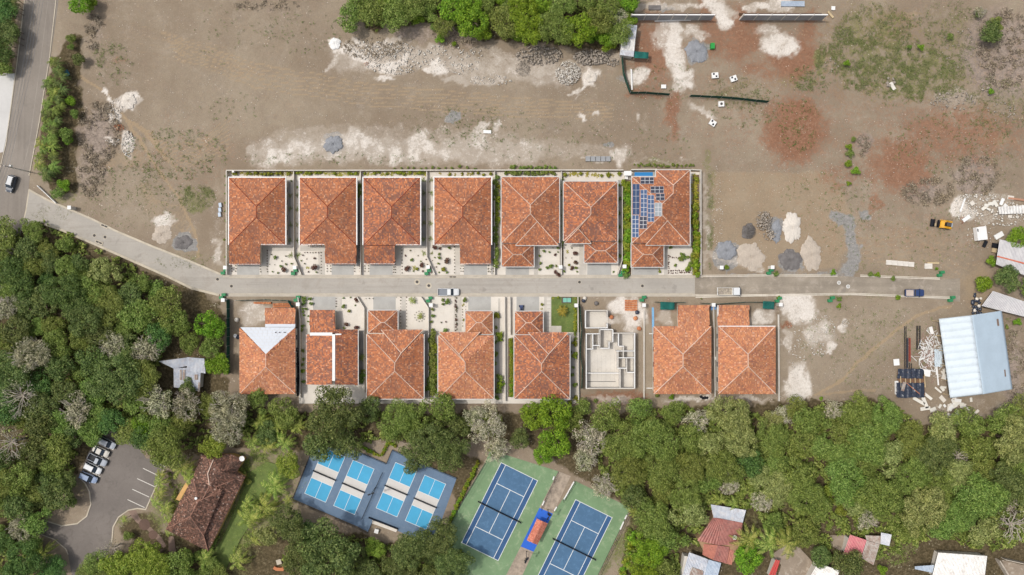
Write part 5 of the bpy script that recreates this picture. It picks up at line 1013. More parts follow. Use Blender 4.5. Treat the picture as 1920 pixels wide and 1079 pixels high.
MB().box((1.75, 0, .5), (.35, 1.9, .7)).build('coupler', m_black, t); MB().box((2.5, .35, .2), (.8, .7, .1)).build('board', m_wood, t)
MB().loft([[(x, -1.0, z), (x, 1.0, z), (x, 1.0, z + .08), (x, -1.0, z + .08)] for x, z in ((2.9, .75), (2.95, .1), (3.5, .05), (3.75, .2))]).build('bucket', m_black, t)
c = P(1774, 421.5, 1); t.location = (c.x, c.y, 0); t.rotation_euler = (0, 0, R(170))
# small utility quad in the driveway of the fifth lower house
t = thing('quad_bike', 'small dark quad bike parked in the driveway above the fifth lower house', 'quad bike')
MB().loft([[(x, -w_, .3), (x, -w_, z), (x, w_, z), (x, w_, .3)] for x, w_, z in ((-.9, .5, .8), (-.3, .35, .85), (.3, .4, .8), (.9, .5, .75))]).build('body', p_bl, t); MB().box((-.3, 0, .93), (.8, .35, .14)).build('seat', m_black, t); MB().box((.4, 0, 1.05), (.08, .8, .06)).build('handlebar', m_black, t)
for s in (-1, 1):
    for x in (-.65, .65): wheel(t, x, s * .52, .28)
c = P(977.5, 579, .5); t.location = (c.x, c.y, .04); t.rotation_euler = (0, 0, R(90))
# power pole with cross arms and wires
o = thing('power_pole', 'concrete power pole with crossarms at the main road junction', 'power pole', P(58, 323)); c = P(57, 323)
MB().tube([(c.x, c.y, 0), (c.x, c.y, 9.5)], [.17, .11], 10).build('pole', m_slab, o)
for z in (9.2, 7.8): MB().box((c.x, c.y, z), (2.4, .12, .12), R(-15)).build('crossarm', m_iron, o)
MB().cyl((c.x + .4, c.y + .3, 7.2), .25, .8, 10).build('transformer', m_white, o)
for k in range(4):
    dx = -1.1 + .73 * k; a = Vector((c.x + dx, c.y - .28 * dx, 9.3))
    MB().tube([a, a + Vector((6 + dx * 0, 28, -.5)), a + Vector((12, 62, 0))], .03, 4).build('wire', m_metal, o); MB().tube([a, a + Vector((-14, -32, -.5)), a + Vector((-30, -66, 0))], .03, 4).build('wire', m_metal, o)
def lamp(px, py, label, h=6, ang=0):
    o = thing('court_lamp', label, 'lamp post', P(px, py)); c = P(px, py); MB().tube([(c.x, c.y, 0), (c.x, c.y, h)], [.09, .06], 8).build('pole', m_black, o)
    d = Vector((math.cos(R(ang)), math.sin(R(ang)), 0))
    for s in (-1, 1): MB().box((c.x + d.x * s * .5, c.y + d.y * s * .5, h), (.75, .4, .12), R(ang)).build('lamp_head', m_black, o)
    MB().tube([Vector((c.x, c.y, h - .1)) - d * .6, Vector((c.x, c.y, h - .1)) + d * .6], .04, 6).build('arm', m_black, o)
lamp(*Zc(878, 600), 'black lamp post at top end of the blue mat between tennis courts', 6, 60); lamp(*Zc(722, 905), 'black lamp post at bottom end of the blue mat between tennis courts', 6, 60); lamp(*Zp(790, 440), 'black lamp post on the divider between the pickleball courts', 6, 20)
# roofed bench hut between the courts
o = thing('bench_hut', 'open hut with salmon tiled gable roof between the tennis courts', 'hut', P(*Zc(800, 765)))
c4 = [Zc(800, 672), Zc(876, 705), Zc(800, 858), Zc(727, 824)]; r0, r1 = Zc(840, 688), Zc(766, 842)
m_sal = tilemat('salmon_tiles', [(0, (186, 112, 92)), (.5, (204, 130, 108)), (1, (216, 148, 126))], (180, 110, 96), .2)
roof(o, [[(*c4[0], 2.6), (*r0, 3.1), (*r1, 3.1), (*c4[3], 2.6)], [(*r0, 3.1), (*c4[1], 2.6), (*c4[2], 2.6), (*r1, 3.1)]], m_sal, m_tile[1], [[(*r0, 3.1), (*r1, 3.1)]], m_sal, 70, r=.07, w=.25, l=.3)
for q_ in c4: 
    cc = P(*q_, 2.6).lerp(P(*Zc(801, 765), 2.6), .15); MB().box((cc.x, cc.y, 1.3), (.12, .12, 2.6)).build('post', m_wood, o)
cc = P(*Zc(801, 765)); MB().box((cc.x, cc.y, .48), (.5, 3.6, .06), R(-27)).build('bench_seat', m_wood, o); MB().box((cc.x, cc.y, .23), (.1, 3.0, .44), R(-27)).build('bench_leg', m_wood, o)
for k, (x, y) in enumerate(((883, 632), (893, 640), (725, 960), (716, 972))):
    cc = P(*Zc(x, y)); o = thing('plastic_chair', ('dark chair on the blue mat above the bench hut, %s one', 'dark chair on the pebbles below the bench hut, %s one')[k // 2] % ('left', 'right')[k % 2], 'chair', cc)
    MB().box((cc.x, cc.y, .45), (.5, .5, .06), .4).build('seat', m_black, o); MB().box((cc.x - .2, cc.y + .15, .75), (.08, .5, .6), .4).build('backrest', m_black, o)
    for sx in (-.2, .2):
        for sy in (-.2, .2): MB().box((cc.x + sx, cc.y + sy, .23), (.05, .05, .44)).build('leg', m_black, o)
for a, b in (((915, 385), (925, 360)), ((838, 570), (852, 538)), ((925, 610), (943, 580)), ((995, 528), (1068, 398)), ((1402, 745), (1428, 688)), ((1436, 670), (1450, 640))):
    pa, pb = P(*Zc(*a)), P(*Zc(*b)); tag(MB().ribbon([pa, pb], .28, .03, .35).build('court_bench', m_white), 'white plank bench %s' % ({(915, 385): 'at upper right of the left tennis court', (838, 570): 'above left of the blue mat', (925, 610): 'above right of the blue mat', (995, 528): 'long one at upper left of the right tennis court', (1402, 745): 'lower of two right of the right tennis court', (1436, 670): 'upper of two right of the right tennis court'}[a]), 'bench', 'white benches round the tennis courts')
o = thing('white_shelf', 'pale ramp and wall strip below the pickleball courts', 'ramp', P(*Zp(850, 720))); MB().prism([P(*Zp(x, y))[:2] for x, y in ((770, 675), (952, 742), (940, 762), (765, 698))], 0, .5).build('ramp_slab', m_bed, o); MB().ribbon([P(*Zp(742, 655)), P(*Zp(955, 738))], .1, 0, 1.0).build('rail', m_black, o)
cc = P(*Zp(800, 752)); o = thing('pedestal_box', 'small white cube box below the pickleball courts', 'utility box', cc); MB().box((cc.x, cc.y, .4), (1.0, 1.0, .8), -.3).build('body', m_slab, o); MB().box((cc.x, cc.y, .83), (1.1, 1.1, .08), -.3).build('lid', m_white, o)
cc = P(*Zp(92, 978)); o = thing('garden_seat', 'beige garden slab seat near the bottom edge in the palm garden', 'seat', cc); MB().box((cc.x, cc.y, .4), (1.3, 1.3, .12), .3).build('top', m_conc2, o); MB().box((cc.x, cc.y, .2), (.7, .7, .35), .3).build('base', m_conc2, o)
cc = P(*Zp(98, 1025)); o = thing('brick_bench', 'curved orange brick bench near the bottom edge in the palm garden', 'bench', cc); MB().ribbon([P(*Zp(x, y)) for x, y in ((55, 1018), (75, 1030), (118, 1032), (138, 1000))], .8, 0, .5).build('bench_body', m_tile[0], o)
# street-side glass box by the lawn, lawn path slabs
o = thing('glass_box', 'green glass topped box with dark frame by the lawn gate', 'planter box', P(1062.6, 562.5)); MB().prism([P(*q_)[:2] for q_ in rect(1053, 557, 1071, 568.8)], 0, .35).build('frame', M('dark_timber', (92, 84, 76)), o)
for x in (1055.5, 1063.3): MB().prism([P(*q_)[:2] for q_ in rect(x, 559.2, x + 7, 567)], .2, .4).build('glass_lid', M('glass_green', (120, 178, 160), .2, .08), o)
for k in range(9): tag(MB().box((*P(1029, 561 + k * 7.2)[:2], .06), (1.1, .8, .06)).build('stepping_stone', m_slab), kind='structure')

# ------------------------------------------------------------------ heaps, rubble, stones
OCT = np.array([(1, 0, 0), (0, 1, 0), (-1, 0, 0), (0, -1, 0), (0, 0, 1), (0, 0, -1)], float); OF = np.array([(0, 1, 4), (1, 2, 4), (2, 3, 4), (3, 0, 4), (1, 0, 5), (2, 1, 5), (3, 2, 5), (0, 3, 5)])
def stones(name, ells, mat, parent=None, seed=0, zf=None):
    r = np.random.default_rng(seed); Vs = []; n = 0
    for cx, cy, rx, ry, cnt, s0, s1, *rest in ells:
        a = r.uniform(0, 2 * np.pi, cnt); d = np.sqrt(r.random(cnt)); x = cx + rx * d * np.cos(a); y = cy + ry * d * np.sin(a); s = s0 + (s1 - s0) * r.random(cnt) ** 2.5
        hz = (rest[0] * (1 - d ** 2)) if rest else 0 * d
        for k in range(cnt):
            v = OCT * r.uniform(.6, 1.15, (6, 1)) * s[k] * np.array([1, r.uniform(.6, 1), r.uniform(.4, .7)]); th = r.uniform(0, 6.3); c_, s_ = math.cos(th), math.sin(th)
            v = np.stack([v[:, 0] * c_ - v[:, 1] * s_, v[:, 0] * s_ + v[:, 1] * c_, v[:, 2]], 1); Vs.append(v + np.array([(x[k] - CX) * S, (CY - y[k]) * S, s[k] * .25 - .1 * (not rest) + hz[k]])); n += 1
    V_ = np.concatenate(Vs); F_ = (np.arange(n)[:, None, None] * 6 + OF[None]).reshape(-1, 3)
    return npobj(name, V_, F_, mat, parent)
def heap(name, label, px, py, rx, ry, h, mat, seed=0, cat='heap', crater=0):
    o0 = P(px, py, 0); n, m = 16, 56; vs = [(0, 0, h * (1 - crater))]; fs = []; r = np.random.default_rng(seed); ph = r.uniform(0, 6, 3); jn = r.uniform(-.07, .07, m)
    for i in range(1, n + 1):
        for j in range(m):
            a = 2 * math.pi * j / m; k = 1 + .10 * math.sin(2 * a + ph[0]) + .07 * math.sin(5 * a + ph[1]) + .05 * math.sin(9 * a + ph[2]) + jn[j] * (.3 + .7 * i / n); f = i / n
            z = h * max(0, (1 - f ** 2.2)) * (1 + .25 * math.sin(3 * a + ph[1]) * f) + r.uniform(-.04, .04) * (f < 1) - crater * h * math.exp(-(f * 2.2) ** 2) - (.12 if i == n else 0)
            vs.append((rx * S * k * f * math.cos(a), ry * S * k * f * math.sin(a), z))
    for j in range(m): fs.append((0, 1 + j, 1 + (j + 1) % m))
    for i in range(n - 1):
        for j in range(m): fs.append((1 + i * m + j, 1 + (i + 1) * m + j, 1 + (i + 1) * m + (j + 1) % m, 1 + i * m + (j + 1) % m))
    mb = MB(); mb.add([Vector(v_) + o0 for v_ in vs], fs); o = mb.build(name, mat, None, False, o0); return tag(o, label, cat)
m_hg = M('grey_aggregate', (136, 138, 142), var=.14, big=.8, fine=5, bump=.8); m_hd = M('dark_aggregate', (112, 108, 106), var=.2, big=1, fine=4, bump=.8); m_hw = M('white_sand', (202, 194, 183), var=.08, big=.6, fine=4, bump=.6); m_ht = M('tan_sand', (176, 164, 150), var=.1, big=.6, fine=4, bump=.6)
heap('gravel_heap', 'round grey gravel heap in the building yard beside the green bin', 1306, 97, 20, 21, 0.55, m_hg, 1); heap('gravel_heap', 'round grey gravel heap on the vacant lot next to the meter pillar', 1362, 470, 17, 20, 0.55, m_hg, 2, crater=.3)
heap('gravel_heap', 'dark grey heap with a ring shape by the path, left of the upper row', 344, 455, 17, 14, 0.44, m_hd, 3, crater=.5); heap('sand_heap', 'smooth tan sand disc heap by the path, left of the upper row', 304, 440, 20, 17, 0.33, m_ht, 4)
heap('sand_heap', 'bright white sand heap beside the boulder pile', 1485, 427, 19, 26, 0.5, m_hw, 5); heap('sand_heap', 'broad tan sand heap in the middle of the vacant lot by the kerb', 1408, 482, 26, 26, 0.33, m_ht, 6); heap('sand_heap', 'tan sand heap near the kerb gap and grey gravel track', 1521, 478, 20, 30, 0.39, m_ht, 7)
heap('gravel_heap', 'dark grey gravel heap beside the tan sand near the kerb', 1482, 488, 20, 22, 0.44, m_hd, 8); heap('gravel_heap', 'narrow bluish grey heap beside the white sand', 1456, 434, 10, 20, 0.39, m_hg, 9); heap('gravel_heap', 'grey brown pebble heap left of the boulder pile', 1403, 434, 13, 14, 0.5, m_hd, 10)
heap('gravel_heap', 'dark grey crushed heap behind the second upper house', 625, 271, 17, 17, 0.44, m_hg, 11)
heap('cement_heap', 'white cement heap with grey crater near the stone rows', 1108, 145, 10, 11, 0.28, m_hw, 12, crater=.8); heap('chalk_heap', 'bright white chalk heap at the left end of the rubble field', 628, 82, 12, 10, 0.33, m_white, 13); heap('chalk_heap', 'white chalk heap near the western rubble strip', 241, 190, 15, 13, 0.28, m_hw, 14)
def pile(label, ells, mat, seed, name='stone_pile', cat='stone pile'):
    o = thing(name, label, cat, P(ells[0][0], ells[0][1])); tag(stones('stone', ells, mat, o, seed), kind='stuff'); return o
pile('pile of pale boulders in the vacant lot beside the white sand heap', [(1432, 415, 15, 18, 230, .15, .5, .8), (1442, 440, 14, 10, 40, .3, .75, .3)], m_stone, 1)
pile('heap of fine grey brown stones left of the boulders', [(1404, 434, 13, 14, 400, .08, .2, .9)], m_stoned, 2)
pile('row of grey boulders along the bushes, right part', [(1110, 108, 36, 14, 420, .12, .6, .5), (1150, 118, 12, 7, 60, .2, .6)], m_stone, 3); pile('scattered pale boulders below the northern bushes, middle part', [(1010, 105, 45, 18, 420, .12, .6, .3), (980, 130, 14, 14, 260, .08, .22, .6)], m_stone, 4)
pile('rounded mound of pale broken stones near the cement heap', [(1065, 138, 24, 22, 620, .1, .34, .8)], m_stonew, 5)
pile('wide scatter of white rubble in the rubble field', [(740, 110, 60, 30, 520, .08, .4), (700, 95, 50, 20, 220, .08, .4), (850, 110, 60, 30, 300, .07, .4), (920, 150, 40, 10, 160, .08, .3)], m_stonew, 6, 'rubble', 'rubble')
pile('white rubble strip by the western footpath', [(216, 205, 14, 22, 160, .06, .3), (240, 270, 12, 24, 260, .08, .35), (210, 265, 14, 8, 80, .06, .3)], m_stonew, 7, 'rubble', 'rubble')
pile('pale rubble behind the sand disc heap', [(306, 415, 18, 10, 120, .08, .3)], m_stonew, 8, 'rubble', 'rubble')
pile('orange broken tiles on the western rubble strip', [(223, 240, 10, 7, 120, .08, .22, .2)], m_tile[0], 9, 'broken_tiles', 'broken tiles'); pile('tiny orange tile scraps in the rubble field', [(687, 120, 5, 4, 30, .08, .2, .1)], m_tile[0], 10, 'broken_tiles', 'broken tiles')
pile('orange tile scraps right of the easternmost lower house', [(1479, 610, 6, 6, 90, .06, .16, .1)], m_tile[1], 11, 'broken_tiles', 'broken tiles'); pile('orange scraps by the yellow loader', [(1804, 412, 4, 8, 60, .08, .2, .2)], m_tile[0], 12, 'broken_tiles', 'broken tiles')
pile('rocks scattered among weeds at the upper right', [(1785, 190, 45, 18, 130, .12, .6), (1800, 90, 40, 40, 90, .1, .4), (1560, 120, 16, 16, 30, .1, .5), (1860, 165, 20, 14, 30, .15, .5), (1670, 155, 8, 10, 14, .2, .8), (1880, 210, 30, 20, 50, .1, .5)], m_stone, 13, 'rocks', 'rocks')
pile('pale rubble around the rubbish by the right edge', [(1810, 390, 22, 26, 240, .08, .4), (1880, 400, 50, 24, 300, .08, .5), (1850, 370, 30, 8, 60, .1, .5), (1840, 440, 30, 30, 60, .08, .3)], m_stonew, 14, 'rubble', 'rubble')
pile('white rubble right of the easternmost lower house', [(1540, 630, 30, 40, 300, .06, .35), (1495, 640, 18, 60, 200, .06, .3), (1585, 608, 8, 9, 60, .08, .3)], m_stonew, 15, 'rubble', 'rubble')
pile('pebbles strewn across the vacant land', [(700, 200, 420, 90, 1300, .05, .13), (1150, 220, 200, 70, 500, .05, .14), (1500, 400, 200, 100, 700, .05, .14), (1640, 640, 150, 90, 700, .05, .14), (280, 330, 120, 120, 600, .05, .13), (1620, 280, 260, 60, 500, .05, .14), (1340, 400, 16, 90, 300, .05, .2), (300, 100, 160, 80, 260, .04, .12), (410, 430, 14, 80, 200, .05, .2), (1390, 748, 90, 8, 160, .05, .2)], m_stonew, 16, 'pebbles', 'pebbles')
# loose boards, sheets and scraps, each a thing of its own
def plank(px, py, l, w, ang, mat, label, name='loose_board', cat='board', h=.08, z=.02, group=None, parent=None):
    o = MB().box((*P(px, py)[:2], z + h / 2), (l, w, h), R(ang)).build(name, mat); tag(o, label, cat, group); return o
m_sty = M('styrofoam', (212, 208, 198), .7, .06)
for k, a in enumerate([(1736, 741, 3.6, .7, -38), (1722, 752, 3.4, .8, -30), (1734, 766, 2.6, .9, 8), (1733, 754, 3.4, .9, 112)]): plank(*a, m_sty, ['uppermost', 'left slanting', 'lowest level', 'right slanting'][k] + ' cream board below the black tarpaulin stack', group='cream boards', h=.3)
tr_ = random.Random(5)
for k in range(46):
    px, py = (tr_.gauss(1786, 16), tr_.gauss(762, 12)) if k < 26 else (tr_.gauss(1868, 24), tr_.gauss(388, 10)) if k < 36 else (tr_.gauss(1770, 4), tr_.uniform(690, 730)); reg = 'below the tarpaulin hall' if k < 26 else 'in the rubbish at right edge' if k < 36 else 'left of the tarpaulin hall'
    plank(px, py, tr_.uniform(.6, 2.2), tr_.uniform(.4, 1.1), tr_.uniform(0, 180), tr_.choice([m_white, m_sty, m_bed]), 'white scrap sheet in the litter ' + reg, 'scrap_sheet', 'scrap', tr_.uniform(.05, .25), group='white scraps ' + reg)
for i, (px, py, l, w, a, m_, lab) in enumerate([(1746, 620, .9, 2.0, 15, m_white, 'white folded sheet left of the tarpaulin hall'), (1680.5, 679.5, 1.5, 1.7, 5, m_white, 'white square sheet left of the black tarpaulin stack'), (1754.5, 685, .35, 5.2, 5, m_white, 'upper white gutter pipe beside the hall'), (1757.5, 705, .35, 5.0, 5, m_white, 'lower white gutter pipe beside the hall'), (1758.5, 731.5, 2.2, .45, -40, m_sty, 'slanted white board at lower left of the hall'),
        (1562, 16, 1.0, 1.0, 0, m_white, 'small white square sheet right of the retaining walls'), (1557, 28, 2.2, .5, -50, m_wood, 'yellowish board right of the retaining walls'), (1673, 162, 2.2, .9, -60, m_stonew, 'pale flat slab in the weeds'), (1227, 15, 3.2, 1.2, 0, m_hd, 'grey covered slab above the left retaining wall'), (1245, 39.8, 5, .25, 2, m_white, 'white pipe at the foot of the left retaining wall'), (1274, 38.4, 6, .3, 1, m_white, 'second white pipe at the foot of the left retaining wall'),
        (1184, 150, .4, 5.5, 2, m_white, 'thin white pole inside the corner of the green fence'), (1244, 163, 1.3, 1.0, 0, m_white, 'small white pallet inside the green fence'), (1486, 8, 6.2, 1.4, 0, tin_b, 'grey-blue metal sheet above the right retaining wall'), (1749, 493.5, 3, .5, 0, m_wood, 'brown plank above the pale slab'), (1740, 499.5, 2.0, 1.4, 0, m_stonew, 'square pale slab by the kerb strip'),
        (1804, 385, .4, 3.8, -20, m_white, 'long white board standing in rubble near the loader'), (1811, 410, 2.2, 1.0, 35, m_white, 'white crumpled sheet near the loader'), (1872, 442, 2.4, 1.3, 30, m_white, 'white tub shape beside the lilac roof'), (1866, 461, 1.9, 1.2, -10, m_black, 'dark panel beside the lilac roof'), (1864, 470, 1.4, 1.1, -10, m_wood, 'tan board beside the lilac roof'), (1846, 458, .8, 1.8, -25, m_black, 'dark blue rag below the white box')]):
    plank(px, py, l, w, a, m_, lab, 'loose_sheet' if m_ != m_wood else 'loose_board', 'sheet', .12 + .01 * i)
for k in range(5): plank(1666 + k * 10.5, 492.5 + k * .9, 1.45, 1.25, -4, m_stonew, 'concrete slab in the pale row by the kerb strip, %s from the left' % ['first', 'second', 'third', 'fourth', 'fifth'][k], 'concrete_slab', 'slab', .25, group='row of concrete slabs')
for k in range(5): plank(1102 + k * 9.5, 298.5, 1.2, 1.3, 0, m_pcwall, 'grey block in the row behind the fifth upper house, %s from the left' % ['first', 'second', 'third', 'fourth', 'fifth'][k], 'grey_block', 'block', .4, group='row of grey blocks')
for k in range(3): plank(414 - .6 * k, 385 + 9 * k, .7, 1.1, 8, tin_b, '%s bluish crate left of the westernmost upper house' % ['upper', 'middle', 'lower'][k], 'metal_crate', 'crate', .5, group='bluish crates')
plank(913.5, 247.5, 2.1, .85, -3, m_white, 'white board with dark marks on the vacant land above the fourth house', 'sign_board', 'board', .1)
# white tank box with a slot, right
o = thing('white_container', 'white boxy container with a dark slot near the loader', 'container', P(1842, 438)); MB().box((*P(1841, 438, 1.3)[:2], .7), (2.6, 3.5, 1.4), R(7)).build('body', m_white, o); MB().box((*P(1843, 437, 1.5)[:2], 1.43), (1.8, 3.4, .08), R(7)).build('lid', m_white, o); MB().box((*P(1834, 432, 1.5)[:2], 1.43), (.25, .8, .06), R(7)).build('slot', m_black, o)
# black tarpaulin stack, steel trusses, bags
o = thing('tarpaulin_stack', 'timber stack under black tarpaulins left of the hall', 'stack', P(1705, 715))
def cloth(parent, px0, py0, px1, py1, z, mat, seed, name='tarpaulin'):
    r = np.random.default_rng(seed); n, m = 12, 16; vs = []; fs = []
    for i in range(n + 1):
        for j in range(m + 1):
            e_ = (i in (0, n)) or (j in (0, m)); vs.append(P(px0 + (px1 - px0) * j / m + r.uniform(-1, 1) * e_, py0 + (py1 - py0) * i / n + r.uniform(-1, 1) * e_, z + .12 * math.sin(j * 1.9) + r.uniform(-.08, .08)))
    for i in range(n):
        for j in range(m): k = i * (m + 1) + j; fs.append((k, k + 1, k + m + 2, k + m + 1))
    q_ = MB().add(vs, fs).build(name, mat, parent, False); so = q_.modifiers.new('t', 'SOLIDIFY'); so.thickness = .04
m_bt = NT('black_tarpaulin').done(lin((48, 54, 68)), .35, .5)
cloth(o, 1683, 692, 1731, 710, .8, m_bt, 1); cloth(o, 1681, 718, 1733, 746, .85, m_bt, 2); MB().box((*P(1707, 719)[:2], .35), (6.8, 6.6, .6), R(3)).build('timber_stack', M('stack_wood', (120, 92, 70), var=.3), o)
for k in range(6): MB().box((*P(1686 + k * 9, 714)[:2], .72), (.2, 3.4, .1), R(3)).build('plank', m_wood, o)
MB().box((*P(1694, 725, 1)[:2], 1.05), (.8, 2.4, .15), R(-15)).build('tin_sheet', tin_rust, o); MB().box((*P(1712, 729, 1)[:2], 1.05), (4.6, .12, .1), R(-40)).build('pole', m_tile[0], o)
MB().box((*P(1680, 727)[:2], .3), (.8, 3.6, .5), R(2)).build('white_roll', m_white, o); MB().box((*P(1734, 699)[:2], .5), (2.2, 1.8, .3), R(-8)).build('white_sheet', m_white, o)
def truss(px, y0, y1, w, mat, label, group='steel trusses'):
    o = thing('steel_truss', label, 'steel truss', P(px, (y0 + y1) / 2), 0, group); a, b = P(px, y0), P(px, y1)
    for s in (-1, 1): MB().box(((a.x + b.x) / 2 + s * w / 2, (a.y + b.y) / 2, .25), (.1, abs(a.y - b.y), .12)).build('chord', mat, o)
    n = int(abs(a.y - b.y) / .8); mb = MB()
    for k in range(n):
        yy = b.y + (a.y - b.y) * k / n; mb.tube([(a.x - w / 2, yy, .25), (a.x + w / 2, yy + .4, .25)], .04, 4).tube([(a.x + w / 2, yy + .4, .25), (a.x - w / 2, yy + .8, .25)], .04, 4)
    mb.build('web', mat, o)
truss(1696.5, 612, 691, .45, m_black, 'longest black lattice truss pointing up from the tarpaulin stack'); truss(1704.5, 634, 678, .3, m_red, 'red lattice truss beside the black one'); truss(1700.5, 634, 690, .2, m_bt, 'thin dark beam between black and red trusses'); truss(1718.5, 611, 656, .2, m_black, 'left one of the two dark beams right of the trusses'); truss(1723.3, 611, 655, .3, m_black, 'right one of the two dark beams right of the trusses')
truss(1706, 681, 693, .6, m_black, 'short dark frame just above the tarpaulin stack')
tt_ = random.Random(9); mb = MB(); mb2 = MB()
for k in range(260):
    px, py = tt_.gauss(1745, 12), tt_.gauss(664, 20); c = P(px, py, tt_.uniform(.05, .5)); (mb if k % 3 else mb2).box(c, (tt_.uniform(.5, 2.4), tt_.uniform(.05, .16), .06), tt_.uniform(0, 3.14))
o = thing('scrap_metal_pile', 'tangled pile of white and brownish scrap strips left of the hall', 'scrap pile', P(1745, 664)); tag(mb.build('strip', m_white, o), kind='stuff'); tag(mb2.build('rusty_strip', M('scrap_brown', (150, 122, 110)), o), kind='stuff')
cloth(o, 1752, 655, 1767, 688, .7, m_tarp, 4, 'crumpled_sheet')
def blob(px, py, r, mat, label, name, cat, group, z=0, fl=.7):
    n, m = 6, 10; vs = []; fs = []; c = P(px, py); rr = random.Random(int(px * 7 + py))
    for i in range(n + 1):
        for j in range(m):
            th = math.pi * i / n; a = 2 * math.pi * j / m; k = r * rr.uniform(.85, 1.12); vs.append((c.x + k * math.sin(th) * math.cos(a), c.y + k * math.sin(th) * math.sin(a), z + max(0, r * fl + k * fl * math.cos(th))))
    for i in range(n):
        for j in range(m): fs.append((i * m + j, (i + 1) * m + j, (i + 1) * m + (j + 1) % m, i * m + (j + 1) % m))
    return tag(MB().add(vs, fs).build(name, mat, None, True), label, cat, group)
for k in range(34): blob(tt_.gauss(1831, 6), tt_.gauss(573, 8), tt_.uniform(.3, .55), m_bt if k % 9 else m_bed, 'black plastic bag in the heap above the tarpaulin hall' if k % 9 else 'whitish bag among the black bags above the hall', 'plastic_bag', 'bag', 'bags above the hall')
for k, (x, y) in enumerate(((1314, 744), (1317.5, 746.5), (1321, 746), (1325, 746))): blob(x, y, .4, m_black, 'black bag behind the light orange roofed house, %s' % ['leftmost', 'second from left', 'third from left', 'rightmost'][k], 'plastic_bag', 'bag', 'black bags behind the house')
for k, (x, y, m_, lab) in enumerate([(1094, 564, m_bt, 'dark wrapped bundle above left of the unfinished house'), (1096, 560, m_slab, 'pale sack above left of the unfinished house'), (1118, 569, m_hd, 'grey sack above the unfinished garage'), (1194, 586, m_bt, 'dark blue barrel near the tile stack'), (1191, 597, m_tile[1], 'orange brown sack right of the unfinished garage'), (1198, 616, m_tile[0], 'orange cement mixer right of the unfinished house'), (1146, 595, m_tile[0], 'orange wheelbarrow beside the unfinished garage'), (445, 600, m_slab, 'pale sack in the yard of the white-sloped house'), (447, 632, m_bt, 'dark blue bundle left of the white-sloped house'), (443, 630, m_white, 'white sack left of the white-sloped house')]): blob(x, y, .6, m_, lab, 'bundle', 'bundle', None)
# tile stacks
def tstack(label, x0, y0, x1, y1, seed):
    o = thing('tile_stack', label, 'tile stack', P((x0 + x1) / 2, (y0 + y1) / 2)); r = random.Random(seed)
    x = x0
    while x < x1:
        y = y0 + r.uniform(0, 1)
        while y < y1: MB().box((*P(x, y)[:2], .2), (.42, .5, .4 + r.uniform(-.1, .1)), r.uniform(-.1, .1)).build('stacked_tiles', m_tile[r.choice((0, 0, 1))], o); y += 4.2
        x += 3.3
tstack('stack of new terracotta tiles in the yard above the unfinished house', 1173, 564, 1196, 582, 1); tstack('tile stacks at the garage of the white-sloped house', 514, 570, 548, 576, 2); tstack('row of tiles along the fence of the white-sloped house', 478, 568, 508, 570, 3)
for lab, a, b, w in (('long light blue plastic sheet at left of the light orange roofed house', (1224, 577), (1226, 717), .55),): tag(MB().ribbon([P(*a), P(*b)], w, .02, .06).build('plastic_sheet', M('blue_plastic', (120, 168, 206), .4)), lab, 'plastic sheet')
tag(MB().box((*P(1338, 577)[:2], .1), (1.6, 1.2, .15), .2).build('plastic_sheet', M('blue_plastic_b', (110, 150, 196), .4)), 'small blue plastic sheet between the two rightmost lower houses', 'plastic sheet')
for x0, x1, y, lab in ((1217, 1225, 626, 'upper'), (1212, 1226, 728, 'lower')): tag(MB().ribbon([P(x0, y), P(x1, y)], .2, 0, .3).build('pipe', m_white), lab + ' short white pipe left of the light orange roofed house', 'pipe')
tag(MB().box((*P(1343, 672)[:2], .2), (.8, .8, .4)).build('drain_box', m_white), 'small white drain box between the two rightmost lower houses', 'drain box')
tag(MB().box((*P(1334.6, 88.3)[:2], .5), (1.0, 1.5, 1.0)).build('green_container', M('bright_green', (48, 150, 70), .5)), 'bright green bin beside the gravel heap in the building yard', 'bin')
o = thing('small_canopy', 'white roofed pump hut beside the pool of the last upper house', 'hut', P(1176, 330)); MB().prism([P(*q_, 2)[:2] for q_ in rect(1170, 321, 1184, 329.5)], 1.95, 2.05).build('roof', m_white, o); MB().prism([P(*q_)[:2] for q_ in rect(1171, 322, 1183.5, 338)], 0, .15).build('floor', m_conc, o); MB().box((*P(1174, 334)[:2], .4), (.8, .8, .6)).build('pump', m_white, o)
for q_ in ((1171, 322), (1183, 322), (1171, 329), (1183, 329)): MB().box((*P(*q_)[:2], 1), (.08, .08, 2)).build('post', m_metal, o)
mb = MB()
ctin([P(1872, 388, .8), P(1940, 384, .8), P(1940, 400, .5), P(1874, 402, .5)], .8, .09).build('x', tin_w).name = 'tin_sheet_stack'; tag(bpy.data.objects['tin_sheet_stack'], 'stack of long whitish tin sheets at the right edge', 'tin sheets')
tag(MB().ribbon([P(1890, 372), P(1935, 378)], .5, .05, .3).build('timber_beam', M('beam_rust', (176, 132, 108))), 'long rusty beam above the tin sheets at right edge', 'beam')
cc = P(127, 141); tag(MB().box((cc.x, cc.y, 1.0), (2.0, 1.6, .1), .5).build('blue_tarp', M('teal_tarp', (58, 120, 140), .5)), 'blue teal tarpaulin scrap among the roadside plants', 'tarpaulin')
tag(MB().ribbon([P(73, 349), P(108, 382)], .15, .1, .8).build('guard_rail', m_white), 'white guard rail by the street corner', 'rail')

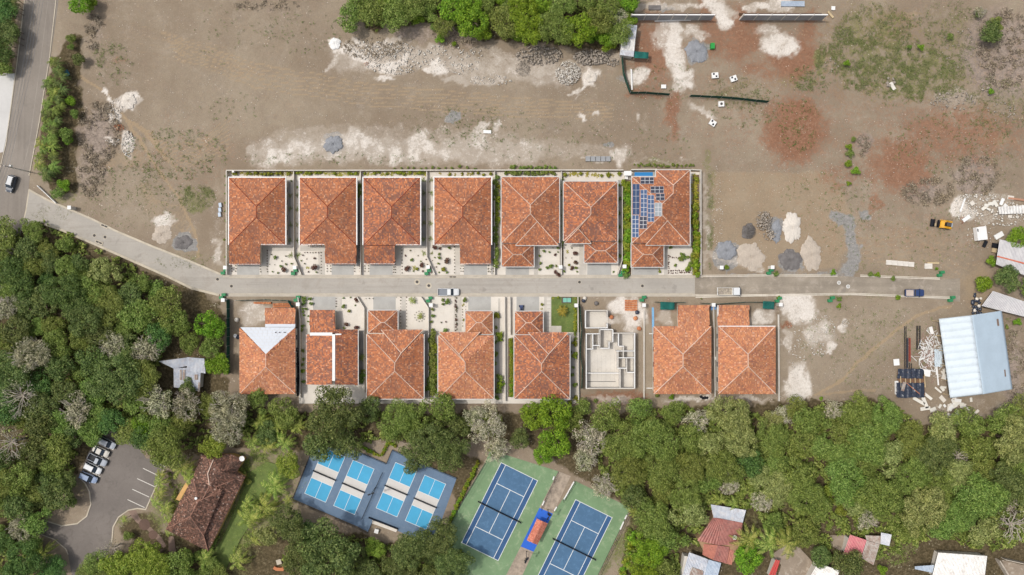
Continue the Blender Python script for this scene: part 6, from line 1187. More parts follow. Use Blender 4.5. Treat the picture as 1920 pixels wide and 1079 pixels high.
# ------------------------------------------------------------------ plants
def leafy(seed, Rr, hz, ls, n, ncl=14, clr=.34, spread=.66, thin=1.0, inner=.18):
    """one crown: lumpy dome of leaf sprays, z from 0"""
    r = np.random.default_rng(seed); ph = r.uniform(0, 6.3, 4)
    cs = []; tries = 0
    while len(cs) < ncl and tries < 4000:
        tries += 1
        a = r.uniform(0, 2 * np.pi); d = np.sqrt(r.random()) * spread; k = 1 + .16 * math.sin(2 * a + ph[0]) + .12 * math.sin(3 * a + ph[1]) + .08 * math.sin(5 * a + ph[2])
        p = np.array([Rr * k * d * math.cos(a), Rr * k * d * math.sin(a), hz * (math.sqrt(max(0, 1 - (d / 1.02) ** 2)) * .8 + r.uniform(-.2, .2))]); rad = Rr * clr * r.uniform(.65, 1.25)
        if all(np.hypot(*(p - c[0])[:2]) > .55 * min(rad, c[1]) for c in cs): cs.append((p, rad))
    w = np.array([c[1] ** 2 for c in cs]); w /= w.sum(); idx = r.choice(len(cs), n, p=w)
    C = np.array([c[0] for c in cs])[idx]; Q = np.array([c[1] for c in cs])[idx]
    d = r.normal(size=(n, 3)); d[:, 2] = d[:, 2] * .9 + .35; d /= np.linalg.norm(d, axis=1)[:, None]
    fr = 1 - inner * r.random(n) ** 2; fr *= 1 + .07 * r.normal(size=n)
    pos = C + d * Q[:, None] * fr[:, None] * np.array([1, 1, .75])
    nm_ = d + r.normal(size=(n, 3)) * .42; nm_[:, 2] += .2; nm_ /= np.linalg.norm(nm_, axis=1)[:, None]
    return leafquads(pos, nm_, ls * r.uniform(.55, 1.35, n), r, thin)
def leafquads(pos, nm_, s, r, thin=1.0):
    n = len(pos); t_ = r.normal(size=(n, 3)); u = np.cross(nm_, t_); u /= np.linalg.norm(u, axis=1)[:, None] + 1e-9; v = np.cross(nm_, u)
    a = u * s[:, None] * .62; b = v * s[:, None] * .5 * thin * .8
    V_ = np.stack([pos - a, pos - b * 1.0 + a * .1, pos + a, pos + b + a * .1], 1).reshape(-1, 3)
    F_ = np.arange(n * 4).reshape(n, 4); return V_, F_
def branches(seed, Rr, hz, n=7, depth=3, r0=.12, z0=.3):
    rr = random.Random(seed); mb = MB()
    def grow(p, d, ln, r, k):
        q_ = p + d * ln; mid = p.lerp(q_, .5) + Vector((rr.uniform(-1, 1), rr.uniform(-1, 1), rr.uniform(-.3, .6))) * ln * .1
        mb.tube([p, mid, q_], [r, r * .8, r * .62], 4, False)
        if k > 0:
            for _ in range(rr.choice((2, 3))):
                nd = (d + Vector((rr.uniform(-1, 1), rr.uniform(-1, 1), rr.uniform(-.4, .6))) * .75).normalized(); grow(q_, nd, ln * rr.uniform(.55, .8), r * .6, k - 1)
    for i in range(n):
        a = 2 * math.pi * (i + rr.uniform(-.3, .3)) / n; d = Vector((math.cos(a), math.sin(a), rr.uniform(.25, .9))).normalized(); grow(Vector((0, 0, hz * z0)), d, Rr * rr.uniform(.36, .5), r0, depth - 1)
    return np.array(mb.v), mb.f
def mesh_from(V_, F_, name, mat):
    if isinstance(F_, np.ndarray): return npmesh(name, V_, F_, mat)
    me = bpy.data.meshes.new(name); me.from_pydata(np.asarray(V_).tolist(), [], F_); me.materials.append(mat); me.update(); return me
def trunkmesh(h, r, Rr, seed, mat, hz):
    mb = MB(); rr = random.Random(seed); lean = Vector((rr.uniform(-.3, .3), rr.uniform(-.3, .3), 0))
    top = Vector((0, 0, h)) + lean; mb.tube([(0, 0, -.2), Vector((0, 0, h * .5)) + lean * .3, top], [r * 1.3, r, r * .75], 8)
    for k in range(5):
        a = 2 * math.pi * k / 5 + rr.uniform(-.4, .4); e_ = top + Vector((math.cos(a) * Rr * .55, math.sin(a) * Rr * .55, hz * rr.uniform(.3, .6))); mb.tube([top - Vector((0, 0, .3)), top.lerp(e_, .5) + Vector((0, 0, .3)), e_], [r * .6, r * .4, r * .18], 5)
    me = bpy.data.meshes.new('trunk'); me.from_pydata([tuple(v_) for v_ in mb.v], [], mb.f); me.materials.append(mat); me.update(); return me
PROT = {}
def proto(kind, size, var):
    """returns list of (partname, mesh) for a tree whose crown radius is the nominal one; meshes are shared"""
    key = (kind, size, var)
    if key in PROT: return PROT[key]
    Rr = {'s': 2.2, 'm': 4.2, 'l': 6.6}[size]; sd_ = hash_(kind) * 100 + {'s': 1, 'm': 2, 'l': 3}[size] * 10 + var
    h = {'s': 1.2, 'm': 2.8, 'l': 4.6}[size]; hz = Rr * .62
    parts = []
    shape = {'olive': (.9, 24, .27, .34), 'pale': (.9, 26, .25, .35), 'green': (.9, 20, .30, .33), 'bright': (.9, 22, .27, .32), 'dark': (.9, 24, .27, .33), 'deep': (.9, 16, .33, .32), 'yellow': (.9, 18, .30, .31), 'grey': (.42, 30, .22, .30), 'white': (.34, 34, .2, .28), 'bare': (.05, 30, .22, .3)}[kind]
    dens, ncl, clr, ls = shape; ncl = {'s': 9, 'm': int(ncl * 1.5), 'l': int(ncl * 2.4)}[size]; clr = clr * {'s': 1.3, 'm': .86, 'l': .68}[size]
    if size == 's': ls *= .8
    n = int(Rr ** 2 * 3.14 * 2.9 * 1.5 * dens / (ls * ls * .5)); n = int(min(n, 14500 if size == 'l' else 7500))
    lm = L['grey'] if kind == 'bare' else L[kind]
    V_, F_ = leafy(sd_, Rr, hz, ls, n, ncl, clr, .72 if kind not in ('white', 'bare') else .85, .8 if kind != 'olive' else .6)
    parts.append(('crown', mesh_from(V_ + np.array([0, 0, h]), F_, 'crown', lm)))
    if kind in ('grey', 'white', 'bare'):
        bv, bf = branches(sd_, Rr * .85, hz, 7 if kind != 'bare' else 8, 4, .13 if kind != 'bare' else .17); parts.append(('branches', mesh_from(bv + np.array([0, 0, h]), bf, 'branches', m_pale)))
        if kind != 'bare':
            V_, F_ = leafy(sd_ + 5, Rr * .84, hz * .75, ls * 1.1, int(n * .45), ncl, clr, .7); parts.append(('undergrowth', mesh_from(V_ + np.array([0, 0, h * .8]), F_, 'undergrowth', L['olive' if kind == 'white' else 'dark'])))
    parts.append(('trunk', trunkmesh(h + hz * .25, .1 + .035 * Rr, Rr * .8, sd_, m_pale if kind in ('grey', 'white', 'bare') else m_trunk, hz)))
    PROT[key] = (parts, Rr, h, hz); return PROT[key]
def hash_(s): return sum(ord(c) * (i + 3) for i, c in enumerate(s)) % 97
DESC = {'olive': 'olive green', 'pale': 'pale olive', 'green': 'mid green', 'bright': 'bright green', 'dark': 'dark olive', 'deep': 'deep green', 'yellow': 'yellow green', 'grey': 'greyish twiggy', 'white': 'white blossomed twiggy', 'bare': 'bare pale branched'}
LM = [('the main road', 70, 150), ('the street bend', 120, 400), ('the tin shed in the forest', 350, 700), ('the car park', 235, 900), ('the brown villa', 385, 940), ('the white-sloped house', 500, 740), ('the T-gutter house', 622, 725), ('the third lower house', 740, 750), ('the fourth lower house', 872, 750), ('the fifth lower house', 1015, 750),
      ('the unfinished house', 1145, 745), ('the light orange house', 1280, 742), ('the easternmost lower house', 1400, 742), ('the pickleball courts', 700, 920), ('the left tennis court', 930, 960), ('the right tennis court', 1080, 1000), ('the red tin cottage', 1350, 990), ('the pink tin house', 1620, 1030), ('the white tin hall', 1780, 1050), ('the tarpaulin hall', 1830, 665), ('the black tarpaulin stack', 1707, 720),
      ('the lilac roofs', 1900, 520), ('the site shed', 1175, 75), ('the rubble field', 760, 105), ('the street', 1500, 540), ('the coconut palms', 1439, 1018), ('the forest edge path', 1560, 735), ('the top left clearing', 300, 60), ('the left edge', -10, 650), ('the bottom right corner', 1890, 1060), ('the right edge', 1940, 850), ('the sloping street', 260, 480), ('the bottom edge', 700, 1090)]
LBL = []
def place_label(px, py):
    n, x, y = min(LM, key=lambda l: math.hypot(l[1] - px, l[2] - py)); dx, dy = px - x, y - py; a = math.degrees(math.atan2(dy, dx)) % 360
    return ['right of', 'above right of', 'above', 'above left of', 'left of', 'below left of', 'below', 'below right of'][int((a + 22.5) // 45) % 8] + ' ' + n
TREES = []
def tree(px, py, rpx, kind, hk=1.0, var=None):
    Rm = rpx * S * .97; size = 's' if Rm < 2.9 else 'm' if Rm < 5.3 else 'l'; v_ = random.randrange(3 if size != 's' else 2) if var is None else var
    parts, Rr, h, hz = proto(kind, size, v_); k = Rm / Rr; kz = k * hk * random.uniform(.9, 1.12); top = (h + hz * .7) * kz; c = P(px, py, min(top, 9))
    o = thing('tree' if Rm > 1.6 else 'bush', None, 'tree' if Rm > 1.6 else 'bush', (c.x, c.y, 0), random.uniform(0, 6.28)); o.scale = (k, k * random.uniform(.92, 1.08), kz)
    for nme, me_ in parts:
        p_ = bpy.data.objects.new(nme, me_); COL.objects.link(p_); p_.parent = o
        if nme != 'trunk': tag(p_, kind='stuff')
    sz = 'broad' if Rm > 5.6 else 'middle-sized' if Rm > 3.6 else 'small'
    LBL.append((o, '%s %s %s' % (sz, DESC[kind], 'tree' if Rm > 1.6 else 'bush'), place_label(px, py), px, py)); TREES.append((px, py, rpx))
    return o
MAN = [(61, 432, 25, 'olive'), (88, 470, 24, 'olive'), (120, 458, 20, 'green'), (18, 455, 14, 'green'), (95, 490, 26, 'dark'), (60, 500, 26, 'olive'), (148, 495, 22, 'dark'), (195, 508, 32, 'pale'), (262, 530, 24, 'green'), (40, 535, 30, 'deep'), (120, 550, 46, 'deep'), (200, 540, 20, 'olive'), (288, 545, 20, 'green'), (258, 592, 38, 'olive'), (330, 604, 32, 'yellow', 0, 'green'), (390, 610, 32, 'bright'), (408, 685, 26, 'bright'), (395, 650, 26, 'green'), (350, 640, 26, 'green'),
       (210, 647, 32, 'grey'), (278, 655, 34, 'grey'), (215, 712, 56, 'dark'), (150, 637, 26, 'olive'), (58, 665, 42, 'grey'), (30, 620, 34, 'dark'), (95, 610, 26, 'olive'), (110, 690, 30, 'dark'), (35, 745, 44, 'bare'), (120, 735, 30, 'dark'), (145, 768, 36, 'grey'), (207, 790, 28, 'deep'), (296, 752, 38, 'grey'), (347, 760, 32, 'grey'), (352, 728, 20, 'dark'), (425, 765, 44, 'grey'), (427, 795, 46, 'grey'), (12, 580, 30, 'grey'), (262, 800, 22, 'bright'), (75, 800, 32, 'dark'),
       (15, 832, 42, 'bare'), (60, 850, 34, 'dark'), (110, 840, 34, 'olive'), (170, 812, 28, 'green'), (124, 900, 22, 'dark'), (85, 905, 26, 'dark'), (31, 900, 36, 'olive'), (31, 950, 34, 'dark'), (66, 945, 20, 'dark'), (38, 990, 28, 'grey'), (40, 1055, 42, 'deep'), (100, 1062, 26, 'deep'), (10, 1020, 26, 'deep'), (310, 838, 50, 'deep', 1, 'green'), (265, 822, 26, 'deep'), (403, 838, 29, 'yellow', 0, 'yellow'),
       (225, 1060, 36, 'yellow', 0, 'yellow'), (280, 1052, 44, 'yellow', 0, 'yellow'), (335, 1060, 36, 'green'), (210, 1030, 24, 'bare'), (134, 942, 11, 'green'), (242, 1005, 12, 'green'), (485, 752, 24, 'green'), (533, 775, 34, 'green'), (500, 815, 26, 'dark'), (625, 775, 58, 'dark'), (600, 835, 36, 'dark'), (650, 835, 34, 'dark'), (690, 770, 28, 'dark'), (745, 785, 40, 'green'), (780, 800, 34, 'green'), (735, 815, 24, 'green'), (823, 765, 34, 'green'), (800, 835, 50, 'dark'), (845, 850, 40, 'dark'), (850, 800, 30, 'dark'), (775, 870, 22, 'dark'),
       (543, 873, 28, 'yellow'), (540, 980, 40, 'dark'), (505, 1000, 28, 'pale'), (575, 1000, 26, 'deep'), (611, 1036, 66, 'dark'), (560, 1060, 40, 'dark'), (705, 1030, 24, 'yellow', 0, 'yellow'), (770, 1030, 46, 'dark'), (820, 1010, 44, 'dark'), (850, 1060, 40, 'dark'), (690, 1075, 30, 'dark'), (738, 1062, 26, 'dark'), (912, 800, 42, 'white'), (930, 845, 26, 'white'), (890, 780, 26, 'grey'), (975, 825, 22, 'dark'), (1000, 780, 32, 'bright'), (1040, 775, 38, 'bright'), (1040, 830, 36, 'bright'), (1070, 790, 26, 'green'), (1018, 855, 22, 'bright'),
       (1110, 825, 36, 'white'), (1100, 860, 30, 'grey'), (1136, 906, 28, 'bare'), (1130, 915, 24, 'white'), (1137, 782, 34, 'olive'), (1090, 765, 20, 'green'), (1200, 772, 28, 'green'), (1170, 830, 44, 'olive'), (1225, 827, 50, 'olive'), (1180, 885, 40, 'olive'), (1240, 880, 46, 'olive'), (1308, 790, 26, 'white'), (1262, 775, 28, 'olive'), (1370, 777, 46, 'pale'), (1390, 825, 42, 'pale'), (1335, 840, 34, 'pale'), (1405, 872, 32, 'deep'), (1330, 902, 28, 'yellow', 0, 'green'), (1368, 910, 22, 'white'), (1450, 822, 40, 'olive'), (1430, 902, 28, 'pale'), (1430, 940, 25, 'white'), (1472, 777, 22, 'white'), (1520, 790, 34, 'green'),
       (1190, 935, 28, 'dark'), (1285, 925, 40, 'olive'), (1290, 965, 38, 'pale'), (1225, 975, 44, 'green'), (1215, 1030, 40, 'bright'), (1255, 1010, 34, 'green'), (1565, 768, 22, 'white'), (1610, 775, 40, 'olive'), (1660, 785, 40, 'green'), (1560, 925, 18, 'yellow', 0, 'yellow'), (1580, 955, 14, 'yellow'), (1630, 974, 22, 'white'), (1798, 857, 20, 'bare'), (1902, 985, 34, 'bare'), (1895, 945, 16, 'white'), (1592, 1058, 34, 'dark'), (1655, 1068, 12, 'bright'), (1403, 1048, 32, 'bright'), (1450, 985, 26, 'olive'), (1510, 1000, 34, 'olive'), (1540, 1045, 26, 'dark'),
       (1847, 531, 19, 'bright'), (1891, 522, 28, 'dark'), (1858, 491, 12, 'bright'), (1909, 447, 22, 'bright'), (1925, 540, 20, 'olive'), (1908, 603, 9, 'bright'), (150, 6, 25, 'bright'), (172, 4, 14, 'bright'), (655, 30, 30, 'green'), (695, 22, 32, 'olive'), (740, 30, 36, 'olive'), (775, 12, 30, 'olive'), (850, 12, 34, 'bright'), (885, 38, 36, 'bright'), (910, 60, 20, 'bright'), (945, 40, 36, 'olive'), (990, 40, 40, 'bright'), (1040, 50, 40, 'olive'), (1085, 55, 36, 'bright'), (1120, 40, 32, 'olive'), (1155, 30, 24, 'grey'), (1140, 85, 16, 'bright'), (1140, 10, 30, 'olive'), (1060, 5, 30, 'olive'), (975, 0, 30, 'bright'),
       (827, 72, 12, 'bright'), (812, 50, 8, 'green'), (852, 82, 6, 'bright'), (132, 72, 11, 'green'), (132, 88, 8, 'green'), (4, 20, 30, 'deep'), (12, 60, 28, 'dark'), (2, 95, 28, 'deep'), (8, 128, 20, 'green'), (134, 190, 12, 'bright'), (140, 215, 11, 'green'), (124, 255, 17, 'green'), (125, 262, 12, 'bright'), (120, 345, 15, 'bright'), (105, 360, 14, 'green'), (148, 110, 14, 'dark'), (1860, 60, 24, 'dark'), (1870, 45, 16, 'olive'), (1838, 22, 14, 'grey'), (1588, 118, 8, 'bright'), (1727, 88, 8, 'bright'), (1705, 88, 6, 'green'), (1783, 70, 7, 'green'), (1858, 171, 7, 'bright'),
       (1592, 275, 8, 'bright'), (1594, 290, 9, 'green'), (1590, 308, 9, 'bright'), (1604, 320, 10, 'bright'), (1592, 345, 6, 'bright'), (1600, 262, 6, 'green'), (1563, 511, 7, 'bright'), (1454, 513, 6, 'green'), (1362, 501, 6, 'bright'), (1573, 560, 6, 'green'), (1574, 574, 6, 'bright'), (1684, 559, 6, 'bright'), (1632, 515, 6, 'green'), (1645, 515, 7, 'bright'), (1675, 522, 6, 'green'), (1757, 504, 4, 'bright'), (1460, 558, 5, 'bright'), (1540, 747, 5, 'bright'), (1172, 518, 7, 'green'), (1118, 752, 5, 'green'), (1260, 745, 7, 'bright'), (1232, 742, 5, 'green')]
for a in MAN:
    tree(a[0], a[1], a[2], a[5] if len(a) > 5 else a[3], var=0 if len(a) > 5 else None)
FILL = [([(-12, 430), (60, 430), (150, 480), (250, 525), (330, 580), (420, 620), (425, 720), (330, 830), (190, 820), (140, 900), (60, 990), (110, 1090), (-12, 1090)], [('dark', 3), ('deep', 2), ('olive', 4), ('green', 3)], 28, 46, [(292, 665, 400, 745), (225, 840, 420, 1000), (140, 850, 190, 980)]),
        ([(430, 745), (560, 752), (700, 752), (1080, 765), (1480, 765), (1640, 752), (1710, 800), (1790, 800), (1900, 772), (1932, 775), (1932, 1090), (1160, 1090), (1195, 960), (1160, 915), (1080, 880), (1000, 850), (880, 830), (560, 830), (450, 800)], [('olive', 6), ('pale', 3), ('green', 3), ('dark', 1), ('bright', 1)], 32, 54, [(560, 805, 860, 960), (1280, 935, 1410, 1100), (1440, 1000, 1540, 1100), (1555, 985, 1685, 1070), (1700, 1020, 1920, 1110), (860, 860, 1180, 1100), (440, 700, 560, 742)]),
        ([(640, -8), (1190, -8), (1175, 70), (1050, 72), (900, 60), (760, 35), (650, 30)], [('olive', 4), ('bright', 3), ('green', 2)], 18, 30, []),
        ([(170, 1050), (400, 1045), (420, 1110), (140, 1110)], [('green', 2), ('olive', 1)], 20, 30, []), ([(560, 1040), (860, 1030), (870, 1110), (560, 1110)], [('dark', 3), ('green', 1)], 22, 34, [])]
fr_ = random.Random(21)
for poly, mixk, r0, r1, ban in FILL:
    xs = [p_[0] for p_ in poly]; ys = [p_[1] for p_ in poly]; ks = [k for k, w_ in mixk for _ in range(w_)]
    for _ in range(2400):
        x, y, rr_ = fr_.uniform(min(xs), max(xs)), fr_.uniform(min(ys), max(ys)), fr_.uniform(r0, r1)
        if _ > 1600: rr_ *= .74
        if not inpoly(x, y, poly): continue
        if any(b[0] - rr_ * .55 < x < b[2] + rr_ * .55 and b[1] - rr_ * .55 < y < b[3] + rr_ * .55 for b in ban): continue
        if any(math.hypot(x - t_[0], y - t_[1]) < (.5 if x > 1100 or x < 430 else .6) * (rr_ + t_[2]) for t_ in TREES): continue
        tree(x, y, rr_, fr_.choice(ks), fr_.uniform(.75, 1.05))
# palms
def frondmesh(n, Ln, droop, mat, w=.34, seed=0, name='fronds', nseg=14):
    nseg = min(nseg, 14); w = w * .62
    r = random.Random(seed); vs = []; fs = []
    for k in range(n):
        a = 2 * math.pi * k / n + r.uniform(-.2, .2); el_ = r.uniform(.15, 1.0); d = Vector((math.cos(a), math.sin(a), 0)); s_ = Vector((-d.y, d.x, 0)); ln = Ln * r.uniform(.8, 1.1); pts = []
        for i in range(nseg + 1):
            f = i / nseg; pts.append(d * ln * f * (1 - .15 * f) + Vector((0, 0, ln * (el_ * f - droop * f * f))))
        for i in range(nseg):
            p0, p1 = pts[i], pts[i + 1]; ww = ln * w * math.sin(math.pi * min(1, (i + .9) / (nseg + .6))) ** .7 * .5
            for sd__ in (-1, 1):
                tip = p0.lerp(p1, .9) + s_ * sd__ * ww + (p1 - p0) * .55 + Vector((0, 0, -ww * .45)); b = len(vs); q0 = p0.lerp(p1, .0); q1 = p0.lerp(p1, .85); vs += [q0, q1, tip + (q1 - q0) * .4, tip]; fs.append((b, b + 1, b + 2, b + 3))
    return mesh_from(np.array([tuple(v_) for v_ in vs]), fs, name, mat)
m_fr = [frondmesh(14, 3.6, .95, L['palm'], .42, 1), frondmesh(12, 3.6, 1.1, L['palm'], .42, 2), frondmesh(18, 3.0, 1.1, L['palmy'], .4, 3), frondmesh(18, 3.2, 1.0, L['green'], .5, 4), frondmesh(16, 3.2, 1.1, L['dark'], .5, 5)]
tm = MB(); tm.tube([(0, 0, -.2), (.15, 0, 2.5), (0, 0, 4.6)], [.24, .17, .14], 8); me_t = bpy.data.meshes.new('trunk'); me_t.from_pydata([tuple(v_) for v_ in tm.v], [], tm.f); me_t.materials.append(m_trunk)
def palm(px, py, rpx, v_=0, h=4.6, lab='feathery palm', cat='palm tree'):
    k = rpx * S / 2.9; c = P(px, py, h); o = thing('palm_tree', None, cat, (c.x, c.y, 0), random.uniform(0, 6)); o.scale = (k, k, max(k, .3))
    kz = h / max(k, .3)
    for nme, me_ in (('fronds', m_fr[v_]), ('trunk', me_t)):
        p_ = bpy.data.objects.new(nme, me_); COL.objects.link(p_); p_.parent = o
        if nme == 'fronds': p_.location.z = kz
        else: p_.scale.z = kz / 4.6
    LBL.append((o, lab, place_label(px, py), px, py))
for a in [(1403, 1012, 27, 0, 7), (1440, 1020, 29, 0, 7), (1476, 1018, 27, 0, 7)]: palm(*a, lab='long fronded coconut palm')
for a in [(341, 880, 26), (355, 895, 22, 1), (300, 905, 18, 1), (298, 925, 15), (292, 942, 14, 1), (310, 955, 16), (315, 975, 12, 1), (515, 913, 29), (498, 952, 29, 1), (468, 968, 29), (465, 945, 16, 1), (533, 832, 22), (473, 828, 22, 1), (500, 835, 20), (520, 800, 20, 1), (83, 1038, 20), (60, 1030, 18, 1), (383, 1050, 22), (447, 1052, 24, 1), (540, 940, 12), (1376, 945, 14, 1), (1350, 938, 14), (385, 1010, 12), (315, 1000, 8, 1), (560, 800, 18, 1), (490, 790, 18), (1190, 960, 14), (232, 975, 8), (480, 1010, 18, 1), (300, 890, 12)]: palm(*a[:3], *(a[3:] or (0,)), h=3.2)
pr_ = random.Random(4)
for k in range(40):
    f = k / 39; px = 108 - 26 * f + pr_.uniform(-9, 9) + (8 if k % 2 else -6); py = 118 + 215 * f + pr_.uniform(-4, 4)
    if 108 < py < 340: palm(px, py, pr_.uniform(10, 16), pr_.choice((3, 3, 4, 0)), 3, lab='spiky roadside plant')
for k in range(12): palm(pr_.uniform(5, 26), pr_.uniform(-5, 100), pr_.uniform(8, 12), 4, 4, lab='spiky roadside plant')
palm(1055.5, 583.5, 13, 2, 1.6, 'yellow fronded palm'); palm(773, 564, 8, 1, 1.2, 'small garden palm'); palm(679, 671, 8, 1, 1.2, 'small garden palm'); palm(787.5, 593.5, 7, 0, .9, 'small garden palm')
# shrubs of the gardens: shared small meshes
def smallmesh(seed, mat, n, ls, Rr=.5, hz=.5, ncl=5): V_, F_ = leafy(seed, Rr, hz, ls, n, ncl, .5, .5, .8); V_[:, 2] += .12; return mesh_from(V_, F_, 'shrub', mat)
SM = {'dark': [smallmesh(1, L['succ'], 90, .2), smallmesh(2, L['purple'], 90, .2)], 'green': [smallmesh(3, L['green'], 160, .22, .55, .6), smallmesh(4, L['olive'], 160, .22, .55, .6)], 'bright': [smallmesh(5, L['bright'], 170, .26, .6, .6), smallmesh(6, L['hedge'], 170, .24, .6, .6)], 'purple': [smallmesh(7, L['purple'], 200, .22, .6, .6)],
      'spiky': [frondmesh(14, .8, .7, L['palm'], .3, 5, 'shrub', 4), frondmesh(14, .8, .6, L['olive'], .3, 6, 'shrub', 4)], 'yellow': [frondmesh(14, .9, .7, L['palmy'], .4, 7, 'shrub', 4), smallmesh(8, L['hedge'], 150, .26, .6, .5)]}
def shrub(px, py, d, kind, label, group):
    me_ = random.choice(SM[kind]); o = bpy.data.objects.new('shrub', me_); COL.objects.link(o); c = P(px, py, .3); k = d * S / 1.15
    o.location = (c.x, c.y, .03); o.scale = (k, k, k); o.rotation_euler = (0, 0, random.uniform(0, 6.3)); tag(o, label, 'shrub', group)
TINY = []
def merge(name, items, label=None, cat=None, kind=None):
    Vs = []; Fs = []; Ms = []; mats = []; n = 0
    for me_, x, y, z, k, rz in items:
        V_ = np.empty(len(me_.vertices) * 3); me_.vertices.foreach_get('co', V_); V_ = V_.reshape(-1, 3) * k; c_, s_ = math.cos(rz), math.sin(rz)
        V_ = np.stack([V_[:, 0] * c_ - V_[:, 1] * s_ + x, V_[:, 0] * s_ + V_[:, 1] * c_ + y, V_[:, 2] + z], 1)
        F_ = np.empty(len(me_.loops), np.int32); me_.loops.foreach_get('vertex_index', F_); F_ = F_.reshape(-1, 4) + n
        m_ = me_.materials[0]
        if m_ not in mats: mats.append(m_)
        Vs.append(V_); Fs.append(F_); Ms += [mats.index(m_)] * len(F_); n += len(V_)
    V_ = np.concatenate(Vs); o0 = Vector((V_[:, 0].mean(), V_[:, 1].mean(), 0)); o = npobj(name, V_, np.concatenate(Fs), mats[0], None, o0)
    for m_ in mats[1:]: o.data.materials.append(m_)
    o.data.polygons.foreach_set('material_index', Ms); return tag(o, label, cat, None, kind)
SH = []
def rows(pts, step, d, kind, label, jit=.8):
    it = []
    for (xa, ya), (xb, yb) in zip(pts[:-1], pts[1:]):
        ln = math.hypot(xb - xa, yb - ya); n = max(1, int(ln / step))
        for k in range(n + 1):
            px, py = xa + (xb - xa) * k / n + random.uniform(-jit, jit), ya + (yb - ya) * k / n + random.uniform(-jit, jit); dd = d * random.uniform(.75, 1.3)
            if d > 4.5 and step > 8 and ('round' in label or 'bright bush' in label): shrub(px, py, dd, kind, label, label)
            else: c = P(px, py, .3); it.append((random.choice(SM[kind]), c.x, c.y, .03, dd * S / 1.15, random.uniform(0, 6.3)))
    if it and d <= 4.5: TINY.extend(it)
    elif it:
        lb = label.replace('plants', 'plant').replace('plant', 'planting').replace('clipped hedge planting', 'clipped hedge').replace('dense bush', 'dense hedge of bushes').replace('bright bush', 'bright bushes').replace('weed ', 'strip of weeds ')
        if lb.startswith('bush'): lb = 'leafy ' + lb
        merge('hedge' if 'hedge' in lb else 'weed_strip' if 'weed' in lb else 'planting', it, lb, 'hedge' if 'hedge' in lb else 'plants')
rows([(440, 325.5), (552, 325.5)], 5, 8, 'yellow', 'yellow-green plant in the back strip of the first upper house', 1.5); rows([(560, 325.5), (674, 325.5)], 4.6, 8, 'yellow', 'yellow-green plant in the back strip of the second upper house', 1.5); rows([(682, 325.5), (798, 325.5)], 4.6, 8, 'yellow', 'yellow-green plant in the back strip of the third upper house', 1.5)
rows([(826, 326), (843, 327), (866, 326), (885, 326), (918, 327)], 9, 7, 'yellow', 'sparse yellow-green plant in the back strip of the fourth upper house', 1.5); rows([(947, 324), (962, 326), (990, 326), (1010, 325), (1040, 326)], 7, 10, 'green', 'green plant in the back strip of the fifth upper house', 2); rows([(1060, 328), (1080, 325), (1100, 326), (1140, 330), (1160, 328)], 9, 9, 'yellow', 'leafy plant in the back strip of the sixth upper house', 2)
rows([(1176, 345), (1177, 505)], 3.4, 15, 'bright', 'lush plant in the bed left of the solar-panelled house', 4); rows([(1171, 350), (1173, 500)], 7, 10, 'green', 'lush plant in the bed left of the solar-panelled house', 2); rows([(1160.5, 347), (1160.5, 480)], 24, 9, 'green', 'round shrub in the side path right of the sixth upper house', 0)
rows([(1304, 330), (1304, 400)], 5.5, 14, 'yellow', 'banana-like plant right of the solar-panelled house', 2); rows([(1303, 400), (1303, 512)], 4, 13, 'bright', 'green plant right of the solar-panelled house front', 2.5); rows([(1290, 505), (1296, 480)], 5, 11, 'green', 'green plant right of the solar-panelled house front', 2.5)
rows([(929.5, 335), (929.5, 500)], 5, 11, 'green', 'green plant between fourth and fifth upper houses', 2); rows([(932, 345), (936, 350)], 4, 12, 'bright', 'bright bush between fourth and fifth upper houses', 1); rows([(934, 376), (930, 410)], 8, 12, 'bright', 'bright bush between fourth and fifth upper houses', 2)
rows([(1053.5, 338), (1053.5, 460)], 5, 9, 'green', 'dark green plant between fifth and sixth upper houses', 1)
for x, sd_ in ((544.5, 'left'), (557, 'right')): [shrub(x, y, 9, 'spiky', '%s green round plant %s of the wall between first and second upper houses' % (nn, sd_), 'round plants between first and second houses') for y, nn in ((366, 'uppermost'), (392, 'second'), (421, 'third'), (451, 'lowest'))]
for x, sd_ in ((794.5, 'left'), (808.5, 'right')): [shrub(x, y, 10, 'spiky', '%s spiky round plant %s of the wall between third and fourth upper houses' % (nn, sd_), 'spiky round plants between third and fourth houses') for y, nn in ((338, 'uppermost'), (362, 'second'), (392, 'third'), (419, 'fourth'), (448, 'lowest'))]
rows([(674, 350), (675, 366)], 4, 11, 'green', 'bush between second and third upper houses', 1); rows([(673.5, 374), (674, 500)], 3.6, 3, 'dark', 'small dark plant in the strip between second and third upper houses', .4); rows([(547, 340), (558, 352)], 12, 6, 'green', 'plant between first and second upper houses'); rows([(556.5, 340), (556.5, 480)], 14, 2.6, 'dark', 'tiny plant in the white strip right of the first upper wall', .5)
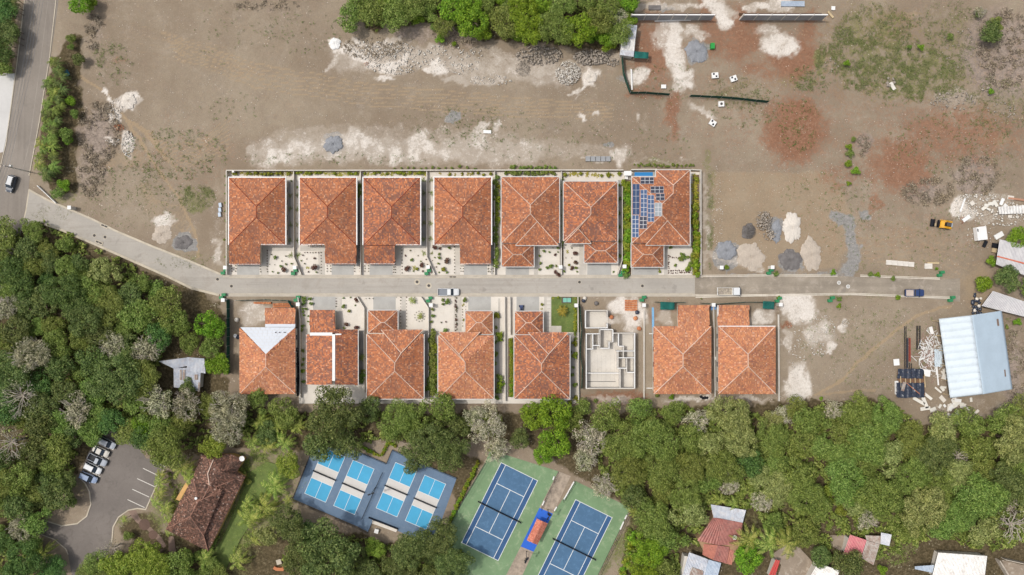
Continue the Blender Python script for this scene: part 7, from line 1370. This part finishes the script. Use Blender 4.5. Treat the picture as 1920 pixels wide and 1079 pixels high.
GARD = [('in the front garden of the first upper house', [(516, 483, 9, 'green'), (509, 478, 4, 'dark'), (536, 481, 5, 'dark'), (528, 490, 4, 'dark'), (536, 496, 5, 'green'), (547, 495, 5, 'green'), (527, 500, 7, 'green'), (533, 507, 11, 'purple'), (511, 510, 4, 'green'), (547, 510, 5, 'dark'), (521, 512, 5, 'green'), (545, 479, 11, 'spiky'), (515, 497, 3, 'dark'), (505, 496, 3, 'dark')]),
        ('in the front garden of the second upper house', [(558, 479, 11, 'spiky'), (568, 479, 5, 'dark'), (565, 489, 4, 'green'), (571, 495, 5, 'dark'), (576, 502, 7, 'yellow'), (591, 502, 13, 'purple'), (590, 485, 5, 'purple'), (578, 510, 5, 'dark'), (593, 511, 5, 'green'), (575, 486, 3, 'dark')]),
        ('in the front garden of the third upper house', [(769.5, 470.5, 5, 'dark'), (760, 480, 4, 'purple'), (794, 475, 10, 'spiky'), (784, 480, 4, 'dark'), (772.5, 488, 8, 'green'), (789, 490, 4, 'green'), (763, 504, 12, 'purple'), (790.5, 498, 10, 'purple'), (776, 504, 9, 'yellow'), (782, 505, 8, 'yellow'), (793, 509, 6, 'dark'), (799, 487, 4, 'dark'), (801, 496, 4, 'dark'), (809, 512, 4, 'dark'), (775, 509, 4, 'green')]),
        ('in the front garden of the fourth upper house', [(815.5, 465, 10, 'purple'), (824.5, 466.5, 6, 'purple'), (842.5, 465, 7, 'green'), (809.5, 475, 7, 'spiky'), (824, 477, 7, 'green'), (824, 483.5, 8, 'green'), (815, 483.5, 4, 'green'), (837.5, 490, 12, 'purple'), (822, 495, 6, 'green'), (832, 505, 11, 'yellow'), (818, 501, 4, 'dark'), (823, 511, 4, 'green'), (838, 511, 6, 'green'), (811, 489, 3, 'dark')]),
        ('in the front garden of the fifth upper house', [(1040.5, 478, 6, 'purple'), (1020, 471, 7, 'green'), (1046, 466, 7, 'green'), (1030, 473, 5, 'green'), (1033, 500, 11, 'green'), (1026, 503, 8, 'green'), (1041, 511, 8, 'purple'), (1047, 515, 9, 'purple'), (1043, 499, 6, 'green'), (1012, 480, 6, 'green'), (1013, 494, 7, 'green'), (1012, 506, 7, 'green'), (1037, 465, 3, 'dark'), (1046, 473, 4, 'green')]),
        ('in the front garden of the sixth upper house', [(1072, 465, 5, 'dark'), (1064, 473, 7, 'yellow'), (1078, 475, 10, 'purple'), (1072, 484, 3, 'dark'), (1079, 492, 9, 'purple'), (1067, 497, 6, 'yellow'), (1073, 503, 9, 'purple'), (1080, 503, 8, 'green'), (1058, 509, 6, 'green'), (1082, 510, 5, 'green'), (1061, 484, 3, 'dark'), (1150, 510, 5, 'green')]),
        ('in the front garden of the solar-panelled house', [(1279, 479, 13, 'green'), (1275, 487, 13, 'green'), (1282, 483, 10, 'green'), (1266, 498, 8, 'green'), (1290, 502, 11, 'bright'), (1257, 464, 8, 'green'), (1289, 483, 9, 'green'), (1237, 510, 7, 'yellow'), (1236, 505, 5, 'yellow'), (1178, 516, 8, 'green')]),
        ('in the front garden of the second lower house', [(572, 561, 11, 'green'), (571, 568, 9, 'green'), (584, 570, 9, 'green'), (582, 561, 9, 'green'), (574, 580, 7, 'green'), (669, 562, 10, 'purple'), (644, 559, 5, 'green'), (657, 558, 4, 'green'), (645, 575, 10, 'green'), (655, 584, 8, 'yellow'), (666, 573, 4, 'green'), (650, 609, 9, 'purple'), (668, 614, 9, 'purple'), (645, 615, 6, 'green'), (578, 593, 5, 'green'), (578, 603, 5, 'green')]),
        ('in the front garden of the third lower house', [(768, 560, 5, 'spiky'), (778, 567, 5, 'spiky')]),
        ('in the front garden of the fourth lower house', [(840, 566, 13, 'green'), (830, 563, 8, 'green'), (831, 571, 7, 'green'), (827, 605, 5, 'dark'), (836, 604, 5, 'dark'), (835, 619, 11, 'green'), (811, 581, 8, 'green'), (812, 593, 9, 'green'), (809, 604, 7, 'green'), (811, 618, 8, 'green'), (854, 575, 8, 'dark'), (855, 600, 8, 'dark'), (872, 563, 11, 'green'), (869, 572, 6, 'yellow'), (870, 600, 6, 'yellow')]),
        ('right of the fourth lower house', [(930, 592, 13, 'bright'), (931, 588, 10, 'bright'), (931, 614, 8, 'green'), (938, 628, 15, 'bright'), (937, 635, 12, 'bright'), (930, 642, 9, 'green'), (929, 664, 13, 'green'), (928, 680, 12, 'green'), (937, 706, 16, 'green'), (937, 718, 18, 'bright'), (936, 732, 17, 'green'), (932, 745, 12, 'green')]),
        ('around the lawn', [(1038, 558, 6, 'yellow'), (1046, 558, 6, 'yellow'), (1016, 571, 7, 'yellow'), (1016, 580, 5, 'yellow'), (1078, 560, 5, 'yellow')]),
        ('right of the fifth lower house', [(1077, 643, 12, 'bright'), (1077, 667, 14, 'bright'), (1075, 689, 7, 'green'), (1075, 703, 7, 'green'), (1078, 722, 12, 'green'), (1079, 746, 12, 'bright'), (1068, 754, 11, 'yellow'), (1071, 660, 7, 'dark'), (1071, 703, 9, 'green'), (1066, 632, 9, 'green')]),
        ('left of the second lower house', [(568, 612, 8, 'green'), (567, 619, 8, 'green'), (568, 658, 8, 'green'), (569, 674, 8, 'green'), (568, 684, 8, 'green'), (568, 697, 10, 'bright'), (570, 716, 9, 'green')]),
        ('left of the third lower house', [(681, 702, 15, 'green'), (680, 712, 15, 'deep'), (682, 695, 12, 'green')])]
for where, it in GARD:
    for (x, y, d, k) in it: shrub(x, y, d, 'green' if k == 'deep' else k, {'purple': 'dark purple-brown shrub ', 'dark': 'tiny dark succulent ', 'green': 'green shrub ', 'yellow': 'yellow-green leafy plant ', 'spiky': 'spiky rosette plant ', 'bright': 'bright green bush '}[k if k != 'deep' else 'green'] + where, 'garden plants ' + where)
for x0, x1, ya, yb, w_ in [(434, 442, 499, 514, 'left of the first driveway'), (488, 501, 470, 514, 'beside the first path'), (613, 620, 499, 514, 'left of the second driveway'), (665, 675, 499, 514, 'right of the second driveway'), (684, 691, 499, 514, 'left of the third driveway'), (738, 741, 486, 514, 'right of the third driveway'), (864, 868, 499, 514, 'left of the fourth driveway'), (916, 925, 499, 514, 'right of the fourth driveway'), (915, 920, 505, 512, 'right of the fourth driveway')]:
    for y in np.arange(ya, yb, 5):
        for x in (x0, x1): c = P(x + random.uniform(-.6, .6), y, .2); TINY.append((random.choice(SM['dark']), c.x, c.y, .03, 3.4 * S / 1.15, random.uniform(0, 6)))
def dots(pts, step, lab): rows(pts, step, 3.0, 'dark', 'tiny dark plant in the dotted row ' + lab, .15)
dots([(578, 461.5), (606, 461.5)], 4, 'below the second upper house'); dots([(571, 474), (602, 474), (602, 513)], 5, 'in the second upper garden'); dots([(852, 463), (852, 512)], 5.5, 'in the fourth upper garden'); dots([(753.5, 464), (753.5, 512)], 6, 'in the third upper garden'); dots([(762, 558), (762, 618)], 6, 'in the third lower garden'); dots([(743, 558), (751, 558), (751, 612)], 6, 'by the third lower driveway'); dots([(630, 560), (630, 575)], 5, 'by the second lower driveway')
dots([(686, 560), (699, 560)], 5, 'left of the third lower driveway'); dots([(867, 575), (867, 612)], 5, 'left of the fourth lower driveway'); dots([(873, 575), (873, 612)], 5, 'left of the fourth lower driveway')
rows([(1254, 480), (1254, 512), (1296, 512)], 4, 3, 'purple', 'tiny dark plant edging the solar-panelled house garden', .6); rows([(1257, 482), (1272, 484)], 3.5, 3, 'purple', 'tiny dark plant edging the solar-panelled house garden', .8); rows([(1258, 508), (1294, 508)], 4, 3, 'purple', 'tiny dark plant edging the solar-panelled house garden', .6)
for k in range(11): a = 2 * math.pi * k / 11; c = P(787 + 9.5 * math.cos(a), 593.5 + 9.5 * math.sin(a), .2); TINY.append((SM['dark'][0], c.x, c.y, .03, 3 * S / 1.15, a))
rows([(958.5, 636), (958.5, 742)], 2.6, 7.5, 'bright', 'clipped hedge plant left of the fifth lower house', .6); rows([(1078, 580), (1079, 622)], 4, 7, 'yellow', 'yellow-green plant along the right side of the lawn', .8); rows([(1079, 622), (1078, 640)], 5, 9, 'green', 'yellow-green plant along the right side of the lawn', 1)
rows([(811, 625), (811, 735)], 4.2, 15, 'green', 'dense bush between third and fourth lower houses', 2); rows([(814, 640), (816, 730)], 9, 12, 'bright', 'dense bush between third and fourth lower houses', 2); rows([(803, 715), (803, 730)], 6, 13, 'green', 'dense bush between third and fourth lower houses', 2)
rows([(855, 560), (855, 620)], 3.6, 5, 'dark', 'small grey plant in the bed left of the fourth lower driveway', 1.5); rows([(568, 560), (570, 590)], 6, 6, 'green', 'plant right of the meter pillars, second lower house', 1.5)
rows([(1299, 462), (1299, 508)], 9, 8, 'green', 'green plant right of the solar-panelled house front', 2); rows([(1315, 560), (1316, 562)], 3, 3, 'green', 'weed by the kerb'); rows([(424, 330), (424, 500)], 16, 6, 'green', 'weed along the left side wall of the upper row', 2); rows([(1190, 309), (1300, 312)], 4, 6, 'green', 'weed above the back wall of the solar-panelled house', 2); rows([(740, 316), (800, 317), (860, 314), (890, 317)], 12, 6, 'green', 'weed behind the back wall of the upper row', 2); rows([(955, 315), (1040, 317)], 6, 9, 'green', 'weed behind the back wall of the fifth upper house', 3)
rows([(665, 832), (678, 838), (712, 855)], 3, 7, 'bright', 'clipped hedge plant above the pickleball courts', .5); rows([(716, 852), (728, 830), (742, 836)], 3, 7, 'bright', 'clipped hedge plant above the pickleball courts', .5); rows([(896, 868), (868, 925)], 3, 8, 'bright', 'clipped hedge plant right of the pickleball courts', .4); rows([(864, 932), (844, 978)], 3, 8, 'bright', 'clipped hedge plant right of the pickleball courts', .4)
rows([(318, 890), (330, 930), (322, 960)], 7, 9, 'green', 'plant along the left wall of the brown villa', 3); rows([(410, 1005), (395, 1028)], 6, 9, 'green', 'plant at the lower corner of the brown villa', 2); rows([(450, 870), (458, 890), (470, 900)], 5, 12, 'green', 'dark shrub right of the brown villa', 3)
rows([(1190, 1000), (1165, 1075)], 5, 13, 'bright', 'bright shrub right of the right tennis court', 4); rows([(1850, 605), (1900, 612)], 8, 7, 'green', 'weed right of the tarpaulin hall', 5)
merge('succulents', TINY, 'tiny dark succulents dotted along beds and driveways of the gardens', 'plants', 'stuff')
# label the trees and palms so that each is singled out
groups = {}
for o, d, pl_, px, py in LBL: groups.setdefault((d, pl_), []).append((px, py, o))
ORD = ['second', 'third', 'fourth', 'fifth', 'sixth', 'seventh', 'eighth', 'ninth', 'tenth', 'eleventh', 'twelfth']
for (d, pl_), it in groups.items():
    it.sort(key=lambda q_: q_[0]); n = len(it)
    for i, (px, py, o) in enumerate(it):
        lab = '%s %s' % (d, pl_)
        if n > 1: lab = ('leftmost' if i == 0 else 'rightmost' if i == n - 1 else ORD[min(i - 1, 10)] + ' from left') + ' ' + lab
        o['label'] = lab; o['group'] = {'tree': 'trees ', 'bush': 'bushes '}.get(o['category'], 'palms ') + 'around ' + pl_.split(' of ')[-1].replace('above ', '').replace('below ', '')
SAME = {}
for o in list(COL.objects):
    if o.parent is None and 'label' in o: SAME.setdefault(o['label'], []).append(o)
for lb, it in SAME.items():
    if 1 < len(it) <= 13:
        it.sort(key=lambda q_: q_.location.x); n = len(it)
        for i, o in enumerate(it): o['label'] = ('leftmost' if i == 0 else 'rightmost' if i == n - 1 else ORD[i - 1] + ' from left') + ' ' + lb
# grass and weeds on open land, nobody could count them
def tufts(name, ells, mat, ls, seed, label, cat='weeds', hgt=.25, forest=False):
    r = np.random.default_rng(seed); Ps = []
    for cx, cy, rx, ry, n, *rot in ells:
        a = r.uniform(0, 2 * np.pi, n); d = np.sqrt(r.random(n)); x = cx + rx * d * np.cos(a); y = cy + ry * d * np.sin(a)
        k = fbm(x / 11, y / 11, 5) + r.normal(size=n) * .05 > .48; x, y = x[k], y[k]
        if forest:
            k = (CH['D'][np.clip(((y + 40) / 3.2).astype(int), 0, gx.shape[0] - 1), np.clip(((x + 40) / 3.2).astype(int), 0, gx.shape[1] - 1)] > .6)
            for b in [(140, 850, 190, 985), (1440, 1015, 1535, 1100), (1555, 1000, 1590, 1040), (1270, 1020, 1320, 1060), (265, 840, 420, 1020), (1880, 1045, 1960, 1100), (880, 840, 905, 960), (700, 822, 745, 850)]: k &= ~((x > b[0]) & (x < b[2]) & (y > b[1]) & (y < b[3]))
            x, y = x[k], y[k]
        x = np.repeat(x, 6) + r.normal(size=len(x) * 6) * 1.3; y = np.repeat(y, 6) + r.normal(size=len(y) * 6) * 1.3; Ps.append(np.stack([(x - CX) * S, (CY - y) * S, r.uniform(.02, hgt, len(x)) - .12], 1))
    P_ = np.concatenate(Ps); nm_ = r.normal(size=P_.shape) * .5 + np.array([0, 0, 1]); nm_ /= np.linalg.norm(nm_, axis=1)[:, None]
    V_, F_ = leafquads(P_, nm_, ls * r.uniform(.5, 1.4, len(P_)), r, .7); o = npobj(name, V_, F_, mat); tag(o, label, cat, kind='stuff'); return o
tufts('weeds', [(1640, 90, 85, 85, 3800), (1740, 140, 85, 50, 3000), (1600, 110, 50, 60, 1500), (1540, 110, 12, 40, 400), (1780, 60, 60, 60, 700), (1690, 172, 70, 14, 500), (1380, 175, 60, 30, 300), (370, 372, 34, 26, 700), (1331, 410, 6, 100, 700), (300, 350, 60, 60, 300), (350, 490, 60, 14, 300), (1870, 200, 60, 60, 900), (200, 110, 30, 40, 250), (1650, 660, 100, 80, 500), (1510, 150, 20, 20, 200), (850, 230, 100, 40, 250), (1850, 320, 60, 50, 300), (1660, 505, 100, 12, 200), (1600, 555, 60, 6, 120), (100, 400, 40, 14, 150), (1900, 640, 20, 60, 200)], L['weed'], .17, 5, 'low green weeds spread over the vacant land')
tufts('dry_brush', [(185, 250, 40, 60, 900), (172, 330, 26, 40, 500), (870, 60, 60, 22, 900), (1885, 90, 55, 75, 1500), (1740, 360, 50, 26, 900), (1830, 330, 45, 40, 900), (175, 60, 20, 34, 400), (700, 90, 60, 20, 300), (500, 10, 60, 10, 200), (1620, 270, 12, 26, 200), (1905, 700, 24, 90, 500)], L['dry'], .3, 6, 'dry greyish brush on the vacant land', hgt=.5)
tufts('lawn_grass', [(490, 870, 60, 26, 1500), (450, 960, 40, 90, 2200), (530, 930, 50, 70, 1200), (320, 950, 40, 50, 900), (1060, 590, 26, 32, 1500), (1680, 1020, 40, 40, 700), (1170, 1040, 20, 40, 500)], L['olive'], .2, 7, 'short grass around the brown villa and lawns', 'grass', .16)

tufts('undergrowth', [(120, 620, 190, 210, 5200), (60, 950, 110, 160, 2200), (300, 800, 130, 60, 900), (660, 790, 240, 40, 1600), (1300, 860, 180, 110, 7000), (1600, 900, 200, 150, 9000), (1850, 900, 130, 130, 6000), (1250, 1030, 90, 70, 1400), (950, 30, 300, 60, 3000), (700, 1040, 170, 40, 1200), (250, 1070, 110, 30, 600)], L['olive'], .7, 8, 'dense undergrowth below the forest trees', 'undergrowth', 1.4, True)

tufts('weeds', [(330, 290, 100, 50, 700), (250, 370, 110, 60, 500), (430, 200, 60, 30, 90), (560, 60, 90, 40, 160), (420, 60, 60, 60, 60), (900, 240, 120, 40, 260), (1500, 235, 40, 50, 260), (1400, 200, 70, 40, 320), (1520, 150, 40, 30, 200), (1640, 640, 140, 90, 500), (1700, 440, 160, 60, 300), (1560, 380, 100, 60, 300), (1100, 270, 200, 40, 300), (1780, 270, 120, 60, 500), (1240, 150, 60, 50, 120), (620, 300, 180, 14, 200), (1680, 110, 120, 90, 900), (210, 120, 40, 40, 200)], L['dark'], .2, 9, 'small dark weeds dotted over the bare soil', hgt=.2)
